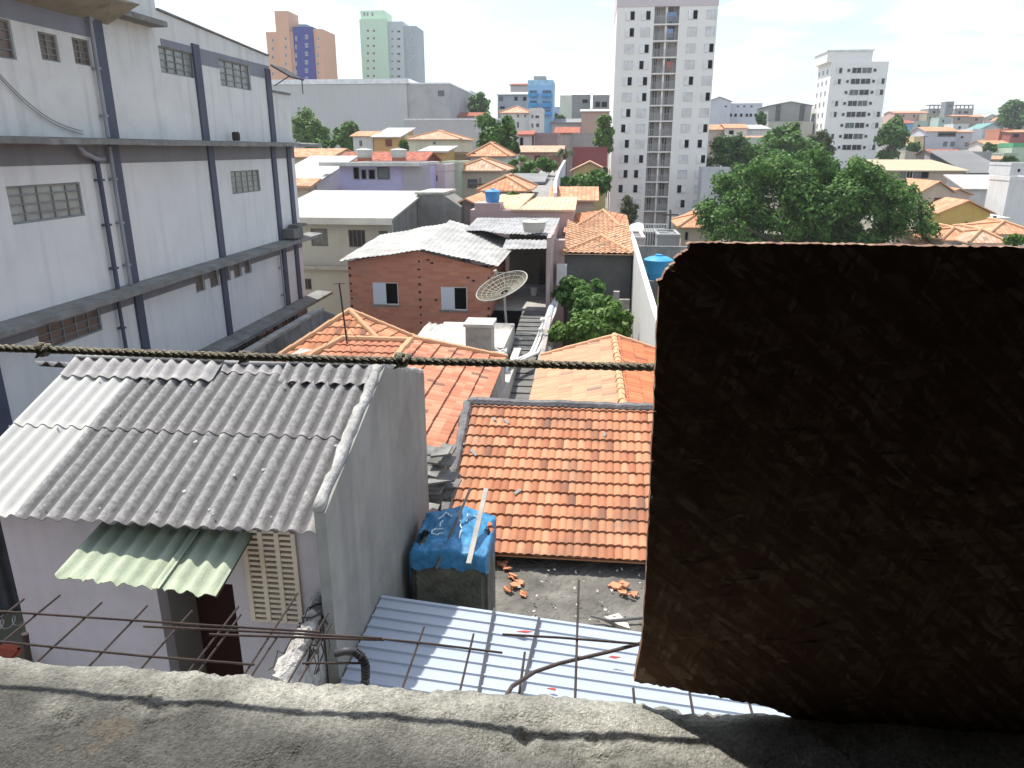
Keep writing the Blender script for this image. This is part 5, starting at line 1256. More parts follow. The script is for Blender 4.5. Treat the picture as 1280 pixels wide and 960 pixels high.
def courtyard():
    Y = 33.0; G = lambda px, py, y=Y: aY(px, py, y)
    A = tile_mat('salmon_tiles', (.45,.25,.15), (.53,.32,.19), (.58,.38,.25), tw=.24, tl=.36, waves=False, old=.22)
    t = thing('pyramid_roof_house', 'house with stacked pale orange pyramid tile roofs above a dark shaded wall', 'house', (4.5, 37, -9.7))
    x0, x1 = G(706, 340).x, G(789, 340).x; ze = G(748, 316).z
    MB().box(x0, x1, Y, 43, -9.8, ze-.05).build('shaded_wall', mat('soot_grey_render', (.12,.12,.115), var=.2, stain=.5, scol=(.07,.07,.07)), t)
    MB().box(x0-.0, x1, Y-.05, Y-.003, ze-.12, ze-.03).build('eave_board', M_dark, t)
    # lower pyramid face
    ap = aY(752, 296, 36.2); mb = MB()
    e0, e1 = Vector((x0-.1, Y-.35, ze)), Vector((x1+.05, Y-.35, ze))
    tiled(mb, [e0, e1, ap], tw=.24, tl=.34, amp=.05, step=.04, sub=4); mb.build('lower_front_slope', A, t)
    mb = MB(); tiled(mb, [e0, ap, Vector((x0-.1, 38.5, ze+.9))], tw=.24, tl=.34, amp=.05, step=.04, sub=4, ddir=(-.6, -1, 0)); tiled(mb, [e1, Vector((x1+.05, 38.5, ze+.9)), ap], tw=.24, tl=.34, amp=.05, step=.04, sub=4, ddir=(.6, -1, 0)); mb.build('lower_side_slope', A, t)
    MB().box(x0+.1, x1-.1, 37.3, 43, ze+.0, aY(705, 292, 37.6).z-.06).build('upper_wall', mat('pinkish_wall', (.5,.42,.36)), t)
    # upper hip
    ap2 = aY(754, 264, 43.0); zz = aY(705, 292, 37.6).z
    u0, u1 = Vector((x0-.25, 37.0, zz)), Vector((x1+.05, 37.0, zz)); mb = MB()
    tiled(mb, [u0, u1, ap2], tw=.24, tl=.36, amp=.05, step=.04, sub=4); mb.build('upper_front_slope', A, t)
    mb = MB(); tiled(mb, [u1, Vector((x1+.3, 46, zz+.2)), ap2], tw=.24, tl=.36, amp=.05, step=.04, sub=4); tiled(mb, [u0, ap2, Vector((x0-.3, 46, zz+.2))], tw=.24, tl=.36, amp=.05, step=.04, sub=4); mb.build('upper_side_slope', tile_mat('orange_far', (.44,.17,.09), (.5,.22,.12), (.55,.28,.16), tw=.24, tl=.36, waves=False), t)
    cap = tile_mat('ridge_clay', (.42,.2,.1), (.5,.27,.15), (.55,.34,.2), waves=False); mb = MB(); u = Z_*.06
    for a, b_ in ((e0, ap), (e1, ap), (u0, ap2), (u1, ap2)): mb = MB(); ridge_caps(mb, a+u, b_+u, .09); mb.build('ridge_tiles', cap, t)
    # pink house wall with long pale roof
    t = thing('pink_walled_house', 'long dusty pink house with a pale orange roof behind the white rooftop tank', 'house', (0, 42, -9.8))
    Yp = 40.0; a, b_ = aY(588, 290, Yp), aY(716, 290, Yp); zt = aY(660, 263, Yp).z
    pk = mat('dusty_pink_wall', (.46,.33,.31), var=.08, stain=.2, scol=(.3,.23,.22), streak=.2)
    MB().box(a.x, b_.x, Yp, Yp+6, -9.9, zt).build('wall', pk, t)
    c = aY(615, 250, Yp+.5); MB().box(c.x-.9, c.x+.5, Yp+.1, Yp+1.6, zt+.002, zt+.35).build('tank_plinth', pk, t)
    B = tile_mat('pale_peach_tiles', (.52,.35,.22), (.58,.41,.27), (.62,.46,.32), tw=.24, tl=.4, old=.08)
    mb = MB(); roof_slab(mb, [(a.x+2.2, Yp-.1, zt+.05), (b_.x+.1, Yp-.1, zt+.05), (b_.x+.1, Yp+6, aY(700, 246, Yp+6).z), (aY(672, 246, Yp+6).x, Yp+6, aY(700, 246, Yp+6).z)]); mb.build('roof', B, t)
    mb = MB(); roof_slab(mb, [(a.x+.3, Yp+1.8, zt+.0), (a.x+2.6, Yp-.05, zt+.06), (aY(668, 252, Yp+6).x, Yp+6, zt+.55), (a.x+1, Yp+6, zt+.5)]); mb.build('side_roof', B, t)
    tk(c.x, Yp+.75, zt+.352, .42, .72, 'blue_tank_plastic', (.06,.25,.52), 'round blue water tank standing on the dusty pink house', group=None)
    # orange roof behind (two-tier)
    house_like('row_house', 'house with a bright orange ridge roof right above the pale peach roof', 692, 742, 250, 52, 5, (.5,.36,.28), ('gx', TO, 1.3))
    # white wall going away on the right
    X = aY(790, 300, 34.5).x
    t = thing('white_boundary_wall', 'tall sunlit white boundary wall running back beside the leafy courtyard', 'wall', (X, 27, -9.8))
    za = aX(814, 385, X); zb = aX(790, 300, X)
    mb = MB(); mb.prism([Vector((X, za.y-9, -9.8)), Vector((X, za.y-9, za.z)), Vector((X, za.y, za.z)), Vector((X, zb.y, zb.z)), Vector((X, 40, zb.z)), Vector((X, 40, -9.8))], Vector((.18, 0, 0))); mb.build('wall', mat('chalk_wall', (.60,.60,.57), var=.06, stain=.2, scol=(.42,.42,.40), streak=.35), t)
    MB().obox(Vector((X-.04, 0, 0)), Y_, Z_, X_, za.y, zb.y, 0, .001, 0, .001)
    a = aY(812, 303, 38); mb = MB(); mb.box(X+.19, X+5.5, 37.2, 37.4, -9.8, aY(830, 308, 37.2).z); mb.box(X+.19, X+6, 27, 27.2, -9.8, aY(825, 378, 27).z)
    tag(mb.build('grey_yard_wall', mat('grey_yard', (.26,.26,.25), var=.15, stain=.5, streak=.4)), 'shaded grey yard wall right of the white boundary wall', 'wall')
    c = aY(812, 345, 33); tk(c.x+.35, 33, aY(812, 348, 33).z, .62, 1.05, 'cyan_tank_plastic', (.04,.28,.50), 'blue water tank with a pale lid behind the white boundary wall near the board')
    MB(); mb = MB(); mb.box(c.x-.4, c.x+1.2, 32.3, 33.7, -9.8, aY(812, 348, 33).z-.003); tag(mb.build('tank_stand', M_concd), 'dark masonry stand under the blue tank behind the white wall', 'stand')
    # low ruined wall and posts in the courtyard
    mb = MB(); p, q = aY(745, 380, 31), aY(788, 385, 31); mb.box(p.x, q.x-.05, 31, 31.15, -9.8, aY(760, 374, 31).z)
    tag(mb.build('low_yard_wall', mat('pale_block', (.42,.40,.36), stain=.5)), 'low broken pale block wall at the back of the leafy courtyard', 'wall')
    mb = MB(); p = aY(770, 380, 30.8); mb.box(p.x-.12, p.x+.12, 30.7, 30.9, -9.8, aY(770, 364, 30.8).z); tag(mb.build('yard_post', mat('pale_block2', (.38,.36,.33), stain=.4)), 'short square post standing above the low broken yard wall', 'post')
    mb = MB(); p = aY(702, 345, 32.5); mb.box(p.x-.22, p.x+.22, 32.4, 32.9, p.z-.4, p.z+.5); tag(mb.build('white_meter_box', M_white), 'small white box on the corner of the dark shaded wall', 'box')
    mb = MB(); mb.box(x0-.85, x0-.02, 32.9, 33.5, -9.8, aY(700, 300, 33).z); tag(mb.build('corner_pillar', pk), 'narrow dusty pillar left of the dark shaded wall', 'pillar')
    for k, (px, py, w_, h_, s, lm, lab) in enumerate((
        (730, 368, 66, 46, 1, LM, 'bush with pale flowers in the courtyard below the dark wall'),
        (708, 364, 32, 34, 2, LM, 'small dense bush at the left corner of the courtyard'),
        (718, 412, 70, 44, 3, LB, 'bright green bush just behind the salmon tiled roof at left'),
        (762, 406, 74, 48, 4, LB, 'larger bright green bush against the white boundary wall'),
        (742, 386, 66, 38, 5, LM, 'mid green bush in the centre of the courtyard'))):
        tree('garden_bush', lab, px, py, (30, 30.6, 26, 27, 28.5)[k], w_, h_, lm, group='courtyard bushes', n=5200, size=.115, seed=s, nc=26, cat='bush', depth=.6)
    tree('garden_bush', 'dim bush behind the chipped corner of the board', 832, 385, 26, 30, 70, LM, n=1500, size=.10, seed=9, nc=12, cat='bush')
# ============================================================ GENERIC HOUSE
TO = tile_mat('orange_tiles_far', (.46,.20,.11), (.52,.26,.15), (.58,.33,.2), tw=.3, tl=.45, old=.15)
TP = tile_mat('peach_tiles_far', (.45,.26,.17), (.50,.31,.21), (.55,.37,.27), tw=.3, tl=.45, old=.1)
TR = tile_mat('red_tiles_far', (.27,.08,.055), (.33,.11,.07), (.38,.15,.09), tw=.3, tl=.45, old=.3)
TW = mat('white_roof', (.42,.42,.40), rough=.8, var=.12, stain=.35, scol=(.27,.27,.25))
TG = mat('grey_roof', (.22,.22,.22), rough=.85, var=.2, vs=.3, stain=.4)
TT = mat('teal_roof', (.12,.26,.24), rough=.7, var=.1)
TC = mat('cream_roof', (.40,.33,.225), rough=.8, var=.06, vs=.3, stain=.15, scol=(.45,.38,.27))
CAP = tile_mat('ridge_clay', (.42,.2,.1), (.5,.27,.15), (.55,.34,.2), waves=False)
FRM = mat('thin_white_frame', (.6,.6,.58), bump=0); FRD = mat('dark_frame', (.12,.11,.10), bump=0)
def wall_mat(c):
    return mat('wall_%02x%02x%02x' % tuple(int(255*v) for v in c), c, rough=.85, var=.07, vs=.4, stain=.2, scol=tuple(v*.6 for v in c), streak=.3, bump=0)
def house_like(name, label, x0, x1, ye, Y, D, wc, roof, win=(), cat='house', group=None, over=.35, t=None, fx=()):
    """front wall at distance Y between photo columns x0..x1, eave at photo row ye; roof=(kind, material, rise)"""
    A, B = aY(x0, ye, Y), aY(x1, ye, Y); z = (A.z+B.z)/2; xa, xb = A.x, B.x; xm = (xa+xb)/2; yb = Y+D
    zb = min(ground(xm, Y), ground(xm, yb), z-2.5)-.6
    if roof[1] in (TO, TP, TR) and roof[0] != 'shed': roof = (roof[0], roof[1], roof[2]*.6)
    t = t or thing(name, label, cat, (xm, Y+D/2, zb), group); wm = wall_mat(wc) if isinstance(wc, tuple) else wc
    MB().box(xa, xb, Y, yb, zb, z).build('wall', wm, t)
    k, rm, h = roof; o = over; mb = MB(); x_, X2, y_, Y2 = xa-o, xb+o, Y-o, yb+o; e = .01
    if k == 'hip':
        W, Dp = X2-x_, Y2-y_; s = min(W, Dp)/2
        if W >= Dp: r0, r1 = Vector((x_+s, (y_+Y2)/2, z+h)), Vector((X2-s, (y_+Y2)/2, z+h))
        else: r0, r1 = Vector((xm, y_+s, z+h)), Vector((xm, Y2-s, z+h))
        c = [Vector((x_, y_, z+e)), Vector((X2, y_, z+e)), Vector((X2, Y2, z+e)), Vector((x_, Y2, z+e))]
        if W >= Dp: P = [[c[0], c[1], r1, r0], [c[1], c[2], r1], [c[2], c[3], r0, r1], [c[3], c[0], r0]]
        else: P = [[c[0], c[1], r0], [c[1], c[2], r1, r0], [c[2], c[3], r1], [c[3], c[0], r0, r1]]
        for p in P: roof_slab(mb, p)
        mb.build('roof', rm, t)
        if rm in (TO, TP, TR):
            mb = MB()
            for a, b_ in ((c[0], r0), (c[3], r0), (c[1], r1 if W >= Dp else r0), (c[2], r1), (r0, r1)):
                if (b_-a).length > .3: mb.tube([a+Z_*.05, b_+Z_*.05], .11, 5)
            mb.build('ridge', CAP, t)
    elif k == 'gx':
        ym = (y_+Y2)/2; roof_slab(mb, [(x_, y_, z+e), (X2, y_, z+e), (X2, ym, z+h), (x_, ym, z+h)]); roof_slab(mb, [(x_, Y2, z+e), (x_, ym, z+h), (X2, ym, z+h), (X2, Y2, z+e)]); mb.build('roof', rm, t)
        for x in (xa, xb-.15): MB().prism([Vector((x, Y, z)), Vector((x, ym, z+h-.12)), Vector((x, yb, z))], Vector((.15, 0, 0))).build('gable', wm, t)
    elif k == 'gy':
        roof_slab(mb, [(x_, y_, z+e), (xm, y_, z+h), (xm, Y2, z+h), (x_, Y2, z+e)]); roof_slab(mb, [(X2, y_, z+e), (X2, Y2, z+e), (xm, Y2, z+h), (xm, y_, z+h)]); mb.build('roof', rm, t)
        mb = MB()
        mb.prism([Vector((xa, Y, z+.0)), Vector((xb, Y, z)), Vector((xm, Y, z+h-.13))], Vector((0, .15, 0))); mb.build('gable', wm, t)
    elif k == 'shed':
        roof_slab(mb, [(x_, y_, z+e), (X2, y_, z+e), (X2, Y2, z+h), (x_, Y2, z+h)], .15); mb.build('roof', rm, t)
        MB().prism([Vector((xa, Y, z)), Vector((xa, yb, z)), Vector((xa, yb, z+h-.2))], Vector((.15, 0, 0))).build('gable', wm, t); MB().prism([Vector((xb, Y, z)), Vector((xb, yb, z+h-.2)), Vector((xb, yb, z))], Vector((-.15, 0, 0))).build('gable', wm, t)
    elif k == 'sx':      # slopes down to the left
        roof_slab(mb, [(x_, y_, z+e), (X2, y_, z+h), (X2, Y2, z+h), (x_, Y2, z+e)]); mb.build('roof', rm, t)
        mb = MB(); mb.prism([Vector((xa, Y, z)), Vector((xb, Y, z)), Vector((xb, Y, z+h-.15))], Vector((0, .15, 0))); mb.build('gable', wm, t)
    else:                # flat roof with parapet
        q = .2; hh = h
        mb.box(xa-.05, xb+.05, Y-.05, Y+q, z+.002, z+hh); mb.box(xa-.05, xb+.05, yb-q, yb+.05, z+.002, z+hh); mb.box(xa-.05, xa+q, Y+q+.001, yb-q-.001, z+.002, z+hh); mb.box(xb-q, xb+.05, Y+q+.001, yb-q-.001, z+.002, z+hh)
        mb.build('parapet', wm if rm is None else rm, t); MB().box(xa+.2, xb-.2, Y+.2, yb-.2, z+.003, z+.05).build('roof', TG, t)
    for w_ in win:
        a, b_, c, d = w_[:4]; st_ = w_[4] if len(w_) > 4 else 'd'
        p, q = aY(a, (b_+d)/2, Y), aY(c, (b_+d)/2, Y); z0, z1 = aY((a+c)/2, d, Y).z, aY((a+c)/2, b_, Y).z
        window(t, Vector((0, Y, 0)), X_, Z_, -Y_, p.x, q.x, z0, z1, FRM if st_ in ('d', 'l', 'r') else FRD, {'d': M_open, 'l': M_open, 'r': M_open, 'g': M_pane, 'b': M_open, 'R': mat('red_door', (.2,.05,.04), bump=0)}[st_], depth=.012, fw=max(.05, (q.x-p.x)*.07), nv=1 if st_ in 'dlr' else 0, half=st_ if st_ in ('l', 'r') else None, hm=M_white)
    return t
courtyard()
HL = house_like
GRY, BGE, WHT, CRM, YEL, PNK = (.36,.35,.34), (.50,.42,.33), (.64,.64,.62), (.58,.52,.40), (.55,.36,.10), (.50,.33,.29)

# ---- purple house with two tanks
def purple():
    t = HL('purple_house', 'purple house with a wide open balcony under two round roof tanks', 424, 522, 207, 50, 7, mat('lilac_paint', (.46,.43,.64), var=.06, stain=.15, scol=(.3,.28,.4)), ('flat', mat('pale_slab', (.55,.54,.50), stain=.4, scol=(.3,.3,.28)), .18), [(442, 209, 449, 224, 'b'), (452, 212, 458, 224, 'b'), (461, 212, 469, 224, 'b'), (472, 209, 487, 224, 'g')])
    A, B = aY(424, 205, 49.8), aY(526, 205, 49.8); MB().box(A.x-1.2, B.x, 49.2, 50, A.z-.12, A.z+.12).build('roof_slab', mat('pale_slab', (.55,.54,.50), stain=.4, scol=(.3,.3,.28)), t)
    MB().box(aY(504, 220, 49.9).x, B.x+.6, 49.85, 49.99, ground(A.x, 50)-.5, A.z-.13).build('grey_panel', wall_mat((.40,.39,.42)), t)
    for px, lab in ((456, 'round grey water tank on the purple house roof, nearer the factory'), (499, 'round grey water tank on the purple house roof, farther from the factory')):
        c = aY(px, 201, 51.5); mb = MB(); mb.box(c.x-.4, c.x+.4, 51.1, 51.9, A.z+.18, A.z+.398); tag(mb.build('brick_plinth', TR), 'reddish plinth under the grey tank '+('nearer' if px < 480 else 'farther from')+' the factory', 'plinth')
        tk(c.x, 51.5, A.z+.40, .58, .62, 'grey_tank', (.42,.42,.38), lab)
purple()
HL('white_lean_to', 'white sloping lean-to roof between the factory and the purple house', 340, 395, 226, 48, 8, WHT, ('shed', TW, 1.5))
HL('low_house', 'low house with a wide flat orange roof beyond the factory corner', 330, 412, 196, 72, 9, BGE, ('gx', TO, 1.3))
HL('low_house', 'low annex with an orange strip roof tucked beside the factory end', 345, 385, 232, 46.5, 1.2, BGE, ('shed', TO, .4))
HL('maroon_house', 'long maroon tiled roof directly behind the two round tanks', 424, 528, 201, 62, 6, (.2,.08,.07), ('gx', TR, 1.2))
HL('yellow_annex', 'ochre yellow box building under a flat white roof right of the round tanks', 527, 556, 189, 70, 5, (.55,.38,.15), ('shed', TW, .5), [(540, 193, 545, 205, 'b')])
HL('two_tone_house', 'small white house with an arched window and orange roof below the grey warehouse', 441, 466, 170, 96, 7, WHT, ('gx', TO, 1.1), [(449, 175, 453, 183)])
HL('two_tone_house', 'small orange house with a white roof and square window below the grey warehouse', 467, 498, 171, 95, 8, (.55,.33,.14), ('shed', TW, 1.3), [(482, 174, 490, 183, 'R')])
HL('pale_green_annex', 'narrow pale green wall right of the small orange house', 498, 508, 172, 97, 6, (.5,.55,.42), ('flat', None, .3))
HL('cream_hip_house', 'wide cream house with a pale orange hipped roof below the warehouse wall', 510, 574, 174, 92, 10, (.62,.60,.46), ('hip', TP, 1.7), [(541, 177, 545, 181)])
HL('tan_garage', 'tan flat-roofed garage right of the ochre yellow building', 556, 596, 194, 76, 7, (.32,.27,.19), ('flat', None, .3))
HL('gabled_white_house', 'white gabled house with a vivid orange roof beneath the round tree', 588, 632, 195, 74, 7, WHT, ('hip', TO, 2.0), [(591, 191, 595, 195, 'b')])
HL('beige_terrace_house', 'beige terrace house with a peach roof and thin white railings', 570, 627, 213, 62, 7, (.5,.43,.33), ('hip', TP, 1.4), [(585, 224, 597, 235, 'g')])
HL('white_pink_house', 'pinkish white house wall with railings right of the purple house', 527, 556, 214, 56, 6, (.62,.52,.50), ('flat', None, .5), [(536, 219, 547, 226, 'g')])
HL('pale_green_house', 'pale green house between the ochre building and the beige terrace', 553, 573, 205, 60, 6, (.45,.5,.38), ('flat', None, .2))
HL('grey_peak_house', 'grey house with an orange roof sloping right in front of the beige terrace', 560, 606, 262, 43, 6, (.30,.28,.26), ('gy', TO, 1.1))
HL('blue_walled_house', 'low house with a pyramid orange roof over a dusty blue wall', 603, 656, 238, 50, 6, (.22,.27,.42), ('hip', TO, 1.4))
HL('green_yard_shed', 'pale tin shed roof among the bushes beside the lane', 640, 676, 227, 62, 5, (.35,.38,.33), ('shed', TG, .5))
HL('pink_porch_house', 'pink house with a red-framed porch and peach roof beside the palm', 650, 701, 190, 88, 8, PNK, ('gx', TP, 1.2), [(668, 194, 676, 206, 'R'), (678, 195, 683, 204, 'R')])
HL('brick_pier_house', 'rough brick pier house at the top end of the lane', 686, 700, 196, 80, 4, brick_mat('rough_brick', (.3,.17,.13), (.36,.22,.17), (.3,.26,.23)), ('flat', None, .2), [(689, 204, 694, 211, 'g')])
HL('red_walled_building', 'long brick-red wall behind the gable roof left of the white tower', 716, 759, 187, 98, 6, (.30,.09,.09), ('flat', None, .3))
HL('yellow_gable_house', 'yellow gabled house with orange verges half hidden by hedges', 716, 758, 214, 76, 6, (.55,.42,.20), ('gy', TP, 1.6))
HL('stained_wall_building', 'stained grey concrete building behind the palm', 716, 748, 168, 112, 6, (.33,.31,.30), ('flat', None, .2))
HL('red_tile_block', 'low block with a faded red tiled roof above the stained concrete building', 695, 722, 166, 118, 5, (.45,.38,.35), ('shed', TR, 1.0))
HL('dim_brick_building', 'dull mauve brick building between the white three-storey house and the palm', 668, 697, 170, 104, 6, (.32,.24,.24), ('flat', None, .4))
HL('white_satellite_house', 'white narrow house front with a dark door below the blue building', 648, 664, 168, 102, 5, (.55,.5,.5), ('shed', TR, .6), [(650, 172, 654, 184, 'b')])
HL('white_three_storey', 'white three-storey house with a peach hipped roof in front of the blue building', 626, 662, 141, 124, 9, WHT, ('hip', TP, 1.8), [(633, 144, 638, 150), (646, 143, 649, 147), (655, 143, 658, 147), (646, 152, 649, 160)])
HL('white_three_storey', 'white balconied house wing beside the peach hipped roof', 662, 677, 140, 123, 7, WHT, ('flat', None, .6), [(664, 143, 667, 148), (669, 144, 674, 148), (664, 154, 667, 160), (670, 154, 674, 159)])
HL('blue_building', 'bright blue four-storey building with deep blue balconies', 660, 691, 107, 152, 9, mat('sky_blue_paint', (.30,.50,.70), var=.05), ('flat', mat('sky_blue_rail', (.35,.58,.72), bump=0), 1.0), [(662, 113, 671, 119, 'g'), (678, 113, 689, 119, 'g'), (662, 126, 671, 132, 'g'), (678, 127, 689, 132, 'g'), (678, 138, 688, 142, 'g')])
def blue_details():
    Y = 151.6; t = bpy.data.objects['blue_building']
    for (a, b_, c, d) in ((661, 118, 672, 121), (678, 118, 690, 121), (661, 130, 672, 134), (678, 130, 690, 134), (677, 141, 690, 144)):
        p, q = aY(a, b_, Y), aY(c, d, Y); MB().box(p.x, q.x, Y-.8, Y+.3, q.z, p.z+.2).build('balcony', mat('deep_blue_paint', (.08,.32,.60), bump=0), t)
    p, q = aY(667, 106, 153), aY(682, 95, 153); MB().box(p.x, q.x, 153, 157, p.z, q.z).build('lift_house', wall_mat((.42,.40,.39)), t)
blue_details()
HL('grey_block_house', 'grey rendered house with small dark windows left of the blue building', 622, 659, 118, 165, 9, (.42,.42,.43), ('shed', TW, 1.1), [(624, 121, 629, 126, 'g'), (643, 121, 647, 126, 'b'), (654, 121, 658, 126, 'b'), (625, 133, 631, 136, 'b')])
HL('far_white_roof_house', 'pale house with a rusty red roof edge peeking above the grey house', 638, 658, 106, 185, 6, (.55,.5,.48), ('shed', TR, .8))
HL('white_flat_building', 'white flat-roofed building right behind the warehouse end', 561, 588, 116, 172, 8, WHT, ('flat', None, .5), [(562, 119, 566, 123), (576, 118, 583, 123), (563, 131, 566, 134), (571, 131, 574, 134), (577, 131, 582, 134)])
HL('red_roof_bungalow', 'low bungalow with a dull red roof in front of the white flat-roofed building', 566, 600, 145, 150, 8, (.5,.42,.38), ('gx', TR, 1.4))
HL('pale_tall_slab', 'tall pale green-white building at the skyline left of the white tower', 700, 716, 121, 210, 8, (.62,.66,.55), ('flat', None, .4))
HL('grey_tank_building', 'unfinished grey building crowned by a round tank at the skyline', 715, 738, 121, 190, 8, (.30,.30,.29), ('flat', None, .5), [(728, 124, 735, 129, 'b')])
HL('grey_tank_building', 'unfinished grey concrete frame building touching the white tower at the skyline', 741, 762, 122, 186, 8, (.30,.29,.28), ('flat', None, .6), [(744, 127, 750, 134, 'b'), (752, 127, 759, 134, 'b')])
HL('salmon_block', 'plain salmon coloured block left of the white tower', 727, 762, 139, 140, 9, (.48,.33,.27), ('shed', TW, .8))
HL('far_grey_shed', 'low pale grey shed roofs between the blue building and the salmon block', 690, 728, 153, 150, 8, (.4,.4,.4), ('shed', TG, 1.0))
HL('small_blue_block', 'tiny lilac block at the skyline right of the blue building', 691, 699, 135, 220, 6, (.40,.42,.62), ('flat', None, .3))

# ---- big grey warehouse
def warehouse():
    Y = 142; t = thing('grey_warehouse', 'huge windowless grey warehouse with a white roof edge', 'warehouse', (aY(440, 150, Y).x, Y+10, -4))
    x0, x1, x2 = aY(300, 104, Y).x, aY(508, 104, Y).x, aY(561, 104, Y).x; z = aY(440, 105, Y).z
    gm = mat('warehouse_grey', (.52,.52,.51), rough=.8, var=.05, vs=.08, stain=.1, scol=(.28,.28,.28), streak=.2, bump=0)
    MB().box(x0, x1, Y, Y+30, -6, z).build('main_wall', gm, t)
    MB().box(x1+.01, x2, Y+.3, Y+30, -6, z-.1).build('end_wall', mat('block_grey', (.43,.42,.41), var=.12, vs=.15, stain=.3, bump=0), t)
    MB().box(x0, x1+.4, Y-.2, Y+30, z+.003, z+.85).build('roof_edge', mat('white_fascia', (.78,.78,.77), bump=0), t)
    MB().box(x1+.41, x2+.1, Y+.2, Y+30, z-.099, z+.15).build('roof_edge', mat('white_fascia', (.78,.78,.77), bump=0), t)
    p, q = aY(547, 113, Y), aY(555, 120, Y); window(t, Vector((0, Y+.3, 0)), X_, Z_, -Y_, p.x, q.x, q.z, p.z, FRD, M_pane, depth=.02, fw=.1)
    x3 = aY(646, 150, Y-6).x; zz = aY(580, 150, Y-6).z
    t2 = thing('long_perimeter_wall', 'long low grey perimeter wall extending right from the warehouse', 'wall', (aY(560, 170, Y-6).x, Y-6, -4))
    MB().box(aY(505, 150, Y-6).x, x3, Y-6, Y-5.6, -6, zz).build('wall', wall_mat((.47,.45,.45)), t2); MB().box(aY(505, 150, Y-6).x, x3, Y-6.1, Y-5.5, zz+.002, zz+.25).build('coping', M_white, t2)
warehouse()

# ============================================================ TOWERS
def white_tower():
    Y = 106.0; t = thing('white_apartment_tower', 'tall white apartment tower with a recessed column of balconies', 'apartment tower', (aY(826, 200, Y).x, Y+8, ground(9, Y)))
    wm = mat('tower_white', (.84,.82,.765), rough=.8, var=.03, vs=.2, stain=.06, scol=(.42,.42,.40), streak=.10, bump=0)
    zt = aY(830, 8, Y).z; zb = -12.5; zc = aY(830, -26, Y).z
    x0, x1, x2, x3 = aY(766, 150, Y).x, aY(811, 150, Y).x, aY(841, 150, Y).x, aY(887, 150, Y).x
    zr0, zr1 = aY(830, 19, Y).z, aY(830, 260, Y).z; st = (zr0-zr1)/12.3
    mb = MB(); mb.box(x0, x1, Y, Y+16, zb, zt); mb.build('left_wing', wm, t); MB().box(x2, x3, Y, Y+16, zb, zt).build('right_wing', wm, t)
    MB().box(x0-.05, x3+.05, Y-.06, Y+16, zt+.002, zc).build('crown_band', mat('tower_crown', (.62,.55,.55), var=.04, bump=0), t)
    MB().box(x1+.001, x2-.001, Y+1.2, Y+16, zb, zt).build('recessed_core', mat('tower_core', (.52,.48,.46), var=.08, bump=0), t)
    xm = (x1+x2)/2; mb = MB(); mb.box(xm-.12, xm+.12, Y+.25, Y+1.19, zb, zt-.01); mb.build('balcony_divider', wm, t)
    rs = random.Random(4); rail = mat('balcony_rail', (.34,.32,.30), bump=0); N = 13
    cols = [x0+(x1-x0)*.36, x0+(x1-x0)*.78, x2+(x3-x2)*.36, x2+(x3-x2)*.84]
    shm = mat('tower_shutter', (.8,.8,.78), bump=0); hint = mat('curtain_pane', (.33,.33,.33), bump=0, var=.4, vs=2)
    cl = [mat('laundry_blue', (.2,.3,.5), bump=0), mat('laundry_red', (.45,.12,.10), bump=0)]
    for k in range(N):
        zc_ = zr0-st*k
        for j, xc in enumerate(cols):
            w_, h = 1.2, 1.1; r = rs.random()
            if r < .60: window(t, Vector((0, Y, 0)), X_, Z_, -Y_, xc-w_/2, xc+w_/2, zc_-h/2, zc_+h/2, FRM, M_open, depth=.012, fw=.05, half='l' if rs.random() < .8 else 'r', hm=shm)
            else: window(t, Vector((0, Y, 0)), X_, Z_, -Y_, xc-w_/2, xc+w_/2, zc_-h/2, zc_+h/2, FRM, mat('closed_shutter', (.68,.68,.67), bump=0), depth=.012, fw=.05)
        mb = MB(); zf = zc_-st*.58; mb.box(x1+.01, x2-.01, Y+.0, Y+1.19, zf, zf+.16); mb.build('balcony_slab', wm, t)
        for (a, b_) in ((x1+.05, xm-.16), (xm+.16, x2-.05)):
            m = M_dark if rs.random() < .65 else hint; ww = (b_-a)
            o0 = a+ww*rs.uniform(.12, .2); o1 = o0+ww*rs.uniform(.35, .65)
            window(t, Vector((0, Y+1.19, 0)), X_, Z_, -Y_, o0, min(o1, b_), zf+.18, zf+2.25, FRM, m, depth=.012, fw=.07, nv=1, name='balcony_door')
        mb = MB()
        for (a, b_) in ((x1+.05, xm-.14), (xm+.14, x2-.05)):
            mb.box(a, b_, Y+.05, Y+.09, zf+1.0, zf+1.06); n = 14
            for i in range(n+1): x = a+(b_-a)*i/n; mb.box(x-.018, x+.018, Y+.055, Y+.085, zf+.161, zf+.999)
        mb.build('railing', rail, t)
    for (k, a, b_, c) in ((0, .6, .9, 0), (0, .52, .58, 0), (3, .6, .85, 1), (1, .55, .8, 0)):
        zf = zr0-st*k-st*.58; MB().box(x1+(x2-x1)*a, x1+(x2-x1)*b_, Y+.1, Y+.13, zf+.45, zf+1.5).build('hung_laundry', cl[c], t)
white_tower()
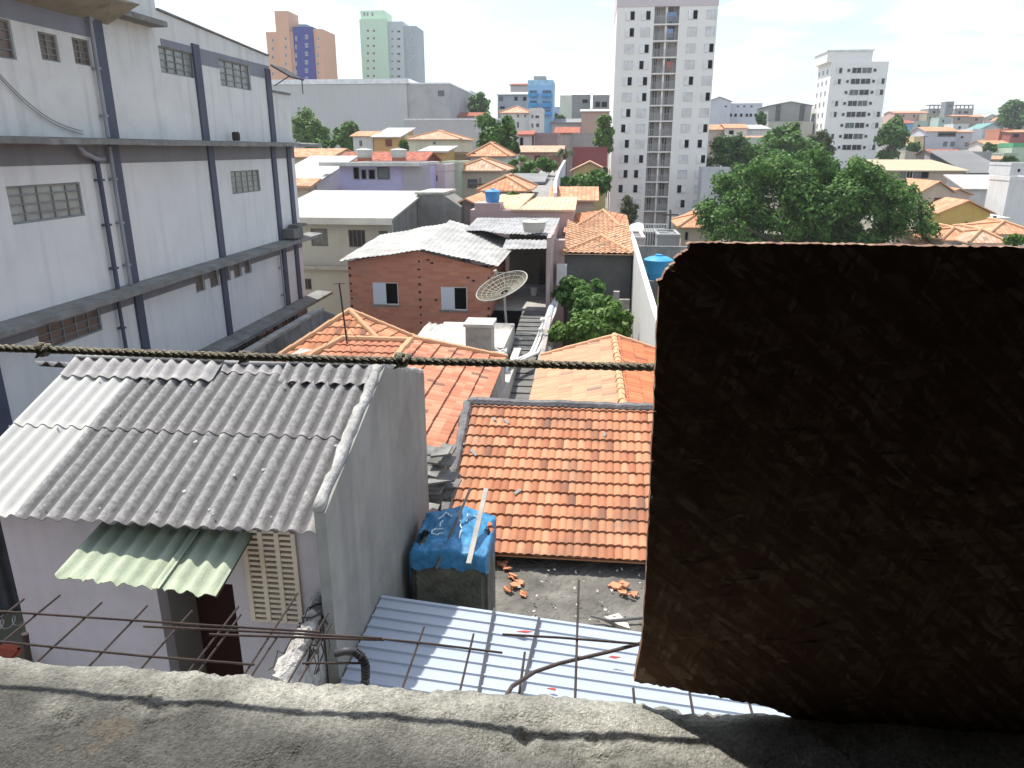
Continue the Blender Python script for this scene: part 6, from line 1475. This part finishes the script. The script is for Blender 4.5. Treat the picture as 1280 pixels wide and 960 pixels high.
def side_tower():
    Y = 172; f = lambda px, py: aY(px, py, Y); t = thing('white_office_tower', 'white tower with rows of small dark windows beyond the big tree', 'apartment tower', (f(1070, 150).x, Y+5, -3))
    x0, x1 = f(1034, 130).x, f(1104, 130).x; zt = f(1070, 77).z; zb = -5; wm = mat('tower2_white', (.82,.805,.76), var=.03, bump=0, streak=.1, scol=(.4,.4,.38))
    MB().box(x0, x1, Y, Y+11, zb, zt).build('wall', wm, t)
    p, q = f(1036, 64), f(1091, 77); MB().box(p.x, q.x, Y+.5, Y+10, zt+.002, p.z).build('penthouse', wm, t)
    MB().box(p.x-.2, q.x+.2, Y+.3, Y+10.2, p.z+.002, p.z+.3).build('coping', M_white, t)
    for r in range(8):
        z = f(1070, 88+13.75*r).z
        for (a, w_, st_) in ((.14, 1.3, 1), (.31, .7, 0), (.45, 1.9, 2), (.63, 2.0, 2), (.77, .7, 0), (.91, 1.4, 1)):
            xc = x0+(x1-x0)*a; h = .7 if st_ == 0 else 1.15
            if st_ == 1 and (r*7+int(a*10)) % 3 == 0: continue
            window(t, Vector((0, Y, 0)), X_, Z_, -Y_, xc-w_/2, xc+w_/2, z-h/2, z+h/2, FRM, M_pane if (st_ == 2 and (r+int(a*10)) % 3 == 0) else M_dark, depth=.015, fw=.08, nv=1 if st_ == 2 else 0, half='l' if st_ == 1 else None, hm=M_white)
        for k in range(3): window(t, Vector((x0, 0, 0)), Y_, Z_, -X_, Y+2+k*3, Y+2.9+k*3, z-.5, z+.5, FRM, M_pane, depth=.015, fw=.08, name='side_window')
side_tower()
def far_towers():
    Y = 235; f = lambda px, py: aY(px, py, Y); t = thing('orange_blue_tower', 'orange apartment tower with a broad dark blue stripe', 'apartment tower', (f(365, 80).x, Y, -2))
    om = mat('peach_tower', (.66,.38,.25), var=.03, bump=0); bl = mat('blue_tower', (.05,.055,.26), var=.05, bump=0); dk = mat('grey_tower', (.26,.36,.34), bump=0)
    def bx(a, b_, top, y0, y1, m, nm): p, q = f(a, top), f(b_, top); MB().box(p.x, q.x, y0, y1, -3, p.z).build(nm, m, t)
    bx(332, 366, 40, Y, Y+12, om, 'orange_wing'); bx(343.5, 360, 14, Y-.4, Y+8, om, 'stair_core'); bx(366.2, 391, 34, Y-.5, Y+12, bl, 'blue_wing'); bx(391.2, 402, 36, Y, Y+12, om, 'end_wing'); bx(324, 334, 31, Y+14, Y+22, dk, 'grey_wing'); bx(365, 375, 27, Y+5, Y+10, dk, 'roof_block')
    for c, wd, top, yy in ((341, 3, 48, Y), (358, 3, 46, Y-.4), (371, 2.5, 46, Y-.5), (384, 4, 44, Y-.5), (398, 3, 46, Y)):
        for r in range(6): p, q = f(c-wd/2, top+r*10.5), f(c+wd/2, top+5+r*10.5); window(t, Vector((0, yy, 0)), X_, Z_, -Y_, p.x, q.x, q.z, p.z, FRM, M_pane if c > 380 else M_dark, depth=.03, fw=.1)
    Y2 = 262; f = lambda px, py: aY(px, py, Y2); t = thing('pale_green_tower', 'pale green and grey-white apartment tower above the warehouse', 'apartment tower', (f(482, 80).x, Y2, -2))
    gm = mat('mint_tower', (.55,.72,.54), var=.03, bump=0); wm = mat('pale_tower', (.50,.54,.54), var=.03, bump=0)
    def bx(a, b_, top, y0, y1, m, nm): p, q = f(a, top), f(b_, top); MB().box(p.x, q.x, y0, y1, -3, p.z).build(nm, m, t)
    bx(449, 483, 24, Y2, Y2+14, gm, 'green_wing'); bx(448, 478, 12, Y2+2, Y2+12, gm, 'roof_block'); bx(483.3, 502, 26, Y2+1.5, Y2+14, wm, 'white_wing'); bx(502.2, 518, 31, Y2+2.5, Y2+14, mat('grey_wing_paint', (.40,.44,.46), bump=0), 'grey_wing')
    for c, wd, yy in ((460, 3, Y2), (467.5, 3, Y2), (489, 3, Y2+1.5), (497, 4.5, Y2+1.5), (513, 2, Y2+2.5)):
        for r in range(7):
            if c > 505 and r > 5: continue
            p, q = f(c-wd/2, 37+r*9.4), f(c+wd/2, 40+r*9.4); window(t, Vector((0, yy, 0)), X_, Z_, -Y_, p.x, q.x, q.z, p.z, FRM, M_dark if c < 480 or c == 497 else M_pane, depth=.03, fw=.08)
    for c in (453, 457, 463): p, q = f(c-1, 14), f(c+1.5, 19); window(t, Vector((0, Y2+2, 0)), X_, Z_, -Y_, p.x, q.x, q.z, p.z, FRM, M_dark, depth=.03, fw=.08)
far_towers()

# ============================================================ RIGHT-HAND SIDE
HL('curved_roof_house', 'orange roofed house with a cream curved eave between the tower and the big tree', 852, 896, 284, 72, 7, (.52,.46,.36), ('hip', TO, 1.9), [(856, 290, 860, 300, 'b')])
HL('white_school_building', 'long white building with a row of small square windows right of the white tower', 912, 953, 131, 205, 8, (.60,.62,.66), ('flat', None, .4), [(x, 142, x+3, 146, 'b') for x in (912, 918, 925, 932, 937, 943)]+[(x, 132, x+2.5, 134, 'g') for x in (921, 929, 938)])
HL('white_gabled_hall', 'white hall with a low curved roof immediately right of the white tower', 884, 914, 127, 200, 10, (.60,.61,.65), ('gy', TW, 1.2), [(906, 132, 908.5, 134, 'b')])
HL('grey_silo_building', 'grey metal-clad building with two dark vertical stripes', 961, 1015, 132, 180, 12, (.32,.32,.31), ('gy', mat('clad_roof', (.33,.33,.32), bump=0), .9))
def silo():
    t = bpy.data.objects['grey_silo_building']
    for a in (971, 1001):
        p, q = aY(a, 131, 179.9), aY(a+3.5, 151, 179.9); MB().box(p.x, q.x, 179.85, 179.99, q.z, p.z).build('dark_stripe', M_concd, t)
    p, q = aY(960, 152, 179), aY(1014, 170, 179); MB().box(p.x, q.x, 178.6, 179.8, q.z-2, p.z).build('cream_base', wall_mat((.45,.44,.38)), t)
silo()
HL('orange_roof_house', 'house with a wide orange roof at the foot of the white school building', 880, 912, 162, 150, 8, (.45,.38,.32), ('gx', TO, 1.7))
HL('orange_roof_house', 'white-walled house with an orange roof and one dark window near the palm', 908, 934, 160, 148, 8, WHT, ('gx', TO, 1.4), [(911, 163, 917, 168, 'b')])
HL('white_roof_house', 'low white-roofed house left of the dark palm', 932, 962, 161, 152, 9, WHT, ('shed', TW, 1.0))
HL('orange_edge_house', 'small pinkish house with an orange roof edge below the white-roofed house', 934, 958, 172, 140, 6, (.6,.5,.45), ('gx', TO, .6))
HL('white_wall_block', 'long white wall above the row of dark trees', 905, 966, 174, 132, 4, WHT, ('flat', None, .3))
HL('white_yard_block', 'pale grey yard wall at the foot of the dark trees beside the tower', 878, 912, 212, 100, 3, (.5,.52,.54), ('flat', None, .3))
# foreground right cluster
HL('cream_long_building', 'long cream building with a strip of windows under a flat yellowish roof', 1100, 1206, 213, 112, 12, (.42,.34,.27), ('shed', TC, 1.3), [(1125, 213, 1132, 223, 'g'), (1133, 213, 1141, 223, 'd'), (1142, 213, 1150, 223, 'g'), (1151, 213, 1161, 223, 'b')], over=.5)
HL('pediment_house', 'house with an orange gabled roof over a shadowed balcony above the yellow house', 1153, 1190, 240, 84, 8, (.52,.42,.34), ('gy', TO, 1.9), [(1167, 247, 1180, 257, 'R'), (1185, 247, 1190, 252, 'b')])
HL('beige_side_house', 'beige wall house directly right of the balcony gable', 1183, 1212, 243, 86, 8, (.52,.42,.36), ('gy', TO, 1.1), [(1184, 247, 1191, 252, 'b')])
HL('yellow_house', 'plain mustard yellow house with an orange roof falling to the left', 1176, 1238, 266, 72, 4, (.56,.41,.13), ('gy', TO, 1.9), [(1206, 277, 1209, 281, 'b')])
HL('white_long_house', 'long grey-white building with two small windows right of the balcony gable', 1207, 1264, 236, 92, 5, (.55,.55,.54), ('shed', TW, 1.4), [(1238, 240, 1241, 244, 'b'), (1248, 240, 1252, 244, 'b')])
HL('white_corner_house', 'bright white blank wall house at the right edge of the view', 1262, 1300, 226, 82, 4, (.66,.66,.64), ('flat', None, .4))
HL('dark_warehouse', 'big dark grey shed with a sloping roof behind the long grey-white building', 1210, 1262, 216, 122, 14, (.06,.06,.065), ('shed', mat('slate_shed_roof', (.17,.17,.17), var=.15, vs=.2), 3.2), over=.3)
HL('small_white_block', 'small white block at the right edge beside the dark shed', 1264, 1292, 207, 116, 6, WHT, ('flat', None, .4), [(1272, 211, 1275, 215, 'b')])
for i, (a, b_, c, Y, lab, rf, wc) in enumerate((
    (1150, 1176, 305, 62, 'low pink house with a small orange roof above the board left of the yellow house', TO, (.55,.42,.38)),
    (1180, 1216, 300, 60, 'wide orange tiled roof immediately above the board top below the yellow house', TO, WHT),
    (1214, 1252, 303, 58, 'pale peach tiled roof just above the board top right of the yellow house', TP, WHT),
    (1240, 1290, 292, 63, 'orange tiled roof above the board at the right edge of the view', TO, (.6,.55,.5)))):
    HL('tiled_roof_house', lab, a, b_, c, Y, 5.5, wc, ('hip' if i else 'gx', rf, 1.3))
HL('white_annex', 'tiny white flat annex between the yellow house and the right edge', 1236, 1262, 276, 76, 5, WHT, ('flat', None, .3), [(1241, 270, 1245, 274, 'b')])

# ---- hillside: one row of entries per house, far to near
HILL = [
 ('hill_house', 'long salmon pink house high on the hill right of the office tower', 1119, 1160, 141, 330, 12, (.55,.36,.30), ('gx', TO, 1.6), [(1128, 143, 1131, 146), (1141, 143, 1144, 147)]),
 ('hill_house', 'greenish-brown bare block house at the right end of the salmon house', 1159, 1174, 143, 322, 8, (.33,.30,.22), ('flat', None, .4), [(1162, 146, 1164, 149, 'b'), (1168, 146, 1170, 149, 'b')]),
 ('hill_house', 'unfinished grey frame building with roof columns at the hilltop', 1161, 1184, 137, 370, 9, (.28,.28,.27), ('flat', None, .5), [(1166, 139, 1169, 142, 'b'), (1173, 139, 1177, 142, 'b')]),
 ('hill_house', 'grey concrete house with an open roof terrace at the hilltop', 1194, 1217, 137, 365, 9, (.34,.32,.30), ('flat', None, .5), [(1198, 139, 1201, 142, 'b'), (1205, 139, 1210, 142, 'b')]),
 ('hill_house', 'narrow grey water-tower block standing tallest on the hilltop', 1183, 1193, 128, 360, 5, (.22,.23,.24), ('flat', None, .4), [(1186, 131, 1190, 134, 'g')]),
 ('hill_house', 'pale teal walled house right of the greenish-brown block', 1174, 1190, 148, 300, 7, (.36,.46,.42), ('flat', None, .4), [(1178, 150, 1180, 153, 'b')]),
 ('hill_house', 'dull brown house below the open roof terrace on the hill', 1192, 1212, 145, 310, 7, (.38,.30,.25), ('gx', TO, .9), [(1197, 147, 1200, 150, 'b')]),
 ('hill_house', 'white boxy house left of the teal-roofed house on the hill', 1192, 1211, 156, 270, 7, WHT, ('flat', None, .3), [(1198, 158, 1201, 161, 'b')]),
 ('hill_house', 'small orange-red roofed house on the upper hill near the skyline', 1212, 1230, 146, 315, 7, (.42,.33,.28), ('gx', TO, 1.2), [(1219, 148, 1222, 151, 'b')]),
 ('hill_house', 'white house with a low pediment near the skyline left of the orange roofs', 1231, 1247, 147, 320, 7, (.58,.58,.54), ('gy', TW, 1.3), [(1237, 149, 1240, 152, 'b')]),
 ('hill_house', 'house with steep orange roofs near the skyline beside the hilltop tree', 1252, 1270, 150, 310, 8, (.5,.38,.3), ('gy', TO, 2.6), [(1256, 153, 1259, 157, 'b')]),
 ('hill_house', 'pale cream block at the right edge of the skyline', 1271, 1300, 139, 300, 9, (.58,.56,.46), ('flat', None, .4)),
 ('hill_house', 'grey-brown house peeping above the orange steep roofs', 1243, 1256, 152, 290, 6, (.33,.29,.27), ('flat', None, .3), [(1247, 154, 1250, 157, 'b')]),
 ('hill_house', 'teal green roofed hall on the middle of the hill', 1222, 1256, 163, 255, 9, (.44,.48,.5), ('gy', TT, 2.2), [(1236, 165, 1240, 168, 'g')]),
 ('hill_house', 'light blue house with a dark carport under the salmon house', 1126, 1142, 154, 240, 9, (.20,.38,.52), ('gx', TR, 1.6), [(1130, 168, 1139, 175, 'b'), (1130, 158, 1134, 162, 'b')]),
 ('hill_house', 'pale greenish house between the blue house and the big white one', 1142, 1160, 153, 262, 7, (.42,.48,.42), ('flat', None, .4), [(1147, 156, 1150, 159, 'b')]),
 ('hill_house', 'small peach house with a dark doorway right of the light blue house', 1143, 1156, 172, 215, 6, (.62,.47,.26), ('flat', None, .3), [(1147, 177, 1150, 183, 'b')]),
 ('hill_house', 'two-storey grey-white house with a dark balcony strip and reddish roof', 1158, 1196, 164, 215, 10, (.48,.49,.53), ('gx', TO, 2.0), [(1172, 165, 1195, 171, 'b'), (1179, 177, 1184, 183, 'g'), (1188, 177, 1193, 183, 'g')]),
 ('hill_house', 'pale lilac wing at the right of the dark balcony strip', 1196, 1216, 165, 218, 9, (.50,.48,.50), ('gx', TO, .9), [(1201, 170, 1204, 173, 'b'), (1206, 178, 1211, 183, 'g')]),
 ('hill_house', 'tall narrow bright white wall in the middle of the hill', 1216, 1229, 163, 222, 7, (.66,.66,.64), ('flat', None, .4)),
 ('hill_house', 'orange-red bare brick house high at the right edge', 1250, 1266, 163, 235, 8, (.48,.20,.12), ('flat', None, .4)),
 ('hill_house', 'deep red brick house with a dark opening at the right edge', 1264, 1296, 165, 230, 8, (.34,.11,.09), ('shed', TO, .8), [(1266, 167, 1274, 172, 'b')]),
 ('hill_house', 'low white house under a broad orange roof below the deep red brick house', 1232, 1262, 180, 195, 8, (.60,.54,.50), ('gx', TO, 1.4), [(1252, 182, 1255, 187, 'b')]),
 ('hill_house', 'white house strip with green shop awning at the right edge', 1266, 1300, 184, 180, 6, (.45,.55,.42), ('flat', mat('green_fascia', (.10,.36,.18), bump=0), .9)),
 ('hill_house', 'dark red roofed long house in front of the grey-white balcony house', 1168, 1206, 194, 165, 9, (.36,.33,.31), ('gx', TR, 2.0)),
 ('hill_house', 'plain grey wall house right of the dark red roof', 1205, 1240, 192, 160, 7, (.34,.34,.33), ('flat', None, .4)),
 ('hill_house', 'pale concrete garage below the light blue house', 1108, 1142, 184, 190, 7, (.40,.40,.38), ('flat', None, .4)),
 ('hill_house', 'low cream wall house among bushes at the foot of the hill', 1132, 1170, 190, 178, 6, (.46,.44,.36), ('flat', None, .3)),
 ('hill_house', 'brownish house with a flat orange strip roof at the right edge of the hill', 1240, 1262, 199, 165, 8, (.40,.34,.30), ('gx', TO, .9), [(1249, 201, 1252, 205, 'b')]),
 ('hill_house', 'grey-green block beside the green shop awning', 1255, 1272, 193, 172, 6, (.38,.42,.36), ('flat', None, .3)),
]
for h in HILL: HL(*h, group='houses packed on the hillside')
def terrace_bits():
    t = bpy.data.objects['hill_house.002'] if 'hill_house.002' in bpy.data.objects else None
    mb = MB()
    for x0, x1, Y, zt, zz in ((1162, 1183, 372, 132, 137), (1195, 1216, 367, 132, 136)):
        for k in range(5):
            x = x0+(x1-x0)*k/4; p, q = aY(x, zz, Y), aY(x, zt, Y); mb.box(p.x-.2, p.x+.2, Y, Y+.4, p.z, q.z)
        p, q = aY(x0-1, zt, Y), aY(x1+1, zt-1.2, Y); mb.box(p.x, q.x, Y-.5, Y+3, p.z, q.z)
        o = tag(mb.build('pergola', TG), 'thin concrete pergola frame on the hilltop terrace '+('near the salmon house' if x0 < 1180 else 'right of the tank block'), 'frame'); mb = MB()
    p = aY(1188, 150, 171)
terrace_bits()

# ============================================================ STREET LANE
def lane():
    # narrow lane going back between the houses
    P = [(668, 262, 46), (672, 244, 54), (680, 228, 64), (690, 213, 76)]; V = []; c = []
    for px, py, Y in P:
        a = aY(px, py, Y); c.append(a)
    for a in c: V += [a+Vector((-1.1, 0, 0)), a+Vector((1.1, 0, 0))]
    mb = MB(); mb.mesh(V, [(2*i, 2*i+1, 2*i+3, 2*i+2) for i in range(len(c)-1)]); k = len(mb.v)
    mb.mesh([v-Z_*6 for v in V]+V, [(2*i, 2*i+2, 8+2*i+2, 8+2*i) for i in range(3)]+[(2*i+3, 2*i+1, 8+2*i+1, 8+2*i+3) for i in range(3)]+[(1, 0, 8, 9)])
    tag(mb.build('lane', mat('lane_concrete', (.26,.25,.235), var=.15, stain=.3)), kind='structure')
    mb = MB()
    for a, b_ in zip(c, c[1:]): mb.prism([a+Vector((1.15, 0, -3)), b_+Vector((1.15, 0, -3)), b_+Vector((1.15, 0, 1.0)), a+Vector((1.15, 0, 1.0))], Vector((.2, 0, 0)))
    tag(mb.build('lane_wall', wall_mat((.55,.56,.62))), 'pale wall edging the narrow lane between orange roofs', 'wall')
lane()

# ============================================================ TREES
BT = [(Vector((px, py)), r) for px, py, r in ((912,235,26),(905,275,30),(940,215,24),(945,255,38),(985,225,34),(1000,270,40),(1020,205,22),(1040,235,36),(1050,215,26),(1075,222,26),(1062,275,42),(1095,245,30),(1120,250,30),(1115,285,36),(1145,262,20),(1150,285,18),(960,290,36),(1030,300,36),(890,262,16),(892,290,18),(1000,196,12),(975,200,14),(1135,236,14),(1080,300,34),(925,305,30),(985,255,40),(1020,262,40),(1045,252,40),(1035,222,30),(1075,250,36),(965,225,26),(1060,245,30),(930,260,34))]
tree('big_tree', 'huge dark green tree rising above the top of the board', 1024, 262, 62, 282, 152, LG, n=64000, size=.16, seed=3, nc=95, depth=.6, blobs=BT)
TL = [
 ('round_tree', 'rounded bright tree beside the dark cypress below the white three-storey house', 621, 172, 86, 56, 60, LM, 6500, .26, 1),
 ('leafy_tree', 'bright tree against the grey warehouse wall, touching the factory', 384, 163, 110, 60, 50, LB, 4200, .3, 2),
 ('leafy_tree', 'darker slim tree against the grey warehouse wall', 431, 170, 108, 34, 52, LM, 3000, .3, 3),
 ('skyline_tree', 'small tree at the skyline between the white and grey flat buildings', 600, 133, 160, 28, 34, LM, 2200, .4, 4),
 ('dark_tree', 'dark broad tree right beside the white tower', 905, 194, 118, 66, 58, LG, 5000, .3, 5),
 ('dark_tree', 'lower dark tree between the palm and the tower-side tree', 940, 202, 114, 60, 50, LG, 4000, .3, 6),
 ('dark_tree', 'tall bushy tree behind the big tree left of the office tower', 985, 186, 122, 76, 62, LM, 6000, .32, 7),
 ('dark_tree', 'feathery pale tree at the foot of the office tower', 1026, 184, 124, 38, 50, LO, 2400, .3, 8),
 ('skyline_tree', 'dark tree right of the white school building', 952, 149, 170, 15, 22, LG, 1600, .4, 9),
 ('dark_tree', 'very dark tree standing at the right side of the office tower', 1114, 172, 160, 42, 70, LG, 4200, .4, 10),
 ('skyline_tree', 'dome-shaped dark tree at the far right of the skyline', 1270, 147, 290, 44, 46, LG, 3000, .7, 11),
 ('leafy_tree', 'green tree left of the white tower beside the stained concrete building', 756, 170, 99, 30, 50, LB, 3000, .25, 12),
 ('tower_foot_tree', 'greyish small tree at the foot of the white tower', 787, 264, 84, 32, 38, LO, 1800, .2, 13),
 ('skyline_tree', 'low dark tree mass below the blue building', 697, 148, 165, 22, 14, LG, 1500, .4, 14),
]
for nm, lab, px, py, Y, w_, h, lm, n, s, sd in TL: tree(nm, lab, px, py, Y, w_, h, lm, group='trees among the distant houses', n=n, size=s, seed=sd, nc=22)
tree('cypress', 'slim dark cypress right of the rounded bright tree', 644, 182, 84, 15, 52, LG, n=2200, size=.22, seed=5, nc=16, cone=True)
BL = [('round bright shrub below the pyramid orange roof', 637, 250, 46, 26, 24, LB), ('wide hedge shrub left of the lane behind the blue-walled house', 662, 208, 70, 66, 34, LM), ('light green shrub clump below the beige terrace', 634, 212, 72, 42, 22, LB),
      ('long hedge shrub right of the lane', 718, 226, 66, 62, 28, LM), ('dark hedge shrub beneath the yellow gabled house', 744, 230, 64, 46, 34, LG), ('olive shrub beside the white tower wall', 751, 218, 74, 18, 22, LO),
      ('grey-green shrub between the pyramid roof and the lane', 652, 243, 52, 26, 28, LO), ('dark bush on the hill under the light blue house', 1140, 184, 172, 24, 12, LG), ('dark bush on the hill left of the low white house', 1238, 184, 186, 20, 13, LG), ('bush beside the red roofed block on the hill', 1262, 200, 158, 26, 10, LG), ('pale green bush poking above the board at the right edge', 1266, 300, 50, 30, 16, LB),
      ('low bush behind the two small roofs below the warehouse', 505, 182, 88, 14, 12, LM), ('dark bush under the slim warehouse tree', 405, 180, 92, 36, 14, LG)]
for i, (lab, px, py, Y, w_, h, lm) in enumerate(BL): tree('shrub', lab, px, py, Y, w_, h, lm, group='shrubs between the houses', n=1500, size=.0024*Y+.04, seed=20+i, nc=12, cat='shrub', trunk=False)
def palm(lab, px, py, Y, rpx, seed, lm):
    c = aY(px, py, Y); sc = (aY(px+1, py, Y)-c).length; r = rpx*sc; t = thing('palm_tree', lab, 'palm', (c.x, Y, ground(c.x, Y)-.1)); rs = random.Random(seed)
    mb = MB(); mb.tube([Vector((c.x, Y, ground(c.x, Y)-.1)), Vector((c.x+.1, Y, (c.z+ground(c.x, Y))/2)), c], [.26, .2, .17], 8); mb.build('trunk', M_bark, t)
    mb = MB()
    for k in range(20):
        a = 2*math.pi*k/20+rs.uniform(-.15, .15); e = rs.uniform(-.1, .8); L = r*rs.uniform(.85, 1.15); d = Vector((math.cos(a), math.sin(a), 0)); P = []
        for i in range(9):
            s = i/8; P.append(c+d*L*s*(1-.12*s)+Z_*(L*(e*s-(.55+e*.7)*s*s)))
        for i in range(8):
            p, q = P[i], P[i+1]; dr = (q-p).normalized(); sd = dr.cross(Z_).normalized()
            for j in range(3):
                o = p.lerp(q, j/3)
                for sg in (-1, 1):
                    ln = L*.26*(1-.5*abs(i/8-.4)); tip = o+sd*sg*ln*.8+dr*ln*.5-Z_*ln*.45; mb.face([o, o+dr*.07*r, tip])
    mb.build('fronds', lm, t)
palm('feathery palm in front of the brick-red wall', 706, 188, 80, 15, 1, LO)
palm('dark palm against the white roofs left of the bushy tree', 957, 172, 126, 12, 2, LG)

# street odds and ends
def odds():
    for (px, y0, y1, Y, lab) in ((600, 222, 252, 52, 'thin dark wooden utility pole left of the blue-walled house'), (838, 262, 308, 68, 'thin grey lamp mast beside the curved orange roof'), (1156, 168, 196, 165, 'slim utility pole on the lower hill by the dark red roof')):
        a, b_ = aY(px, y1, Y), aY(px, y0, Y); t = thing('utility_pole', lab, 'pole', (a.x, Y, a.z-2)); mb = MB(); mb.tube([a-Z_*2, b_], [.14, .09], 8); mb.build('pole', M_concd, t)
        mb = MB(); mb.box(b_.x-.7, b_.x+.7, Y-.2, Y-.1, b_.z-.5, b_.z-.38); mb.build('crossarm', M_bark, t)
    # steel gate structure and satellite dish at the tower foot
    p = aY(794, 292, 60); t = thing('white_dish', 'white satellite dish beside the dark gate at the tower foot', 'satellite dish', p-Z_*.8); mb = MB(); ax = Vector((-.5, -.5, .7)).normalized(); mb.lathe(p, [(.05, 0), (.4, .05), (.7, .16), (.9, .3), (.88, .3), (.69, .19), (.1, .04)], 20, ax); mb.build('reflector', M_white, t, smooth=True); mb = MB(); mb.tube([p, p-Z_*.9], .05, 6); mb.build('mast', M_concd, t)
    a, b_ = aY(797, 283, 66), aY(832, 292, 66); t = thing('glazed_gatehouse', 'small glazed gatehouse with dark railings at the tower foot', 'gatehouse', ((a.x+b_.x)/2, 67, a.z-3))
    MB().box(a.x, b_.x, 66, 69, a.z-4, a.z-.6).build('wall', wall_mat((.30,.33,.33)), t); MB().box(a.x-.2, b_.x+.2, 65.7, 69.2, a.z-.598, a.z-.45).build('roof', TG, t)
    mb = MB()
    for k in range(12): x = a.x+(b_.x-a.x)*k/11; mb.box(x-.03, x+.03, 65.5, 65.56, a.z-3.5, a.z+.2)
    mb.box(a.x, b_.x, 65.48, 65.57, a.z+.2, a.z+.28); mb.build('railing', M_white, t)
    HL('gate_annex', 'dim grey annex between the gatehouse and the curved orange roof', 822, 850, 296, 63, 4, (.32,.33,.33), ('flat', None, .2))
    HL('side_strip_house', 'small pinkish house strip at the right foot of the pyramid roofs', 790, 806, 300, 52, 4, (.5,.45,.42), ('flat', None, .2))
odds()
# ============================================================ HAZE
def haze():
    m = bpy.data.materials.new('haze_air'); m.use_nodes = True; nt = m.node_tree; nt.nodes.clear()
    o = nt.nodes.new('ShaderNodeOutputMaterial'); v = nt.nodes.new('ShaderNodeVolumePrincipled'); v.inputs['Density'].default_value = .00036
    v.inputs['Color'].default_value = (.92,.96,1,1); v.inputs['Anisotropy'].default_value = .3; nt.links.new(v.outputs[0], o.inputs['Volume'])
    mb = MB(); mb.box(-9000, 9000, -200, 8900, -14, 60); tag(mb.build('haze', m), kind='stuff')
haze()
